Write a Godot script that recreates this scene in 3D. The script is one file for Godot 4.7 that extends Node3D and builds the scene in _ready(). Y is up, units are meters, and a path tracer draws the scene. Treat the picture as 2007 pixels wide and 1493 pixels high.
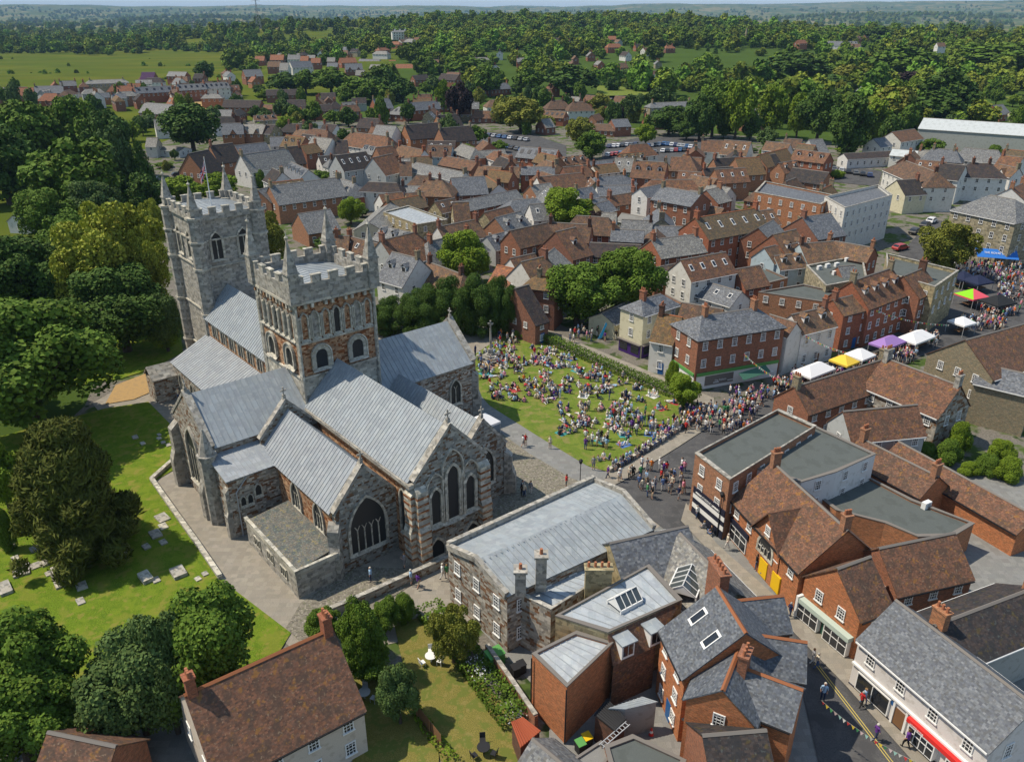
extends Node3D
# An English market town seen from the air: minster church, green full of picnickers, brick and tile streets.
const EYE := 50.0
const FOCAL := 1561.0
const PITCH := 24.75
var rng := RandomNumberGenerator.new()
var mats := {}
var taken := {}
var sp := 0.0
var cp := 0.0

# ---------- pixel ray to a point at a known height ----------
func at(px: float, py: float, h := 0.0) -> Vector3:
	var x := (px - 1003.5) / FOCAL
	var y := -(py - 746.5) / FOCAL
	var d := Vector3(x, y * cp - sp, -(cp + y * sp))
	return d * ((h - EYE) / d.y) + Vector3(0, EYE, 0)
func smooth(a: float, b: float, x: float) -> float:
	var k := clampf((x - a) / (b - a), 0.0, 1.0)
	return k * k * (3.0 - 2.0 * k)
func land(x: float, z: float) -> float:
	var d := -z
	return 19.0 * smooth(480, 1000, d) * smooth(-330, -80, x) * (1.0 - smooth(1200, 1900, d)) + 27.0 * smooth(1130, 1550, d) * (1.0 - smooth(1800, 2500, d)) * smooth(-720, -420, x) * (1.0 - smooth(260, 620, x))

# ---------- mesh collecting ----------
class MB:
	var v := PackedVector3Array()
	var n := PackedVector3Array()
	var t := PackedVector2Array()
	var c := PackedColorArray()
	var col := Color.WHITE
	func tri(a: Vector3, b: Vector3, d: Vector3) -> void:
		poly([a, b, d])
	func quad(a: Vector3, b: Vector3, d: Vector3, e: Vector3) -> void:
		poly([a, b, d, e])
	func poly(p: Array) -> void:   # convex, counter-clockwise seen from outside
		var nn: Vector3 = (p[1] - p[0]).cross(p[2] - p[0]).normalized()
		var u := Vector3(1, 0, 0)
		if absf(nn.y) < 0.97:
			u = Vector3.UP.cross(nn).normalized()
		var w := nn.cross(u)
		for i in range(1, p.size() - 1):
			for q in [p[0], p[i + 1], p[i]]:
				v.append(q); n.append(nn); c.append(col)
				t.append(Vector2(u.dot(q), -w.dot(q)))
	func box(lo: Vector3, hi: Vector3) -> void:
		var a := lo
		var b := hi
		quad(Vector3(a.x, a.y, b.z), Vector3(b.x, a.y, b.z), Vector3(b.x, b.y, b.z), Vector3(a.x, b.y, b.z))
		quad(Vector3(b.x, a.y, a.z), Vector3(a.x, a.y, a.z), Vector3(a.x, b.y, a.z), Vector3(b.x, b.y, a.z))
		quad(Vector3(b.x, a.y, b.z), Vector3(b.x, a.y, a.z), Vector3(b.x, b.y, a.z), Vector3(b.x, b.y, b.z))
		quad(Vector3(a.x, a.y, a.z), Vector3(a.x, a.y, b.z), Vector3(a.x, b.y, b.z), Vector3(a.x, b.y, a.z))
		quad(Vector3(a.x, b.y, b.z), Vector3(b.x, b.y, b.z), Vector3(b.x, b.y, a.z), Vector3(a.x, b.y, a.z))
		quad(Vector3(a.x, a.y, a.z), Vector3(b.x, a.y, a.z), Vector3(b.x, a.y, b.z), Vector3(a.x, a.y, b.z))
	func slab(p: Array, thick: float) -> void:   # sloped plate: p is the top face
		var nn: Vector3 = (p[1] - p[0]).cross(p[2] - p[0]).normalized()
		var q := []
		for x in p: q.append(x - nn * thick)
		poly(p)
		var r := q.duplicate(); r.reverse()
		poly(r)
		for i in p.size():
			var j := (i + 1) % p.size()
			quad(q[i], q[j], p[j], p[i])
	func prism(p: Array, y0: float, y1: float) -> void:   # ring of Vector2 (x, z); any order
		var a := 0.0
		for i in p.size():
			var j := (i + 1) % p.size()
			a += p[i].x * p[j].y - p[j].x * p[i].y
		var q := p.duplicate()
		if a > 0: q.reverse()
		for i in q.size():
			var j := (i + 1) % q.size()
			quad(Vector3(q[i].x, y0, q[i].y), Vector3(q[j].x, y0, q[j].y), Vector3(q[j].x, y1, q[j].y), Vector3(q[i].x, y1, q[i].y))
		flat(q, y1)
	func flat(p: Array, y: float) -> void:
		var pv := PackedVector2Array(p)
		var ix := Geometry2D.triangulate_polygon(pv)
		for k in range(0, ix.size(), 3):
			var a := Vector3(p[ix[k]].x, y, p[ix[k]].y)
			var b := Vector3(p[ix[k + 1]].x, y, p[ix[k + 1]].y)
			var d := Vector3(p[ix[k + 2]].x, y, p[ix[k + 2]].y)
			if (b - a).cross(d - a).y > 0: tri(a, b, d)
			else: tri(a, d, b)
	func tube(a: Vector3, b: Vector3, ra: float, rb: float, k := 6) -> void:
		var d := (b - a).normalized()
		var s := d.cross(Vector3(0.31, 0.2, 0.93)).normalized()
		var w := d.cross(s)
		for i in k:
			var f := TAU * i / k
			var g := TAU * (i + 1) / k
			var p := s * cos(f) + w * sin(f)
			var q := s * cos(g) + w * sin(g)
			quad(a + p * ra, a + q * ra, b + q * rb, b + p * rb)
		if rb > 0.02:
			var cap := []
			for i in k: cap.append(b + (s * cos(TAU * i / k) + w * sin(TAU * i / k)) * rb)
			poly(cap)
	func mesh(m: Material = null, colours := false) -> ArrayMesh:
		var ar := []
		ar.resize(Mesh.ARRAY_MAX)
		ar[Mesh.ARRAY_VERTEX] = v
		ar[Mesh.ARRAY_NORMAL] = n
		ar[Mesh.ARRAY_TEX_UV] = t
		if colours: ar[Mesh.ARRAY_COLOR] = c
		var o := ArrayMesh.new()
		o.add_surface_from_arrays(Mesh.PRIMITIVE_TRIANGLES, ar)
		if m: o.surface_set_material(0, m)
		return o

func numbered(called: String) -> String:
	if not taken.has(called):
		taken[called] = 0
		return called
	taken[called] += 1
	return "%s_%03d" % [called, taken[called]]
func obj(called: String, mb, m: Material, parent: Node = null, colours := false) -> MeshInstance3D:
	var o := MeshInstance3D.new()
	o.mesh = mb.mesh(m, colours) if mb is MB else mb
	if not (mb is MB) and m: o.material_override = m
	if parent:
		o.name = called
		parent.add_child(o, true)
	else:
		o.name = numbered(called)
		add_child(o)
	return o
func tag(o: Node, label: String, category: String, group := "", kind := "") -> Node:
	if label: o.set_meta("label", label)
	if category: o.set_meta("category", category)
	if group: o.set_meta("group", group)
	if kind: o.set_meta("kind", kind)
	return o
func thing(called: String, label: String, category: String, where := Vector3.ZERO, turn := 0.0, group := "") -> Node3D:
	var o := Node3D.new()
	o.name = numbered(called)
	add_child(o)
	o.position = where
	o.rotation.y = turn
	tag(o, label, category, group)
	return o
func copy(o: Node3D, called := "") -> Node3D:
	var r: Node3D = o.duplicate()
	r.name = numbered(called if called else String(o.get_meta("base")))
	add_child(r)
	return r

# ---------- textures ----------
func lin(r: float, g: float, b: float) -> Color:
	return Color(r, g, b).linear_to_srgb()
func noise_bytes(size: int, freq: float, seed_: int, octaves := 4) -> PackedByteArray:
	var f := FastNoiseLite.new()
	f.seed = seed_; f.frequency = freq; f.fractal_octaves = octaves
	var im := f.get_seamless_image(size, size)
	im.convert(Image.FORMAT_L8)
	return im.get_data()
func finish(im: Image, grain: float, seed_: int, stains: Array) -> ImageTexture:
	# grain and patches of matter (lichen, soot, dirt) with their own outline
	var s := im.get_width()
	im.convert(Image.FORMAT_RGB8)
	var d := im.get_data()
	var fine := noise_bytes(s, 0.25, seed_ + 5, 2)
	var sets := []
	for st in stains: sets.append([noise_bytes(s, st[0], seed_ + sets.size() * 7 + 11), st[1], st[2], st[3]])
	for i in s * s:
		var k := 1.0 + grain * (fine[i] / 127.5 - 1.0)
		var r: float = d[i * 3] * k
		var g: float = d[i * 3 + 1] * k
		var b: float = d[i * 3 + 2] * k
		for st in sets:
			var a: float = clampf((st[0][i] / 255.0 - st[1]) * 7.0, 0.0, 1.0) * st[3]
			if a > 0.0:
				var q: Color = st[2]
				r += (q.r * 255.0 - r) * a
				g += (q.g * 255.0 - g) * a
				b += (q.b * 255.0 - b) * a
		d[i * 3] = clampi(int(r), 0, 255)
		d[i * 3 + 1] = clampi(int(g), 0, 255)
		d[i * 3 + 2] = clampi(int(b), 0, 255)
	im = Image.create_from_data(s, s, false, Image.FORMAT_RGB8, d)
	im.generate_mipmaps()
	return ImageTexture.create_from_image(im)
func courses(s: int, ny: int, wmin: float, wmax: float, palette: Array, joint, seed_: int, grain: float, stains: Array, clump := 0.0, vary := 0.13) -> ImageTexture:
	# coursed pieces far below ten pixels each: tiles, slates, bricks, rubble
	rng.seed = seed_
	var im := Image.create(s, s, false, Image.FORMAT_RGB8)
	im.fill(joint if joint != null else palette[0])
	var fn := FastNoiseLite.new(); fn.seed = seed_; fn.frequency = 0.012
	var g := 1 if joint != null else 0
	for r in ny:
		var y0 := int(float(s) * r / ny)
		var y1 := int(float(s) * (r + 1) / ny)
		var x := rng.randf() * -wmax * s
		while x < s:
			var w := rng.randf_range(wmin, wmax) * s
			var i := rng.randi() % palette.size()
			if clump > 0.0:
				var q := fn.get_noise_2d(x * 0.5, y0 * 1.6) * 0.5 + 0.5 + rng.randf_range(-clump, clump)
				i = clampi(int(q * palette.size()), 0, palette.size() - 1)
			var cc: Color = palette[i]
			var k := rng.randf_range(1.0 - vary, 1.0 + vary)
			im.fill_rect(Rect2i(int(x), y0, int(x + w) - int(x) - g, y1 - y0 - g), Color(cc.r * k, cc.g * k, cc.b * k))
			x += w
	return finish(im, grain, seed_, stains)
func plain(s: int, c: Color, seed_: int, grain: float, stains: Array) -> ImageTexture:
	var im := Image.create(s, s, false, Image.FORMAT_RGB8)
	im.fill(c)
	return finish(im, grain, seed_, stains)
func mat(key: String, tex: Texture2D, metres: float, tint := Color.WHITE, rough := 0.9) -> StandardMaterial3D:
	var m := StandardMaterial3D.new()
	m.albedo_color = tint
	if tex:
		m.albedo_texture = tex
		m.uv1_scale = Vector3(1.0 / metres, 1.0 / metres, 1)
	m.roughness = rough
	m.metallic_specular = 0.35
	mats[key] = m
	return m
func tints(key: String, tex: Texture2D, metres: float, list: Array, rough := 0.9) -> void:
	for i in list.size(): mat(key + str(i), tex, metres, list[i], rough)
	mats[key + "#"] = list.size()
func pick(key: String) -> StandardMaterial3D:
	return mats[key + str(rng.randi() % int(mats[key + "#"]))]

func build_materials() -> void:
	var tile := courses(512, 72, 0.018, 0.022, [lin(.128, .074, .053), lin(.110, .068, .051), lin(.098, .063, .049), lin(.140, .080, .055), lin(.088, .061, .050)], null, 3, 0.12, [[0.012, 0.54, lin(.065, .050, .042), 0.75], [0.03, 0.62, lin(.145, .092, .066), 0.5], [0.05, 0.70, lin(.25, .22, .16), 0.55], [0.02, 0.70, lin(.26, .14, .03), 0.5]])
	var slate := courses(512, 42, 0.028, 0.036, [lin(.13, .135, .14), lin(.16, .165, .165), lin(.11, .115, .125), lin(.19, .19, .185)], null, 5, 0.10, [[0.02, 0.62, lin(.10, .095, .085), 0.6], [0.06, 0.7, lin(.30, .30, .28), 0.5]])
	var brick := courses(512, 66, 0.042, 0.046, [lin(.26, .096, .052), lin(.23, .088, .052), lin(.29, .112, .060), lin(.195, .082, .052)], lin(.29, .21, .15), 8, 0.08, [[0.015, 0.6, lin(.16, .085, .055), 0.55], [0.03, 0.66, lin(.31, .17, .11), 0.45]])
	var rubble := courses(1024, 48, 0.018, 0.06, [lin(.15, .075, .038), lin(.17, .09, .048), lin(.26, .215, .165), lin(.30, .275, .235), lin(.36, .335, .29), lin(.24, .225, .20), lin(.40, .37, .32), lin(.33, .30, .25)], lin(.30, .275, .24), 12, 0.14, [[0.015, 0.66, lin(.11, .10, .09), 0.55], [0.06, 0.74, lin(.42, .41, .36), 0.5]], 0.45)
	var ashlar := courses(512, 22, 0.06, 0.11, [lin(.33, .315, .28), lin(.37, .35, .31), lin(.29, .28, .255), lin(.34, .315, .27)], lin(.27, .255, .225), 15, 0.10, [[0.02, 0.58, lin(.14, .135, .12), 0.65], [0.05, 0.72, lin(.36, .30, .13), 0.45]])
	var lead := courses(512, 9, 0.055, 0.075, [lin(.33, .365, .395), lin(.345, .375, .40), lin(.32, .355, .385), lin(.355, .385, .405)], null, 21, 0.05, [[0.03, 0.62, lin(.42, .44, .44), 0.5], [0.012, 0.58, lin(.27, .29, .32), 0.5]], 0.0, 0.05)
	var stucco := plain(256, Color(.93, .93, .92), 31, 0.05, [[0.02, 0.64, Color(.80, .79, .76), 0.5]])
	var felt := plain(512, Color(.9, .9, .9), 33, 0.10, [[0.008, 0.55, Color(.80, .80, .79), 0.5], [0.03, 0.62, Color(.97, .97, .95), 0.4]])
	var pave := courses(512, 20, 0.045, 0.08, [lin(.25, .225, .185), lin(.262, .237, .195), lin(.242, .22, .183), lin(.255, .232, .195)], lin(.215, .195, .165), 37, 0.10, [[0.02, 0.62, lin(.205, .19, .16), 0.6]], 0.0, 0.05)
	var cobble := courses(512, 50, 0.016, 0.026, [lin(.20, .18, .145), lin(.24, .22, .175), lin(.16, .145, .12), lin(.22, .20, .17)], lin(.13, .125, .10), 39, 0.1, [[0.02, 0.62, lin(.13, .14, .08), 0.5]])
	var lawn := plain(512, lin(.116, .165, .028), 41, 0.32, [[0.012, 0.52, lin(.155, .195, .035), 0.7], [0.03, 0.6, lin(.088, .138, .024), 0.7], [0.009, 0.58, lin(.19, .185, .055), 0.6], [0.02, 0.63, lin(.22, .185, .075), 0.7], [0.06, 0.70, lin(.19, .17, .06), 0.5]])
	var dry := plain(512, lin(.165, .145, .04), 43, 0.28, [[0.015, 0.5, lin(.11, .135, .03), 0.8], [0.04, 0.62, lin(.22, .18, .065), 0.6]])
	var tar := plain(512, lin(.085, .085, .087), 45, 0.16, [[0.01, 0.58, lin(.065, .065, .067), 0.8], [0.03, 0.66, lin(.11, .108, .105), 0.6]])
	var sand := plain(512, lin(.36, .24, .11), 47, 0.16, [[0.02, 0.58, lin(.28, .20, .11), 0.6]])
	var yard := plain(1024, lin(.15, .14, .12), 49, 0.2, [[0.010, 0.53, lin(.06, .095, .022), 0.95], [0.03, 0.62, lin(.19, .175, .15), 0.7], [0.02, 0.68, lin(.03, .05, .016), 0.9]])
	tints("t", tile, 11, [Color(1.1, 1.05, 1.0), Color(1.15, 1.07, 1.0), Color(1.0, 1.0, .98), Color(1.13, 1.12, 1.06)])
	tints("T", tile, 9, [Color(1.1, 1.03, .98), Color(1.05, 1.01, .98)])
	tints("o", tile, 7, [Color(1.42, 1.22, 1.1), Color(1.34, 1.15, 1.05)])
	tints("d", tile, 11, [Color(.72, .80, .90), Color(.66, .76, .86)])
	tints("v", tile, 7, [Color(.8, .7, 1.2)])
	tints("L", tile, 7, [Color(1.1, 1.12, .98), Color(1.0, 1.08, 1.02)])
	tints("s", slate, 8, [Color(1, 1, 1), Color(.90, .92, .96), Color(1.1, 1.08, 1.04)], 0.65)
	tints("S", slate, 6, [Color(.84, .87, .92)], 0.6)
	tints("f", felt, 9, [lin(.115, .13, .125)])
	tints("g", felt, 9, [lin(.25, .245, .23)])
	tints("G", felt, 9, [lin(.58, .62, .63)], 0.6)
	tints("l", lead, 9, [Color(1, 1, 1), Color(1.04, 1.03, 1.02)], 0.55)
	tints("wr", brick, 5, [Color(1, 1, 1), Color(.92, .95, 1.0), Color(1.05, .98, .95)])
	tints("wo", brick, 5, [Color(1.14, 1.16, 1.08), Color(1.08, 1.14, 1.12)])
	tints("wO", brick, 5, [Color(1.2, 1.14, 1.0)])
	tints("wB", brick, 5, [Color(.95, 1.25, 1.3)])
	tints("wd", brick, 5, [Color(.7, .75, .8)])
	tints("ww", stucco, 6, [lin(.74, .74, .72), lin(.70, .69, .66), lin(.76, .75, .74)])
	tints("wk0", stucco, 6, [lin(.70, .67, .66)])
	tints("wk1", stucco, 6, [lin(.64, .56, .48)])
	tints("wc", stucco, 6, [lin(.66, .62, .46)])
	tints("wk", stucco, 6, [lin(.74, .75, .76)])
	tints("wg", stucco, 6, [lin(.38, .40, .39), lin(.45, .47, .48)])
	tints("wb", stucco, 6, [lin(.46, .56, .62)])
	tints("wy", ashlar, 8, [Color(1.0, .95, .80), Color(.95, .92, .82)])
	tints("wq", rubble, 13, [Color(1.0, 1.0, 1.0)])
	mat("rubble", rubble, 10)
	mat("brown_rubble", rubble, 10, Color(1.08, .90, .76))
	mat("ashlar", ashlar, 8)
	mat("pale", ashlar, 8, Color(1.12, 1.12, 1.1))
	mat("lead", lead, 9, Color(.91, .915, .915), 0.55)
	mat("warm_lead", lead, 9, Color(.91, .905, .905), 0.6)
	mat("grey_rubble", rubble, 10, Color(.92, .95, .97))
	mat("moss_tile", tile, 7, Color(1.05, 1.28, 1.38))
	mat("pave", pave, 12); mat("flag", pave, 12, Color(.9, .94, 1.0)); mat("cobble", cobble, 8); mat("lawn", lawn, 16); mat("churchyard", lawn, 17, Color(.97, 1.0, .8)); mat("dry", dry, 13)
	mat("tar", tar, 20); mat("sand", sand, 9); mat("yard", yard, 70)
	mat("yellow_line", null, 1, lin(.5, .40, .10)); mat("kerb", null, 1, lin(.30, .29, .27))
	mat("white", null, 1, lin(.72, .72, .70), 0.6)
	mat("glass", null, 1, lin(.018, .021, .026), 0.12)
	mats["glass"].metallic_specular = 0.6
	mat("leaded", null, 1, lin(.030, .032, .034), 0.35)
	mat("ridge", null, 1, lin(.26, .10, .045))
	mat("grey_ridge", null, 1, lin(.17, .155, .14))
	mat("pot", null, 1, lin(.34, .135, .07))
	mat("solar", null, 1, lin(.012, .014, .022), 0.45)
	mat("wood", null, 1, lin(.18, .095, .045)); mat("dark", null, 1, lin(.02, .02, .022), 0.6); mat("navy", null, 1, lin(.016, .018, .035), 0.5)
	mat("metal", null, 1, lin(.35, .36, .37), 0.4)
	mat("bark", null, 1, lin(.07, .055, .042))
	mat("yellow_board", null, 1, lin(.72, .45, .01), 0.6); mat("red", null, 1, lin(.62, .03, .025), 0.5); mat("green_paint", null, 1, lin(.10, .30, .08), 0.5); mat("blue_paint", null, 1, lin(.02, .10, .28), 0.5); mat("purple", null, 1, lin(.05, .02, .13), 0.5); mat("awning_green", null, 1, lin(.05, .14, .10)); mat("awning_blue", null, 1, lin(.03, .16, .52)); mat("lime", null, 1, lin(.22, .55, .02)); mat("sky_banner", null, 1, lin(.04, .38, .70)); mat("pale_green", null, 1, lin(.42, .50, .44)); mat("vert", null, 1, Color.WHITE)
	mats["vert"].vertex_color_use_as_albedo = true
	for k in ["lawn", "churchyard", "dry", "sand", "yard", "tar", "cobble"]: mats[k].metallic_specular = .1

# ---------- land ----------
func sheet(called: String, pts: Array, y: float, m: Material, world := false) -> MeshInstance3D:
	var ring := []
	for i in range(0, pts.size(), 2):
		if world: ring.append(Vector2(pts[i], pts[i + 1]))
		else:
			var p := at(pts[i], pts[i + 1], y)
			ring.append(Vector2(p.x, p.z))
	var mb := MB.new()
	mb.flat(ring, y)
	var o := obj(called, mb, m)
	tag(o, "", "", "", "structure")
	return o
func far_rise(x: float, z: float, fn: FastNoiseLite) -> float:
	var d := Vector2(x, z).length()
	var side := smooth(-0.1, 0.75, x / maxf(d, 1.0))
	var h := smooth(5500, 12500, d) * (135.0 + 70.0 * side + 60.0 * fn.get_noise_2d(x * 0.3, z * 0.3))
	# two wooded knolls
	for k in [[100.0, -4000.0, 130.0, 34.0], [450.0, -4200.0, 235.0, 40.0], [-1700.0, -5200.0, 700.0, 26.0], [2300.0, -5200.0, 900.0, 40.0]]:
		var q := Vector2((x - k[0]) / k[2], (z - k[1]) / 350.0).length()
		h += k[3] * (1.0 - smooth(0.35, 1.25, q))
	return h
func build_land() -> void:
	var fn := FastNoiseLite.new(); fn.seed = 4; fn.frequency = 0.0012
	# ground cover: meadows, hayfields, crops and woods as patches of colour over sixteen kilometres
	var cell := FastNoiseLite.new(); cell.seed = 9; cell.noise_type = FastNoiseLite.TYPE_CELLULAR; cell.frequency = 0.0034; cell.cellular_return_type = FastNoiseLite.RETURN_CELL_VALUE; cell.cellular_jitter = 0.9
	var grainy := FastNoiseLite.new(); grainy.seed = 2; grainy.frequency = 0.02
	var pal := [lin(.055, .09, .02), lin(.070, .098, .015), lin(.13, .145, .045), lin(.06, .10, .03), lin(.24, .21, .09), lin(.085, .125, .035), lin(.16, .17, .07), lin(.05, .085, .03)]
	var S := 1024
	var data := PackedByteArray(); data.resize(S * S * 3)
	for j in S:
		for i in S:
			var x := (float(i) / S - 0.5) * 16000.0
			var z := (float(j) / S) * -16000.0 + 1000.0
			var cc: Color
			if z > -1500.0 and x < 700.0: cc = pal[1] if x < -140 else pal[0]
			else: cc = pal[clampi(int((cell.get_noise_2d(x, z * 0.55) * 0.5 + 0.5) * 8.0), 0, 7)]
			if x < -120 and z > -1500: cc = cc.lerp(lin(.105, .115, .018), clampf(grainy.get_noise_2d(x * 0.25, z) * 1.4 + 0.4, 0, 1))
			var k := (1.0 + 0.12 * grainy.get_noise_2d(x, z)) * (1.0 if z > -1500.0 else .9)
			var o := (j * S + i) * 3
			data[o] = clampi(int(cc.r * k * 255), 0, 255)
			data[o + 1] = clampi(int(cc.g * k * 255), 0, 255)
			data[o + 2] = clampi(int(cc.b * k * 255), 0, 255)
	var im := Image.create_from_data(S, S, false, Image.FORMAT_RGB8, data)
	var m := StandardMaterial3D.new()
	m.albedo_texture = ImageTexture.create_from_image(im); m.roughness = 1.0; m.metallic_specular = .05
	var xs := []
	var zs := []
	for i in 121:
		var u := (i - 60) / 60.0
		xs.append(signf(u) * (absf(u) * 900.0 + pow(absf(u), 4.0) * 15500.0))
	for i in 121:
		var u := i / 120.0
		zs.append(300.0 - u * 1900.0 - pow(u, 4.0) * 16500.0)
	var ar := []; ar.resize(Mesh.ARRAY_MAX)
	var V := PackedVector3Array(); var T := PackedVector2Array(); var N := PackedVector3Array(); var I := PackedInt32Array()
	var hh := func(x, z): return land(x, z) + far_rise(x, z, fn)
	for z in zs:
		for x in xs:
			V.append(Vector3(x, hh.call(x, z), z))
			T.append(Vector2(x / 16000.0 + 0.5, -(z - 1000.0) / 16000.0))
			var e := maxf(4.0, absf(z) * 0.02)
			N.append(Vector3(hh.call(x - e, z) - hh.call(x + e, z), 2.0 * e, hh.call(x, z - e) - hh.call(x, z + e)).normalized())
	for j in 120:
		for i in 120:
			var a := j * 121 + i
			I.append_array([a, a + 1, a + 121, a + 1, a + 122, a + 121])
	for k in range(0, I.size(), 3):
		var t0 := I[k + 1]; I[k + 1] = I[k + 2]; I[k + 2] = t0
	for k in range(0, I.size(), 3):
		var q := (V[I[k + 1]] - V[I[k]]).cross(V[I[k + 2]] - V[I[k]])
		if q.y > 0:
			var t1 := I[k + 1]; I[k + 1] = I[k + 2]; I[k + 2] = t1
	ar[Mesh.ARRAY_VERTEX] = V; ar[Mesh.ARRAY_NORMAL] = N; ar[Mesh.ARRAY_TEX_UV] = T; ar[Mesh.ARRAY_INDEX] = I
	var am := ArrayMesh.new(); am.add_surface_from_arrays(Mesh.PRIMITIVE_TRIANGLES, ar); am.surface_set_material(0, m)
	var g := obj("terrain", am, null)
	tag(g, "", "", "", "structure")
	# town floor and what lies on it, each sheet a little above the one below
	sheet("town_ground", [-60, -12, 110, -12, 210, -180, 180, -330, 20, -420, -150, -430, -150, -260, -75, -150, -60, -100], 0.05, mats.yard, true)
	sheet("church_pavement", [180, 790, 355, 690, 420, 640, 760, 620, 940, 640, 1060, 640, 1400, 780, 1400, 960, 1250, 1060, 900, 1230, 600, 1300, 440, 1140, 290, 930], 0.10, mats.pave)
	sheet("yard_paving", [3, -47, -4, -57, 12, -66, 20, -77, 45, -92, 85, -60, 55, -22, 2, -28], 0.08, mats.flag, true)
	sheet("street", [1168, 952, 1215, 922, 1300, 872, 1400, 815, 1560, 745, 1720, 672, 1900, 560, 1760, 500, 1830, 430, 1890, 440, 2100, 520, 2100, 640, 1960, 645, 1800, 700, 1640, 800, 1480, 850, 1380, 915, 1345, 1000, 1360, 1060, 1540, 1215, 1660, 1338, 1800, 1500, 1620, 1560, 1560, 1300, 1400, 1110, 1280, 1020], 0.14, mats.tar)
	sheet("shop_pavement", [1345, 985, 1405, 1065, 1500, 1150, 1548, 1195, 1580, 1185, 1670, 1290, 1960, 1520, 1815, 1520, 1660, 1345, 1540, 1222, 1395, 1085, 1335, 1020], 0.26, mats.pave)
	var ya := at(1603, 1300, .15); var yb := at(1757, 1500, .15)
	var yu := (yb - ya).normalized().cross(Vector3.UP)
	for k in 2:
		var c0 := yu * (k * .22); var c1 := yu * (k * .22 + .07)
		sheet("road_marking", [ya.x + c0.x, ya.z + c0.z, ya.x + c1.x, ya.z + c1.z, yb.x + c1.x, yb.z + c1.z, yb.x + c0.x, yb.z + c0.z], 0.15, mats.yellow_line, true)
	sheet("side_pavement", [1185, 938, 1250, 900, 1330, 855, 1400, 808, 1480, 770, 1500, 785, 1405, 826, 1330, 875, 1225, 940, 1180, 962], 0.24, mats.pave)
	sheet("church_path", [918, 815, 938, 772, 1160, 918, 1194, 926, 1172, 955, 1120, 937, 1035, 887, 985, 850], 0.16, mats.sand if false else mats.flag)
	sheet("cobbled_yard", [985, 850, 1035, 887, 1120, 937, 1172, 955, 1140, 985, 1010, 1060, 930, 1075, 985, 960], 0.16, mats.cobble)
	sheet("cobbled_yard", [590, 1180, 700, 1110, 820, 1115, 860, 1110, 700, 1215, 620, 1290, 560, 1230], 0.16, mats.cobble)
	sheet("green_lawn", [922, 700, 985, 658, 1030, 652, 1120, 690, 1210, 728, 1300, 768, 1388, 797, 1330, 838, 1262, 882, 1192, 924, 1150, 912, 1060, 858, 960, 795, 936, 768], 0.18, mats.lawn)
	sheet("churchyard_lawn", [-260, 930, -20, 860, 205, 800, 290, 787, 352, 850, 366, 905, 298, 945, 345, 1010, 432, 1135, 570, 1240, 520, 1320, 360, 1390, -260, 1460], 0.18, mats.churchyard)
	sheet("churchyard_lawn", [120, 760, 235, 742, 300, 722, 358, 690, 352, 640, 260, 620, 100, 660], 0.18, mats.churchyard)
	sheet("gravel_path", [205, 792, 226, 754, 300, 726, 362, 692, 376, 704, 350, 745, 322, 756, 300, 766, 262, 782], 0.20, mats.sand)
	sheet("garden_lawn", [772, 1222, 830, 1208, 905, 1290, 1030, 1425, 1030, 1560, 880, 1560, 852, 1440, 800, 1350], 0.18, mats.dry)
	sheet("garden_lawn", [690, 1315, 775, 1315, 860, 1445, 860, 1560, 690, 1560], 0.18, mats.dry)
	sheet("terrace_paving", [150, 1455, 370, 1365, 420, 1500, 200, 1560], 0.20, mats.flag)
	sheet("memorial_path", [938, 712, 955, 698, 985, 700, 990, 712, 965, 722], 0.22, mats.sand)
	sheet("car_park", [930, 258, 1040, 262, 1110, 285, 1110, 330, 1000, 330, 930, 290], 0.16, mats.tar)
	sheet("car_park", [1180, 285, 1260, 268, 1400, 268, 1390, 308, 1300, 325, 1180, 325], 0.16, mats.tar)
	sheet("car_park", [1610, 320, 1730, 335, 1720, 365, 1620, 355], 0.16, mats.tar)
	sheet("estate_road", [300, 215, 420, 190, 470, 150, 500, 128, 520, 132, 500, 160, 470, 195, 430, 225, 330, 235], 0.3, mats.sand)
	sheet("estate_road", [0, 178, 160, 172, 300, 168, 440, 160, 445, 172, 300, 182, 160, 190, 0, 196], 0.3, mats.tar)
	sheet("playing_field", [1890, 150, 2100, 152, 2100, 200, 1900, 190], 1.0, mats.lawn)
	sheet("park_lawn", [1170, 168, 1290, 165, 1290, 185, 1170, 188], 4.0, mats.lawn)

# ---------- houses ----------
var win_meshes := {}
func window_mesh(w: float, h: float, bars: int) -> Array:
	var key := "%d_%d_%d" % [int(w * 20), int(h * 20), bars]
	if win_meshes.has(key): return win_meshes[key]
	var f := MB.new()
	var t := 0.09
	f.box(Vector3(-w / 2, 0, 0.0), Vector3(-w / 2 + t, h, .07)); f.box(Vector3(w / 2 - t, 0, 0.0), Vector3(w / 2, h, .07))
	f.box(Vector3(-w / 2 + t, h - t, 0.0), Vector3(w / 2 - t, h, .07)); f.box(Vector3(-w / 2 - .06, -.1, 0.0), Vector3(w / 2 + .06, 0, .14))
	f.box(Vector3(-w / 2 + t, h * .5 - .03, 0.0), Vector3(w / 2 - t, h * .5 + .03, .05))
	for i in bars:
		var x := -w / 2 + w * (i + 1) / (bars + 1)
		f.box(Vector3(x - .022, 0, 0.0), Vector3(x + .022, h - t, .045))
	if bars > 1:
		for k in [.25, .75]: f.box(Vector3(-w / 2 + t, h * k - .02, 0.0), Vector3(w / 2 - t, h * k + .02, .044))
	var p := MB.new()
	p.box(Vector3(-w / 2 + .04, .01, 0.0), Vector3(w / 2 - .04, h - .04, .025))
	win_meshes[key] = [f.mesh(mats.white), p.mesh(mats.glass)]
	return win_meshes[key]
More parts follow.
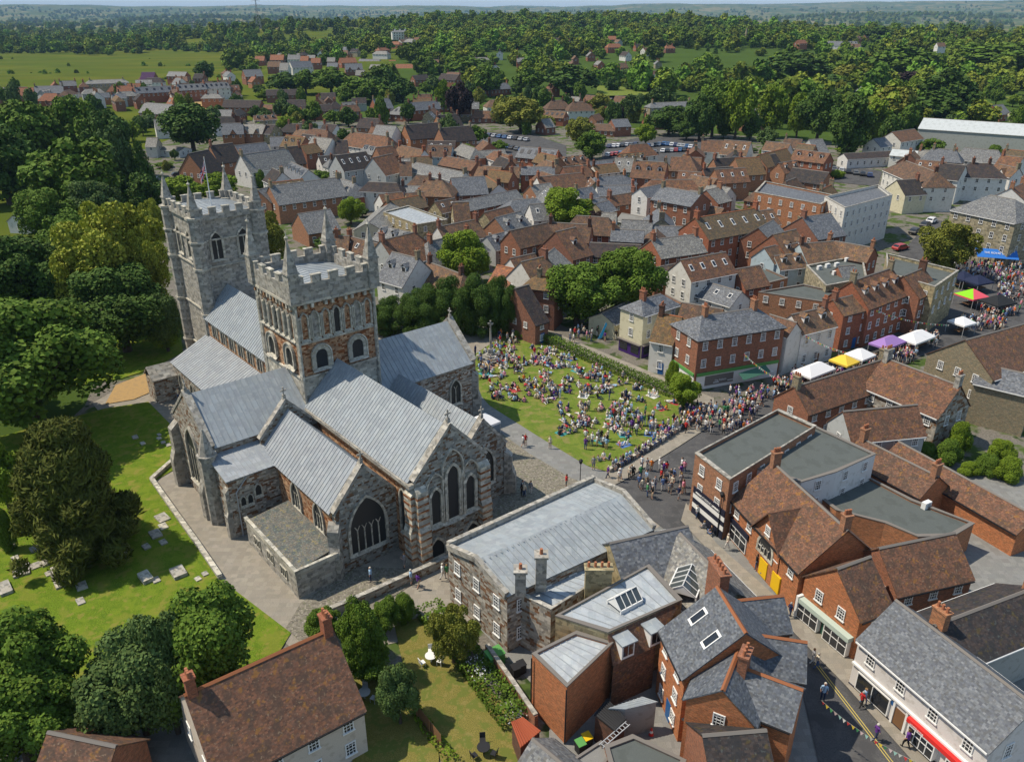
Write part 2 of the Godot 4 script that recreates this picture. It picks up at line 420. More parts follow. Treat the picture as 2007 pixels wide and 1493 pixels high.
func add_window(parent: Node3D, p: Vector3, u: Vector3, nrm: Vector3, w := 0.9, h := 1.2, bars := 1) -> void:
	var m := window_mesh(w, h, bars)
	var o := obj("window", m[0], null, parent)
	o.transform = Transform3D(Basis(u, Vector3.UP, nrm), p + nrm * 0.01)
	obj("pane", m[1], null, o)
func faces_eye(parent: Node3D, p: Vector3, nrm: Vector3) -> bool:
	var q := parent.position + parent.basis * p
	return (Vector3(0, EYE, 0) - q).normalized().dot(parent.basis * nrm) > 0.08
func window_rows(parent: Node3D, a: Vector3, b: Vector3, top: float, far: bool, bars: int, skip := 0) -> void:
	# a to b along the wall foot, outside on the right hand of (b - a) turned by the up axis
	var u := (b - a).normalized()
	var nrm := u.cross(Vector3.UP).normalized()
	if not faces_eye(parent, (a + b) / 2 + Vector3(0, top / 2, 0), nrm): return
	var L := (b - a).length()
	var storeys := maxi(1, int(round(top / 2.45)))
	var cnt := maxi(1, int(L / (2.4 if not far else 2.7)))
	var sh := top / storeys
	for s in range(skip, storeys):
		if far and s == 0 and storeys > 1: continue
		for i in cnt:
			var x := L * (i + 0.5) / cnt
			add_window(parent, a + u * x + Vector3(0, sh * s + sh * 0.36, 0), u, nrm, 0.85, minf(1.25, sh * .5), bars)
func chimney(parent: Node, x: float, z: float, y0: float, y1: float, wide: float, pots: int, m: Material, near: bool) -> void:
	var mb := MB.new()
	mb.box(Vector3(x - .32, y0, z - wide / 2), Vector3(x + .32, y1, z + wide / 2))
	mb.box(Vector3(x - .40, y1, z - wide / 2 - .08), Vector3(x + .40, y1 + .16, z + wide / 2 + .08))
	obj("chimney", mb, m, parent)
	for i in pots:
		var q := MB.new()
		var zz := z + wide * ((i + .5) / pots - .5)
		q.tube(Vector3(x, y1 + .16, zz), Vector3(x, y1 + .62, zz), .13, .11, 7 if near else 5)
		obj("chimney_pot", q, mats.pot, parent)
const WALL_WORD := {"r": "red brick", "o": "orange brick", "O": "bright red brick", "B": "brown brick", "w": "white painted", "k0": "white painted", "k1": "pale pink rendered", "c": "cream", "g": "grey rendered", "b": "pale blue", "y": "buff stone", "q": "rubble stone", "d": "dark brick", "k": "white"}
const ROOF_WORD := {"t": "brown tiled roof", "T": "weathered red tiled roof", "o": "orange tiled roof", "d": "dark tiled roof", "v": "purple grey roof", "L": "lichen spotted tiled roof", "s": "grey slate roof", "S": "blue slate roof", "f": "dark felt roof", "g": "grey felt roof", "G": "pale metal roof", "l": "lead roof"}
func place_word(x: float, z: float) -> String:
	var d := -z
	if d > 560: return "below the far woods" if x < 0 else "on the wooded hill"
	if d > 400: return "in the meadow estate" if x < -100 else "among garden trees behind town"
	if d > 300: return "near the meadow estate" if x < -40 else "behind the car park"
	if d > 210: return "behind the west tower" if x < -45 else ("before the car parks" if x < 60 else "behind the market square")
	if d > 150: return "beyond the yew row" if x < 0 else ("in lanes behind the green" if x < 45 else "beside the market square")
	if d > 100: return "beside the green" if x > -20 else "beyond the yew row"
	return "along the market street" if d > 68 else "in the foreground lane"
func house(r: Array, custom := "", called := "house") -> Node3D:
	var L: float = r[3]; var hw: float = r[4]; var e: float = r[5]
	var flags: String = r[9]
	var rise := hw * tan(deg_to_rad(r[6]))
	var dist := Vector2(r[0], r[1]).length()
	var near := dist < 140.0
	var hip := flags.contains("h")
	if hip: L = L + hw * 1.5
	var word: String = WALL_WORD[r[8]] + (" house" if L < 13 else " long house") + " with " + ("hipped " if hip else "") + ROOF_WORD[r[7]]
	if flags.contains("D"): word += " and dormers"
	elif flags.contains("p"): word += " and solar panels"
	elif flags.contains("k"): word += " and skylights"
	elif flags.contains("c"): word = "chimneyed " + word
	var pw := place_word(r[0], r[1])
	var t := thing(called, custom if custom else word + " " + pw, "house", Vector3(r[0], r[10], r[1]), deg_to_rad(r[2]), "" if custom else "houses " + pw)
	var l := L / 2
	var wm := pick("w" + String(r[8]))
	var rm := pick(String(r[7]))
	var w := MB.new()
	var y0 := -1.5 if r[10] > 0.5 else 0.0
	w.quad(Vector3(-l, y0, hw), Vector3(l, y0, hw), Vector3(l, e, hw), Vector3(-l, e, hw))
	w.quad(Vector3(l, y0, -hw), Vector3(-l, y0, -hw), Vector3(-l, e, -hw), Vector3(l, e, -hw))
	for s in [-1.0, 1.0]:
		var ring := [Vector3(s * l, y0, s * hw), Vector3(s * l, y0, -s * hw), Vector3(s * l, e, -s * hw)]
		if not hip: ring.append(Vector3(s * l, e + rise - .06, 0))
		ring.append(Vector3(s * l, e, s * hw))
		w.poly(ring)
	obj("wall", w, wm, t)
	var rf := MB.new()
	var o := 0.28
	var k := rise / hw
	var ze := hw + o
	var ye := e - o * k
	var yr := e + rise
	var lr := l - hw * 0.75 if hip else l + 0.12
	var le := l + (o if hip else 0.12)
	for s in [-1.0, 1.0]:
		rf.slab([Vector3(-s * le, ye, s * ze), Vector3(s * le, ye, s * ze), Vector3(s * lr, yr, 0), Vector3(-s * lr, yr, 0)], .1)
		if hip: rf.slab([Vector3(s * le, ye, s * ze), Vector3(s * le, ye, -s * ze), Vector3(s * lr, yr, 0)], .1)
	var roof := obj("roof", rf, rm, t)
	if lr > 0.3:
		var rg := MB.new()
		rg.slab([Vector3(-lr, yr - .06, .17), Vector3(lr, yr - .06, .17), Vector3(lr, yr + .07, 0), Vector3(-lr, yr + .07, 0)], .05)
		rg.slab([Vector3(lr, yr - .06, -.17), Vector3(-lr, yr - .06, -.17), Vector3(-lr, yr + .07, 0), Vector3(lr, yr + .07, 0)], .05)
		obj("ridge", rg, mats.ridge if (flags.contains("T") or r[7] in ["o", "L"]) else mats.grey_ridge, roof)
	for s in [-1.0, 1.0]:
		var gt := MB.new()
		gt.box(Vector3(-l, ye - .16, s * (ze + .02) - .05), Vector3(l, ye - .04, s * (ze + .02) + .05))
		obj("gutter", gt, mats.dark if r[8] in ["k1", "o", "O", "r"] else mats.white, t)
	if flags.contains("c"):
		var cm: Material = pick(["wr", "wr", "wB", "wo", "wd"][rng.randi() % 5]) if r[8] != "q" else mats.ashlar
		var ends := [-1.0, 1.0] if L > 9 else [1.0 if rng.randf() < .5 else -1.0]
		for s in ends: chimney(roof, s * (maxf(lr, .6) - .5), 0, e + rise * .5, yr + 1.25, rng.randf_range(.7, 1.3), 2 if not near else 3, cm, near)
	for s in [-1.0, 1.0]:
		var nrm := Vector3(0, 0, s)
		var facing := faces_eye(t, Vector3(0, e, s * hw), nrm)
		if not facing: continue
		if flags.contains("D") and not hip:
			var cnt := clampi(int(L / 3.0), 1, 4)
			for i in cnt:
				var x := -l + L * (i + .5) / cnt
				var zz = s * hw * .55
				var yb := e + rise * .45
				var dm := MB.new()
				dm.box(Vector3(x - .55, yb - .7, minf(zz, 0.0)), Vector3(x + .55, yb + .95, maxf(zz, 0.0)))
				var d := obj("dormer", dm, mats.white, t)
				var dr := MB.new()
				for q in [-1.0, 1.0]:
					dr.slab([Vector3(x + q * .7, yb + .85, zz + s * .15), Vector3(x + q * .7, yb + .85, 0), Vector3(x, yb + 1.45, 0), Vector3(x, yb + 1.45, zz + s * .15)] if q * s > 0 else [Vector3(x + q * .7, yb + .85, 0), Vector3(x + q * .7, yb + .85, zz + s * .15), Vector3(x, yb + 1.45, zz + s * .15), Vector3(x, yb + 1.45, 0)], .07)
				obj("dormer_roof", dr, rm, d)
				var pn := MB.new()
				pn.box(Vector3(x - .4, yb, minf(zz, zz + s * .03)), Vector3(x + .4, yb + .75, maxf(zz, zz + s * .03)))
				obj("pane", pn, mats.glass, d)
		for code in [["k", "skylight", 0.75, 0.42, .30], ["p", "solar_panel", 1.25, .5, .36]]:
			if flags.contains(code[0]):
				var cnt2 := clampi(int(L / 2.6), 2, 5)
				for i in cnt2:
					var x := -l + L * (i + .5) / cnt2
					var sl := Vector3(0, rise, -s * hw)
					var c0 = Vector3(x, e, s * hw) + sl * (.55 - code[4] / 2)
					var c1 = Vector3(x, e, s * hw) + sl * (.55 + code[4] / 2)
					var up := Vector3(0, hw, s * rise).normalized() * .09
					var hx := Vector3(code[2] * .5 * s, 0, 0)
					var mb := MB.new()
					mb.slab([c0 - hx + up, c0 + hx + up, c1 + hx + up, c1 - hx + up], .08)
					var sk := obj(code[1], mb, mats.solar if code[0] == "p" else mats.white, roof)
					if code[0] == "k":
						var pm := MB.new()
						hx *= .78
						up *= 1.15
						var c2 = c0.lerp(c1, .12); var c3 = c0.lerp(c1, .88)
						pm.slab([c2 - hx + up, c2 + hx + up, c3 + hx + up, c3 - hx + up], .04)
						obj("skylight_pane", pm, mats.glass, roof)
		if flags.contains("g"):
			var cnt3 := maxi(1, int(L / 5.0))
			for i in cnt3:
				var x := -l + L * (i + .5) / cnt3
				var gb := MB.new()
				gb.poly([Vector3(x - s * 1.3, e - .1, s * (hw + .12)), Vector3(x + s * 1.3, e - .1, s * (hw + .12)), Vector3(x, e + 1.7, s * (hw + .12))])
				obj("gablet", gb, wm, t)
				var gr := MB.new()
				for q in [-1.0, 1.0]:
					var face := [Vector3(x + q * 1.5, e - .25, s * (hw + .3)), Vector3(x + q * 1.5, e - .25, s * (hw - .2)), Vector3(x, e + 1.85, s * (hw - 1.9)), Vector3(x, e + 1.85, s * (hw + .3))]
					if q * s < 0: face.reverse()
					gr.slab(face, .08)
				obj("gablet_roof", gr, rm, t)
	if not flags.contains("n"):
		var far := dist > 200.0
		var bars := 2 if dist < 135 else 1
		var up := 1 if flags.contains("u") else 0
		window_rows(t, Vector3(-l, 0, hw), Vector3(l, 0, hw), e, far, bars, up)
		window_rows(t, Vector3(l, 0, -hw), Vector3(-l, 0, -hw), e, far, bars, up)
		if hw > 2.2:
			window_rows(t, Vector3(l, 0, hw * .8), Vector3(l, 0, -hw * .8), e, far, bars, 1 if not far else 0)
			window_rows(t, Vector3(-l, 0, -hw * .8), Vector3(-l, 0, hw * .8), e, far, bars, 1 if not far else 0)
	if near and not flags.contains("n") and not flags.contains("u"):
		var s := 1.0 if faces_eye(t, Vector3(0, 1, hw), Vector3(0, 0, 1)) else -1.0
		var dd := MB.new()
		dd.box(Vector3(l * .12 - .42, 0, minf(s * hw, s * (hw + .05))), Vector3(l * .12 + .42, 1.9, maxf(s * hw, s * (hw + .05))))
		obj("door", dd, mats.blue_paint if rng.randf() < .4 else mats.wood, t)
	return t
func flat_block(h: float, par: float, roof: String, wall: String, label: String, pts: Array, windows := true) -> Node3D:
	var c := Vector2.ZERO
	for i in range(0, pts.size(), 2): c += Vector2(pts[i], pts[i + 1])
	c /= pts.size() / 2.0
	var ring := []
	var inner := []
	for i in range(0, pts.size(), 2): ring.append(Vector2(pts[i], pts[i + 1]) - c)
	var a := 0.0
	for i in ring.size(): a += ring[i].cross(ring[(i + 1) % ring.size()])
	if a > 0: ring.reverse()
	for p in ring: inner.append(p - p.normalized() * .35)
	var t := thing("flat_roofed_building", label, "building", Vector3(c.x, 0, c.y))
	var wm := pick("w" + wall)
	var w := MB.new()
	var n := ring.size()
	for i in n:
		var p: Vector2 = ring[i]; var q: Vector2 = ring[(i + 1) % n]
		var pi_: Vector2 = inner[i]; var qi: Vector2 = inner[(i + 1) % n]
		w.quad(Vector3(p.x, 0, p.y), Vector3(q.x, 0, q.y), Vector3(q.x, h + par, q.y), Vector3(p.x, h + par, p.y))
		w.quad(Vector3(qi.x, h, qi.y), Vector3(pi_.x, h, pi_.y), Vector3(pi_.x, h + par, pi_.y), Vector3(qi.x, h + par, qi.y))
	obj("wall", w, wm, t)
	var cop := MB.new()
	for i in n:
		var p: Vector2 = ring[i] * 1.01; var q: Vector2 = ring[(i + 1) % n] * 1.01
		var pi_: Vector2 = inner[i] * .985; var qi: Vector2 = inner[(i + 1) % n] * .985
		cop.slab([Vector3(p.x, h + par + .08, p.y), Vector3(q.x, h + par + .08, q.y), Vector3(qi.x, h + par + .08, qi.y), Vector3(pi_.x, h + par + .08, pi_.y)], .1)
	obj("coping", cop, mats.grey_ridge if par < .3 else mats.ashlar, t)
	var rf := MB.new()
	var deck := []
	for p in ring: deck.append(p * .99)
	rf.flat(deck, h)
	var ro := obj("roof", rf, pick(roof), t)
	if roof == "l" and n == 4:
		var cnt := int(ring[0].distance_to(ring[1]) / .75)
		for k in range(1, cnt):
			var p: Vector2 = inner[0].lerp(inner[1], float(k) / cnt); var q: Vector2 = inner[3].lerp(inner[2], float(k) / cnt)
			var rl := MB.new()
			rl.tube(Vector3(p.x, h + .02, p.y), Vector3(q.x, h + .02, q.y), .05, .05, 4)
			obj("lead_roll", rl, mats.lead, ro)
	if windows:
		for i in n:
			var p: Vector2 = ring[i]; var q: Vector2 = ring[(i + 1) % n]
			if p.distance_to(q) > 3.0: window_rows(t, Vector3(p.x, 0, p.y), Vector3(q.x, 0, q.y), h, c.length() > 150, 2, 1 if c.length() < 150 else 0)
	return t

# ---------- the church ----------
const E0 := -85.0
const N0 := 38.7
func ch(e: float, h: float, n: float) -> Vector3:
	return Vector3(e - E0, h, -(n - N0))
func arch(w: float, hs: float, pointed: bool, k := 7) -> Array:
	var p := [Vector2(-w, 0), Vector2(-w, hs)]
	var q := []
	for i in range(1, k + 1):
		var f := float(i) / k
		if pointed: q.append(Vector2(w - 2.0 * w * cos(f * PI / 3.0), hs + 2.0 * w * sin(f * PI / 3.0)))
		else: q.append(Vector2(-w * cos(f * PI / 2), hs + w * sin(f * PI / 2)))
	p.append_array(q)
	for i in range(k - 2, -1, -1): p.append(Vector2(-q[i].x, q[i].y))
	p.append(Vector2(w, hs)); p.append(Vector2(w, 0))
	return p
func arch_window(parent: Node3D, p: Vector3, nrm: Vector3, w: float, hs: float, pointed: bool, lights: int, band := .22, proud := .2, pane: Material = null, called := "window", open := false) -> MeshInstance3D:
	var u := Vector3.UP.cross(nrm)
	var inn := arch(w, hs, pointed)
	var out := []
	for i in inn.size():
		var q: Vector2 = inn[i]
		if q.y < .01: out.append(Vector2(q.x + signf(q.x) * band, 0))
		else:
			var cc := Vector2(0, minf(q.y, hs))
			var dd := (q - cc).normalized()
			if pointed and q.y > hs: dd = Vector2(q.x * .7, (q.y - hs) + .25 * w).normalized()
			out.append(q + dd * band)
	var f := MB.new()
	var to := func(q: Vector2, d: float) -> Vector3: return u * q.x + Vector3.UP * q.y + nrm * d
	for i in inn.size() - 1:
		f.quad(to.call(inn[i], proud), to.call(inn[i + 1], proud), to.call(out[i + 1], proud), to.call(out[i], proud))
		f.quad(to.call(out[i], 0), to.call(out[i], proud), to.call(out[i + 1], proud), to.call(out[i + 1], 0))
		f.quad(to.call(inn[i + 1], 0), to.call(inn[i + 1], proud), to.call(inn[i], proud), to.call(inn[i], 0))
	# sloping sill
	f.quad(to.call(Vector2(-w - band, -.3), .0), to.call(Vector2(w + band, -.3), .0), to.call(Vector2(w + band, -.3), proud * 1.4), to.call(Vector2(-w - band, -.3), proud * 1.4))
	f.quad(to.call(Vector2(-w - band, -.3), proud * 1.4), to.call(Vector2(w + band, -.3), proud * 1.4), to.call(Vector2(w + band, 0.0), .05), to.call(Vector2(-w - band, 0.0), .05))
	var o := obj(called, f, mats.pale, parent)
	o.position = p
	if open: return o
	var g := MB.new()
	var face := []
	for i in range(inn.size() - 1, -1, -1): face.append(to.call(inn[i], .035))
	g.poly(face)
	obj("pane", g, pane if pane else mats.leaded, o)
	var top: float = hs + (w * 1.73 if pointed else w)
	for i in range(1, lights):
		var x := -w + 2.0 * w * i / lights
		var m := MB.new()
		var hx := hs + (sqrt(maxf(0.0, 4 * w * w - pow(absf(x) + w, 2))) if pointed else sqrt(maxf(0.0, w * w - x * x)))
		hx = minf(hx, top - .1)
		for seg in [[-.055, .055, 0.0, hs + .1]]: 
			m.quad(to.call(Vector2(x - .06, 0), .13), to.call(Vector2(x + .06, 0), .13), to.call(Vector2(x + .06, hs), .13), to.call(Vector2(x - .06, hs), .13))
			m.quad(to.call(Vector2(x - .06, 0), .04), to.call(Vector2(x - .06, 0), .13), to.call(Vector2(x - .06, hs), .13), to.call(Vector2(x - .06, hs), .04))
			m.quad(to.call(Vector2(x + .06, 0), .13), to.call(Vector2(x + .06, 0), .04), to.call(Vector2(x + .06, hs), .04), to.call(Vector2(x + .06, hs), .13))
		var step := w / lights
		for s in [-1.0, 1.0]:   # tracery forks
			var a := Vector2(x, hs)
			var b := Vector2(x + s * step * .7, minf(hs + step * 1.3, hx - .05))
			var side := Vector2(.07, 0)
			m.quad(to.call(a - side, .12), to.call(a + side, .12), to.call(b + side * .7, .12), to.call(b - side * .7, .12))
		obj("mullion", m, mats.pale, o)
	return o
func lead_roof(parent: Node3D, called: String, a: Vector3, b: Vector3, c: Vector3, d: Vector3, gap := .55, m: Material = null) -> MeshInstance3D:
	# a-b along the eave, d-c along the top; seen from outside counter-clockwise
	var mb := MB.new()
	mb.slab([a, b, c, d], .12)
	var o := obj(called, mb, m if m else mats.lead, parent)
	var nn := (b - a).cross(c - a).normalized()
	var cnt := int((b - a).length() / gap)
	var up := (d - a)
	var wide := (b - a).normalized() * .032
	var roll := MB.new()
	var z := Vector3.ZERO
	roll.quad(z - wide + nn * .045, z + wide + nn * .045, up + wide + nn * .045, up - wide + nn * .045)
	roll.quad(z + wide + nn * .045, z + wide, up + wide, up + wide + nn * .045)
	roll.quad(z - wide, z - wide + nn * .045, up - wide + nn * .045, up - wide)
	roll.quad(z - wide, z + wide, z + wide + nn * .045, z - wide + nn * .045)
	var rm := roll.mesh(m if m else mats.lead)
	for i in range(1, cnt):
		var r := obj("lead_roll", rm, null, o)
		r.position = a.lerp(b, float(i) / cnt)
	return o
func wall_box(parent: Node3D, called: String, e0: float, e1: float, n0: float, n1: float, h0: float, h1: float, m: Material) -> MeshInstance3D:
	var mb := MB.new()
	mb.box(ch(e0, h0, n1), ch(e1, h1, n0))
	return obj(called, mb, m, parent)
func gable_wall(parent: Node3D, called: String, p: Vector3, q: Vector3, h: float, apex: float, thick: float, m: Material, coping := true) -> void:
	# upright gable between two foot points p (left) and q (right) seen from outside
	var u := (q - p).normalized()
	var nrm := u.cross(Vector3.UP)
	var mid := (p + q) / 2
	var f := [p, q, q + Vector3.UP * h, mid + Vector3.UP * apex, p + Vector3.UP * h]
	var mb := MB.new()
	mb.slab(f, thick)
	obj(called, mb, m, parent)
	if coping:
		var cp_ := MB.new()
		for s in [[p, q], [q, p]]:
			var a: Vector3 = s[0] + Vector3.UP * h
			var b: Vector3 = mid + Vector3.UP * apex
			var t0 := nrm * .08
			var t1 := -nrm * (thick + .12)
			var up := Vector3.UP * .3
			var lo: Vector3 = a - (s[1] - s[0]).normalized() * .2 - Vector3.UP * .2
			var face := [lo + t0 + up, lo + t1 + up, b + t1 + up, b + t0 + up]
			if s[0] == p: face.reverse()
			cp_.slab(face, .3)
		obj("gable_coping", cp_, mats.ashlar, parent)
		var cr := MB.new()
		var top := mid + Vector3.UP * (apex + .2) - nrm * thick * .5
		cr.box(top - Vector3(.16, 0, .16), top + Vector3(.16, .45, .16))
		cr.box(top + Vector3(-.06, .45, -.06), top + Vector3(.06, 1.35, .06))
		cr.box(top + Vector3.UP * .85 - u.abs() * .34 - nrm.abs() * .055, top + Vector3.UP * 1.0 + u.abs() * .34 + nrm.abs() * .055)
		obj("gable_cross", cr, mats.ashlar, parent)
func buttress(parent: Node3D, p: Vector3, dirv: Vector3, wide: float, deep: float, h: float, banded := false) -> void:
	var u := Vector3.UP.cross(dirv)
	var steps := [[0.0, h * .45, deep], [h * .45, h * .92, deep * .68]]
	var b := MB.new()
	for s in steps:
		var y0: float = s[0]; var y1: float = s[1]; var d: float = s[2]
		var l := p - u * wide / 2; var r := p + u * wide / 2
		b.quad(l + dirv * d + Vector3.UP * y0, r + dirv * d + Vector3.UP * y0, r + dirv * d + Vector3.UP * y1, l + dirv * d + Vector3.UP * y1)
		b.quad(r + dirv * d + Vector3.UP * y0, r + Vector3.UP * y0, r + Vector3.UP * y1, r + dirv * d + Vector3.UP * y1)
		b.quad(l + Vector3.UP * y0, l + dirv * d + Vector3.UP * y0, l + dirv * d + Vector3.UP * y1, l + Vector3.UP * y1)
		var y2 := y1 + d * .9
		var d2: float = d * .68 if s == steps[0] else 0.0
		b.quad(l + dirv * d + Vector3.UP * y1, r + dirv * d + Vector3.UP * y1, r + dirv * d2 + Vector3.UP * y2, l + dirv * d2 + Vector3.UP * y2)
		b.tri(r + dirv * d + Vector3.UP * y1, r + Vector3.UP * y1, r + dirv * d2 + Vector3.UP * y2)
		b.tri(l + Vector3.UP * y1, l + dirv * d + Vector3.UP * y1, l + dirv * d2 + Vector3.UP * y2)
	var o := obj("buttress", b, mats.ashlar if not banded else mats.pale, parent)
	if banded:
		var y := .9
		while y < h * .9:
			var d: float = deep + .03 if y < h * .43 else deep * .68 + .03
			var k := MB.new()
			var c0 := p + dirv * d / 2 + Vector3.UP * y
			var ext := u.abs() * (wide / 2 + .03) + dirv.abs() * (d / 2)
			k.box(c0 - ext, c0 + ext + Vector3.UP * .26)
			obj("stone_band", k, mats.brown_rubble, o)
			y += .78
func pinnacle(parent: Node3D, p: Vector3, w: float, shaft: float, spire: float) -> void:
	var b := MB.new()
	b.box(p - Vector3(w, 0, w), p + Vector3(w, shaft, w))
	b.box(p + Vector3(-w - .1, shaft, -w - .1), p + Vector3(w + .1, shaft + .18, w + .1))
	var top := p + Vector3.UP * (shaft + .18 + spire)
	var y := p.y + shaft + .18
	var q := [Vector3(p.x - w, y, p.z + w), Vector3(p.x + w, y, p.z + w), Vector3(p.x + w, y, p.z - w), Vector3(p.x - w, y, p.z - w)]
	for i in 4:
		var t := .1
		var a: Vector3 = q[i]; var c: Vector3 = q[(i + 1) % 4]
		b.quad(a, c, top + (c - p).normalized() * Vector3(t, 0, t), top + (a - p).normalized() * Vector3(t, 0, t))
	var o := obj("pinnacle", b, mats.ashlar, parent)
	var f := MB.new()
	f.tube(top - Vector3.UP * .05, top + Vector3.UP * .14, .16, .24, 8)
	f.tube(top + Vector3.UP * .14, top + Vector3.UP * .34, .24, .06, 8)
	f.tube(top + Vector3.UP * .34, top + Vector3.UP * .75, .05, .03, 6)
	obj("finial", f, mats.pale, o)
func battlement(parent: Node3D, e0: float, e1: float, n0: float, n1: float, h0: float, h1: float, h2: float, cnt: int) -> void:
	var t := .4
	var p := MB.new()
	p.box(ch(e0, h0, n0 + t), ch(e1, h1, n0)); p.box(ch(e0, h0, n1), ch(e1, h1, n1 - t))
	p.box(ch(e0, h0, n1 - t - .002), ch(e0 + t, h1, n0 + t + .002)); p.box(ch(e1 - t, h0, n1 - t - .002), ch(e1, h1, n0 + t + .002))
	var o := obj("parapet", p, mats.ashlar, parent)
	for side in 4:
		for i in cnt:
			var f0 := (i + .26) / cnt
			var f1 := (i + .78) / cnt
			var m := MB.new()
			var cc := MB.new()
			var lo: Vector3; var hi: Vector3
			if side < 2:
				var nn := n0 if side == 0 else n1 - t
				lo = ch(lerpf(e0, e1, f0), h1, nn + t); hi = ch(lerpf(e0, e1, f1), h2, nn)
			else:
				var ee := e0 if side == 2 else e1 - t
				lo = ch(ee, h1, lerpf(n0, n1, f1)); hi = ch(ee + t, h2, lerpf(n0, n1, f0))
			m.box(lo, hi)
			var mo := obj("merlon", m, mats.ashlar, o)
			cc.box(Vector3(lo.x - .06, h2, lo.z - .06), Vector3(hi.x + .06, h2 + .12, hi.z + .06))
			obj("merlon_cap", cc, mats.pale, o)
func ring_course(parent: Node3D, e0: float, e1: float, n0: float, n1: float, h: float, out: float, tall := .22) -> void:
	var m := MB.new()
	m.box(ch(e0 - out, h, n1 + out), ch(e1 + out, h + tall, n0 - out))
	obj("string_course", m, mats.pale, parent)
func build_church() -> void:
	var base := Vector3(cos(deg_to_rad(50)), 0, sin(deg_to_rad(50))) * E0 + Vector3(sin(deg_to_rad(50)), 0, -cos(deg_to_rad(50))) * N0
	var t := thing("church", "great medieval stone church with two pinnacled towers and lead roofs", "church", base, deg_to_rad(-50))
	var EE := Vector3(1, 0, 0); var SS := Vector3(0, 0, 1); var NN := Vector3(0, 0, -1); var WW := Vector3(-1, 0, 0)
	# west tower
	wall_box(t, "tower_wall", -120.3, -110.0, 35.9, 44.8, 0, 24.3, mats.ashlar)
	for h in [4.3, 11.0, 17.6, 21.4]: ring_course(t, -120.3, -110.0, 35.9, 44.8, h, .22)
	for c in [[-120.3, 35.9], [-110.0, 35.9], [-110.0, 44.8], [-120.3, 44.8]]:
		var b := MB.new()
		var sides := 8
		var ring := []
		for i in sides: ring.append(Vector2(ch(c[0], 0, c[1]).x, ch(c[0], 0, c[1]).z) + Vector2(cos(TAU * (i + .5) / 8), sin(TAU * (i + .5) / 8)) * 1.05)
		b.prism(ring, 0, 24.9)
		obj("corner_turret", b, mats.ashlar, t)
		for h in [4.3, 11.0, 17.6, 21.4, 24.7]:
			var rc := MB.new()
			var big := []
			var mid := Vector2(ch(c[0], 0, c[1]).x, ch(c[0], 0, c[1]).z)
			for p in ring: big.append(mid + (p - mid) * 1.17)
			rc.prism(big, h - .02, h + .26)
			obj("string_course", rc, mats.pale, t)
		pinnacle(t, ch(c[0], 24.9, c[1]), .58, 1.1, 3.1)
	battlement(t, -120.6, -109.7, 35.6, 45.1, 24.3, 25.1, 25.9, 5)
	lead_roof(t, "tower_roof", ch(-120.2, 24.7, 36.0), ch(-110.1, 24.7, 36.0), ch(-110.1, 25.2, 40.3), ch(-120.2, 25.2, 40.3), .8)
	lead_roof(t, "tower_roof", ch(-110.1, 24.7, 44.7), ch(-120.2, 24.7, 44.7), ch(-120.2, 25.2, 40.35), ch(-110.1, 25.2, 40.35), .8)
	for n in [38.4, 42.3]: arch_window(t, ch(-110.0, 18.7, n), EE, .72, 2.5, true, 2, .3, .22)
	for e in [-117.2, -113.2]: arch_window(t, ch(e, 18.7, 35.9), SS, .72, 2.5, true, 2, .3, .22)
	var cl := MB.new()
	cl.box(ch(-112.2, 15.0, 43.0), ch(-109.85, 15.9, 42.3))
	# nave and south aisle
	wall_box(t, "nave_wall", -109.99, -86.99, 35.2, 42.8, 0, 10.8, mats.brown_rubble)
	lead_roof(t, "nave_roof", ch(-109.9, 10.7, 34.8), ch(-86.9, 10.7, 34.8), ch(-86.9, 15.0, 39.0), ch(-109.9, 15.0, 39.0))
	lead_roof(t, "nave_roof", ch(-86.9, 10.7, 43.2), ch(-109.9, 10.7, 43.2), ch(-109.9, 15.0, 39.02), ch(-86.9, 15.0, 39.02), 4.0)
	wall_box(t, "aisle_wall", -110.3, -86.3, 29.7, 35.19, 0, 5.2, mats.rubble)
	lead_roof(t, "aisle_roof", ch(-110.5, 5.2, 29.4), ch(-85.9, 5.2, 29.4), ch(-85.9, 8.1, 35.19), ch(-110.5, 8.1, 35.19), .6, mats.warm_lead)
	wall_box(t, "aisle_wall", -110.3, -86.3, 42.81, 48.3, 0, 5.2, mats.rubble)
	lead_roof(t, "aisle_roof", ch(-85.9, 5.2, 48.6), ch(-110.5, 5.2, 48.6), ch(-110.5, 8.1, 42.81), ch(-85.9, 8.1, 42.81), 3.0)
	for i in 6:
		var w := MB.new()
		var x := -106.8 + i * 3.0
		var c := ch(x, 8.5, 35.2)
		w.box(c + Vector3(-.95, 1.72, 0), c + Vector3(.95, 1.95, .2)); w.box(c + Vector3(-.95, 0, 0), c + Vector3(-.75, 1.72, .16)); w.box(c + Vector3(.75, 0, 0), c + Vector3(.95, 1.72, .16)); w.box(c + Vector3(-.05, 0, 0), c + Vector3(.05, 1.72, .12))
		var o := obj("clerestory_window", w, mats.pale, t)
		var p := MB.new()
		p.box(c + Vector3(-.76, 0, 0), c + Vector3(.76, 1.73, .03))
		obj("pane", p, mats.leaded, o)
	for x in [-107.5, -103.0, -98.5, -94.0]: arch_window(t, ch(x, 1.8, 29.7), SS, .7, 1.3, true, 2)
	wall_box(t, "porch_wall", -112.6, -109.2, 26.4, 29.69, 0, 3.6, mats.rubble)
	var pr := MB.new()
	pr.slab([ch(-109.0, 3.6, 26.2), ch(-109.0, 3.6, 29.68), ch(-110.9, 5.2, 29.68), ch(-110.9, 5.2, 26.2)], .12)
	pr.slab([ch(-112.8, 3.6, 29.68), ch(-112.8, 3.6, 26.2), ch(-110.9, 5.2, 26.2), ch(-110.9, 5.2, 29.68)], .12)
	obj("porch_roof", pr, mats.ashlar, t)
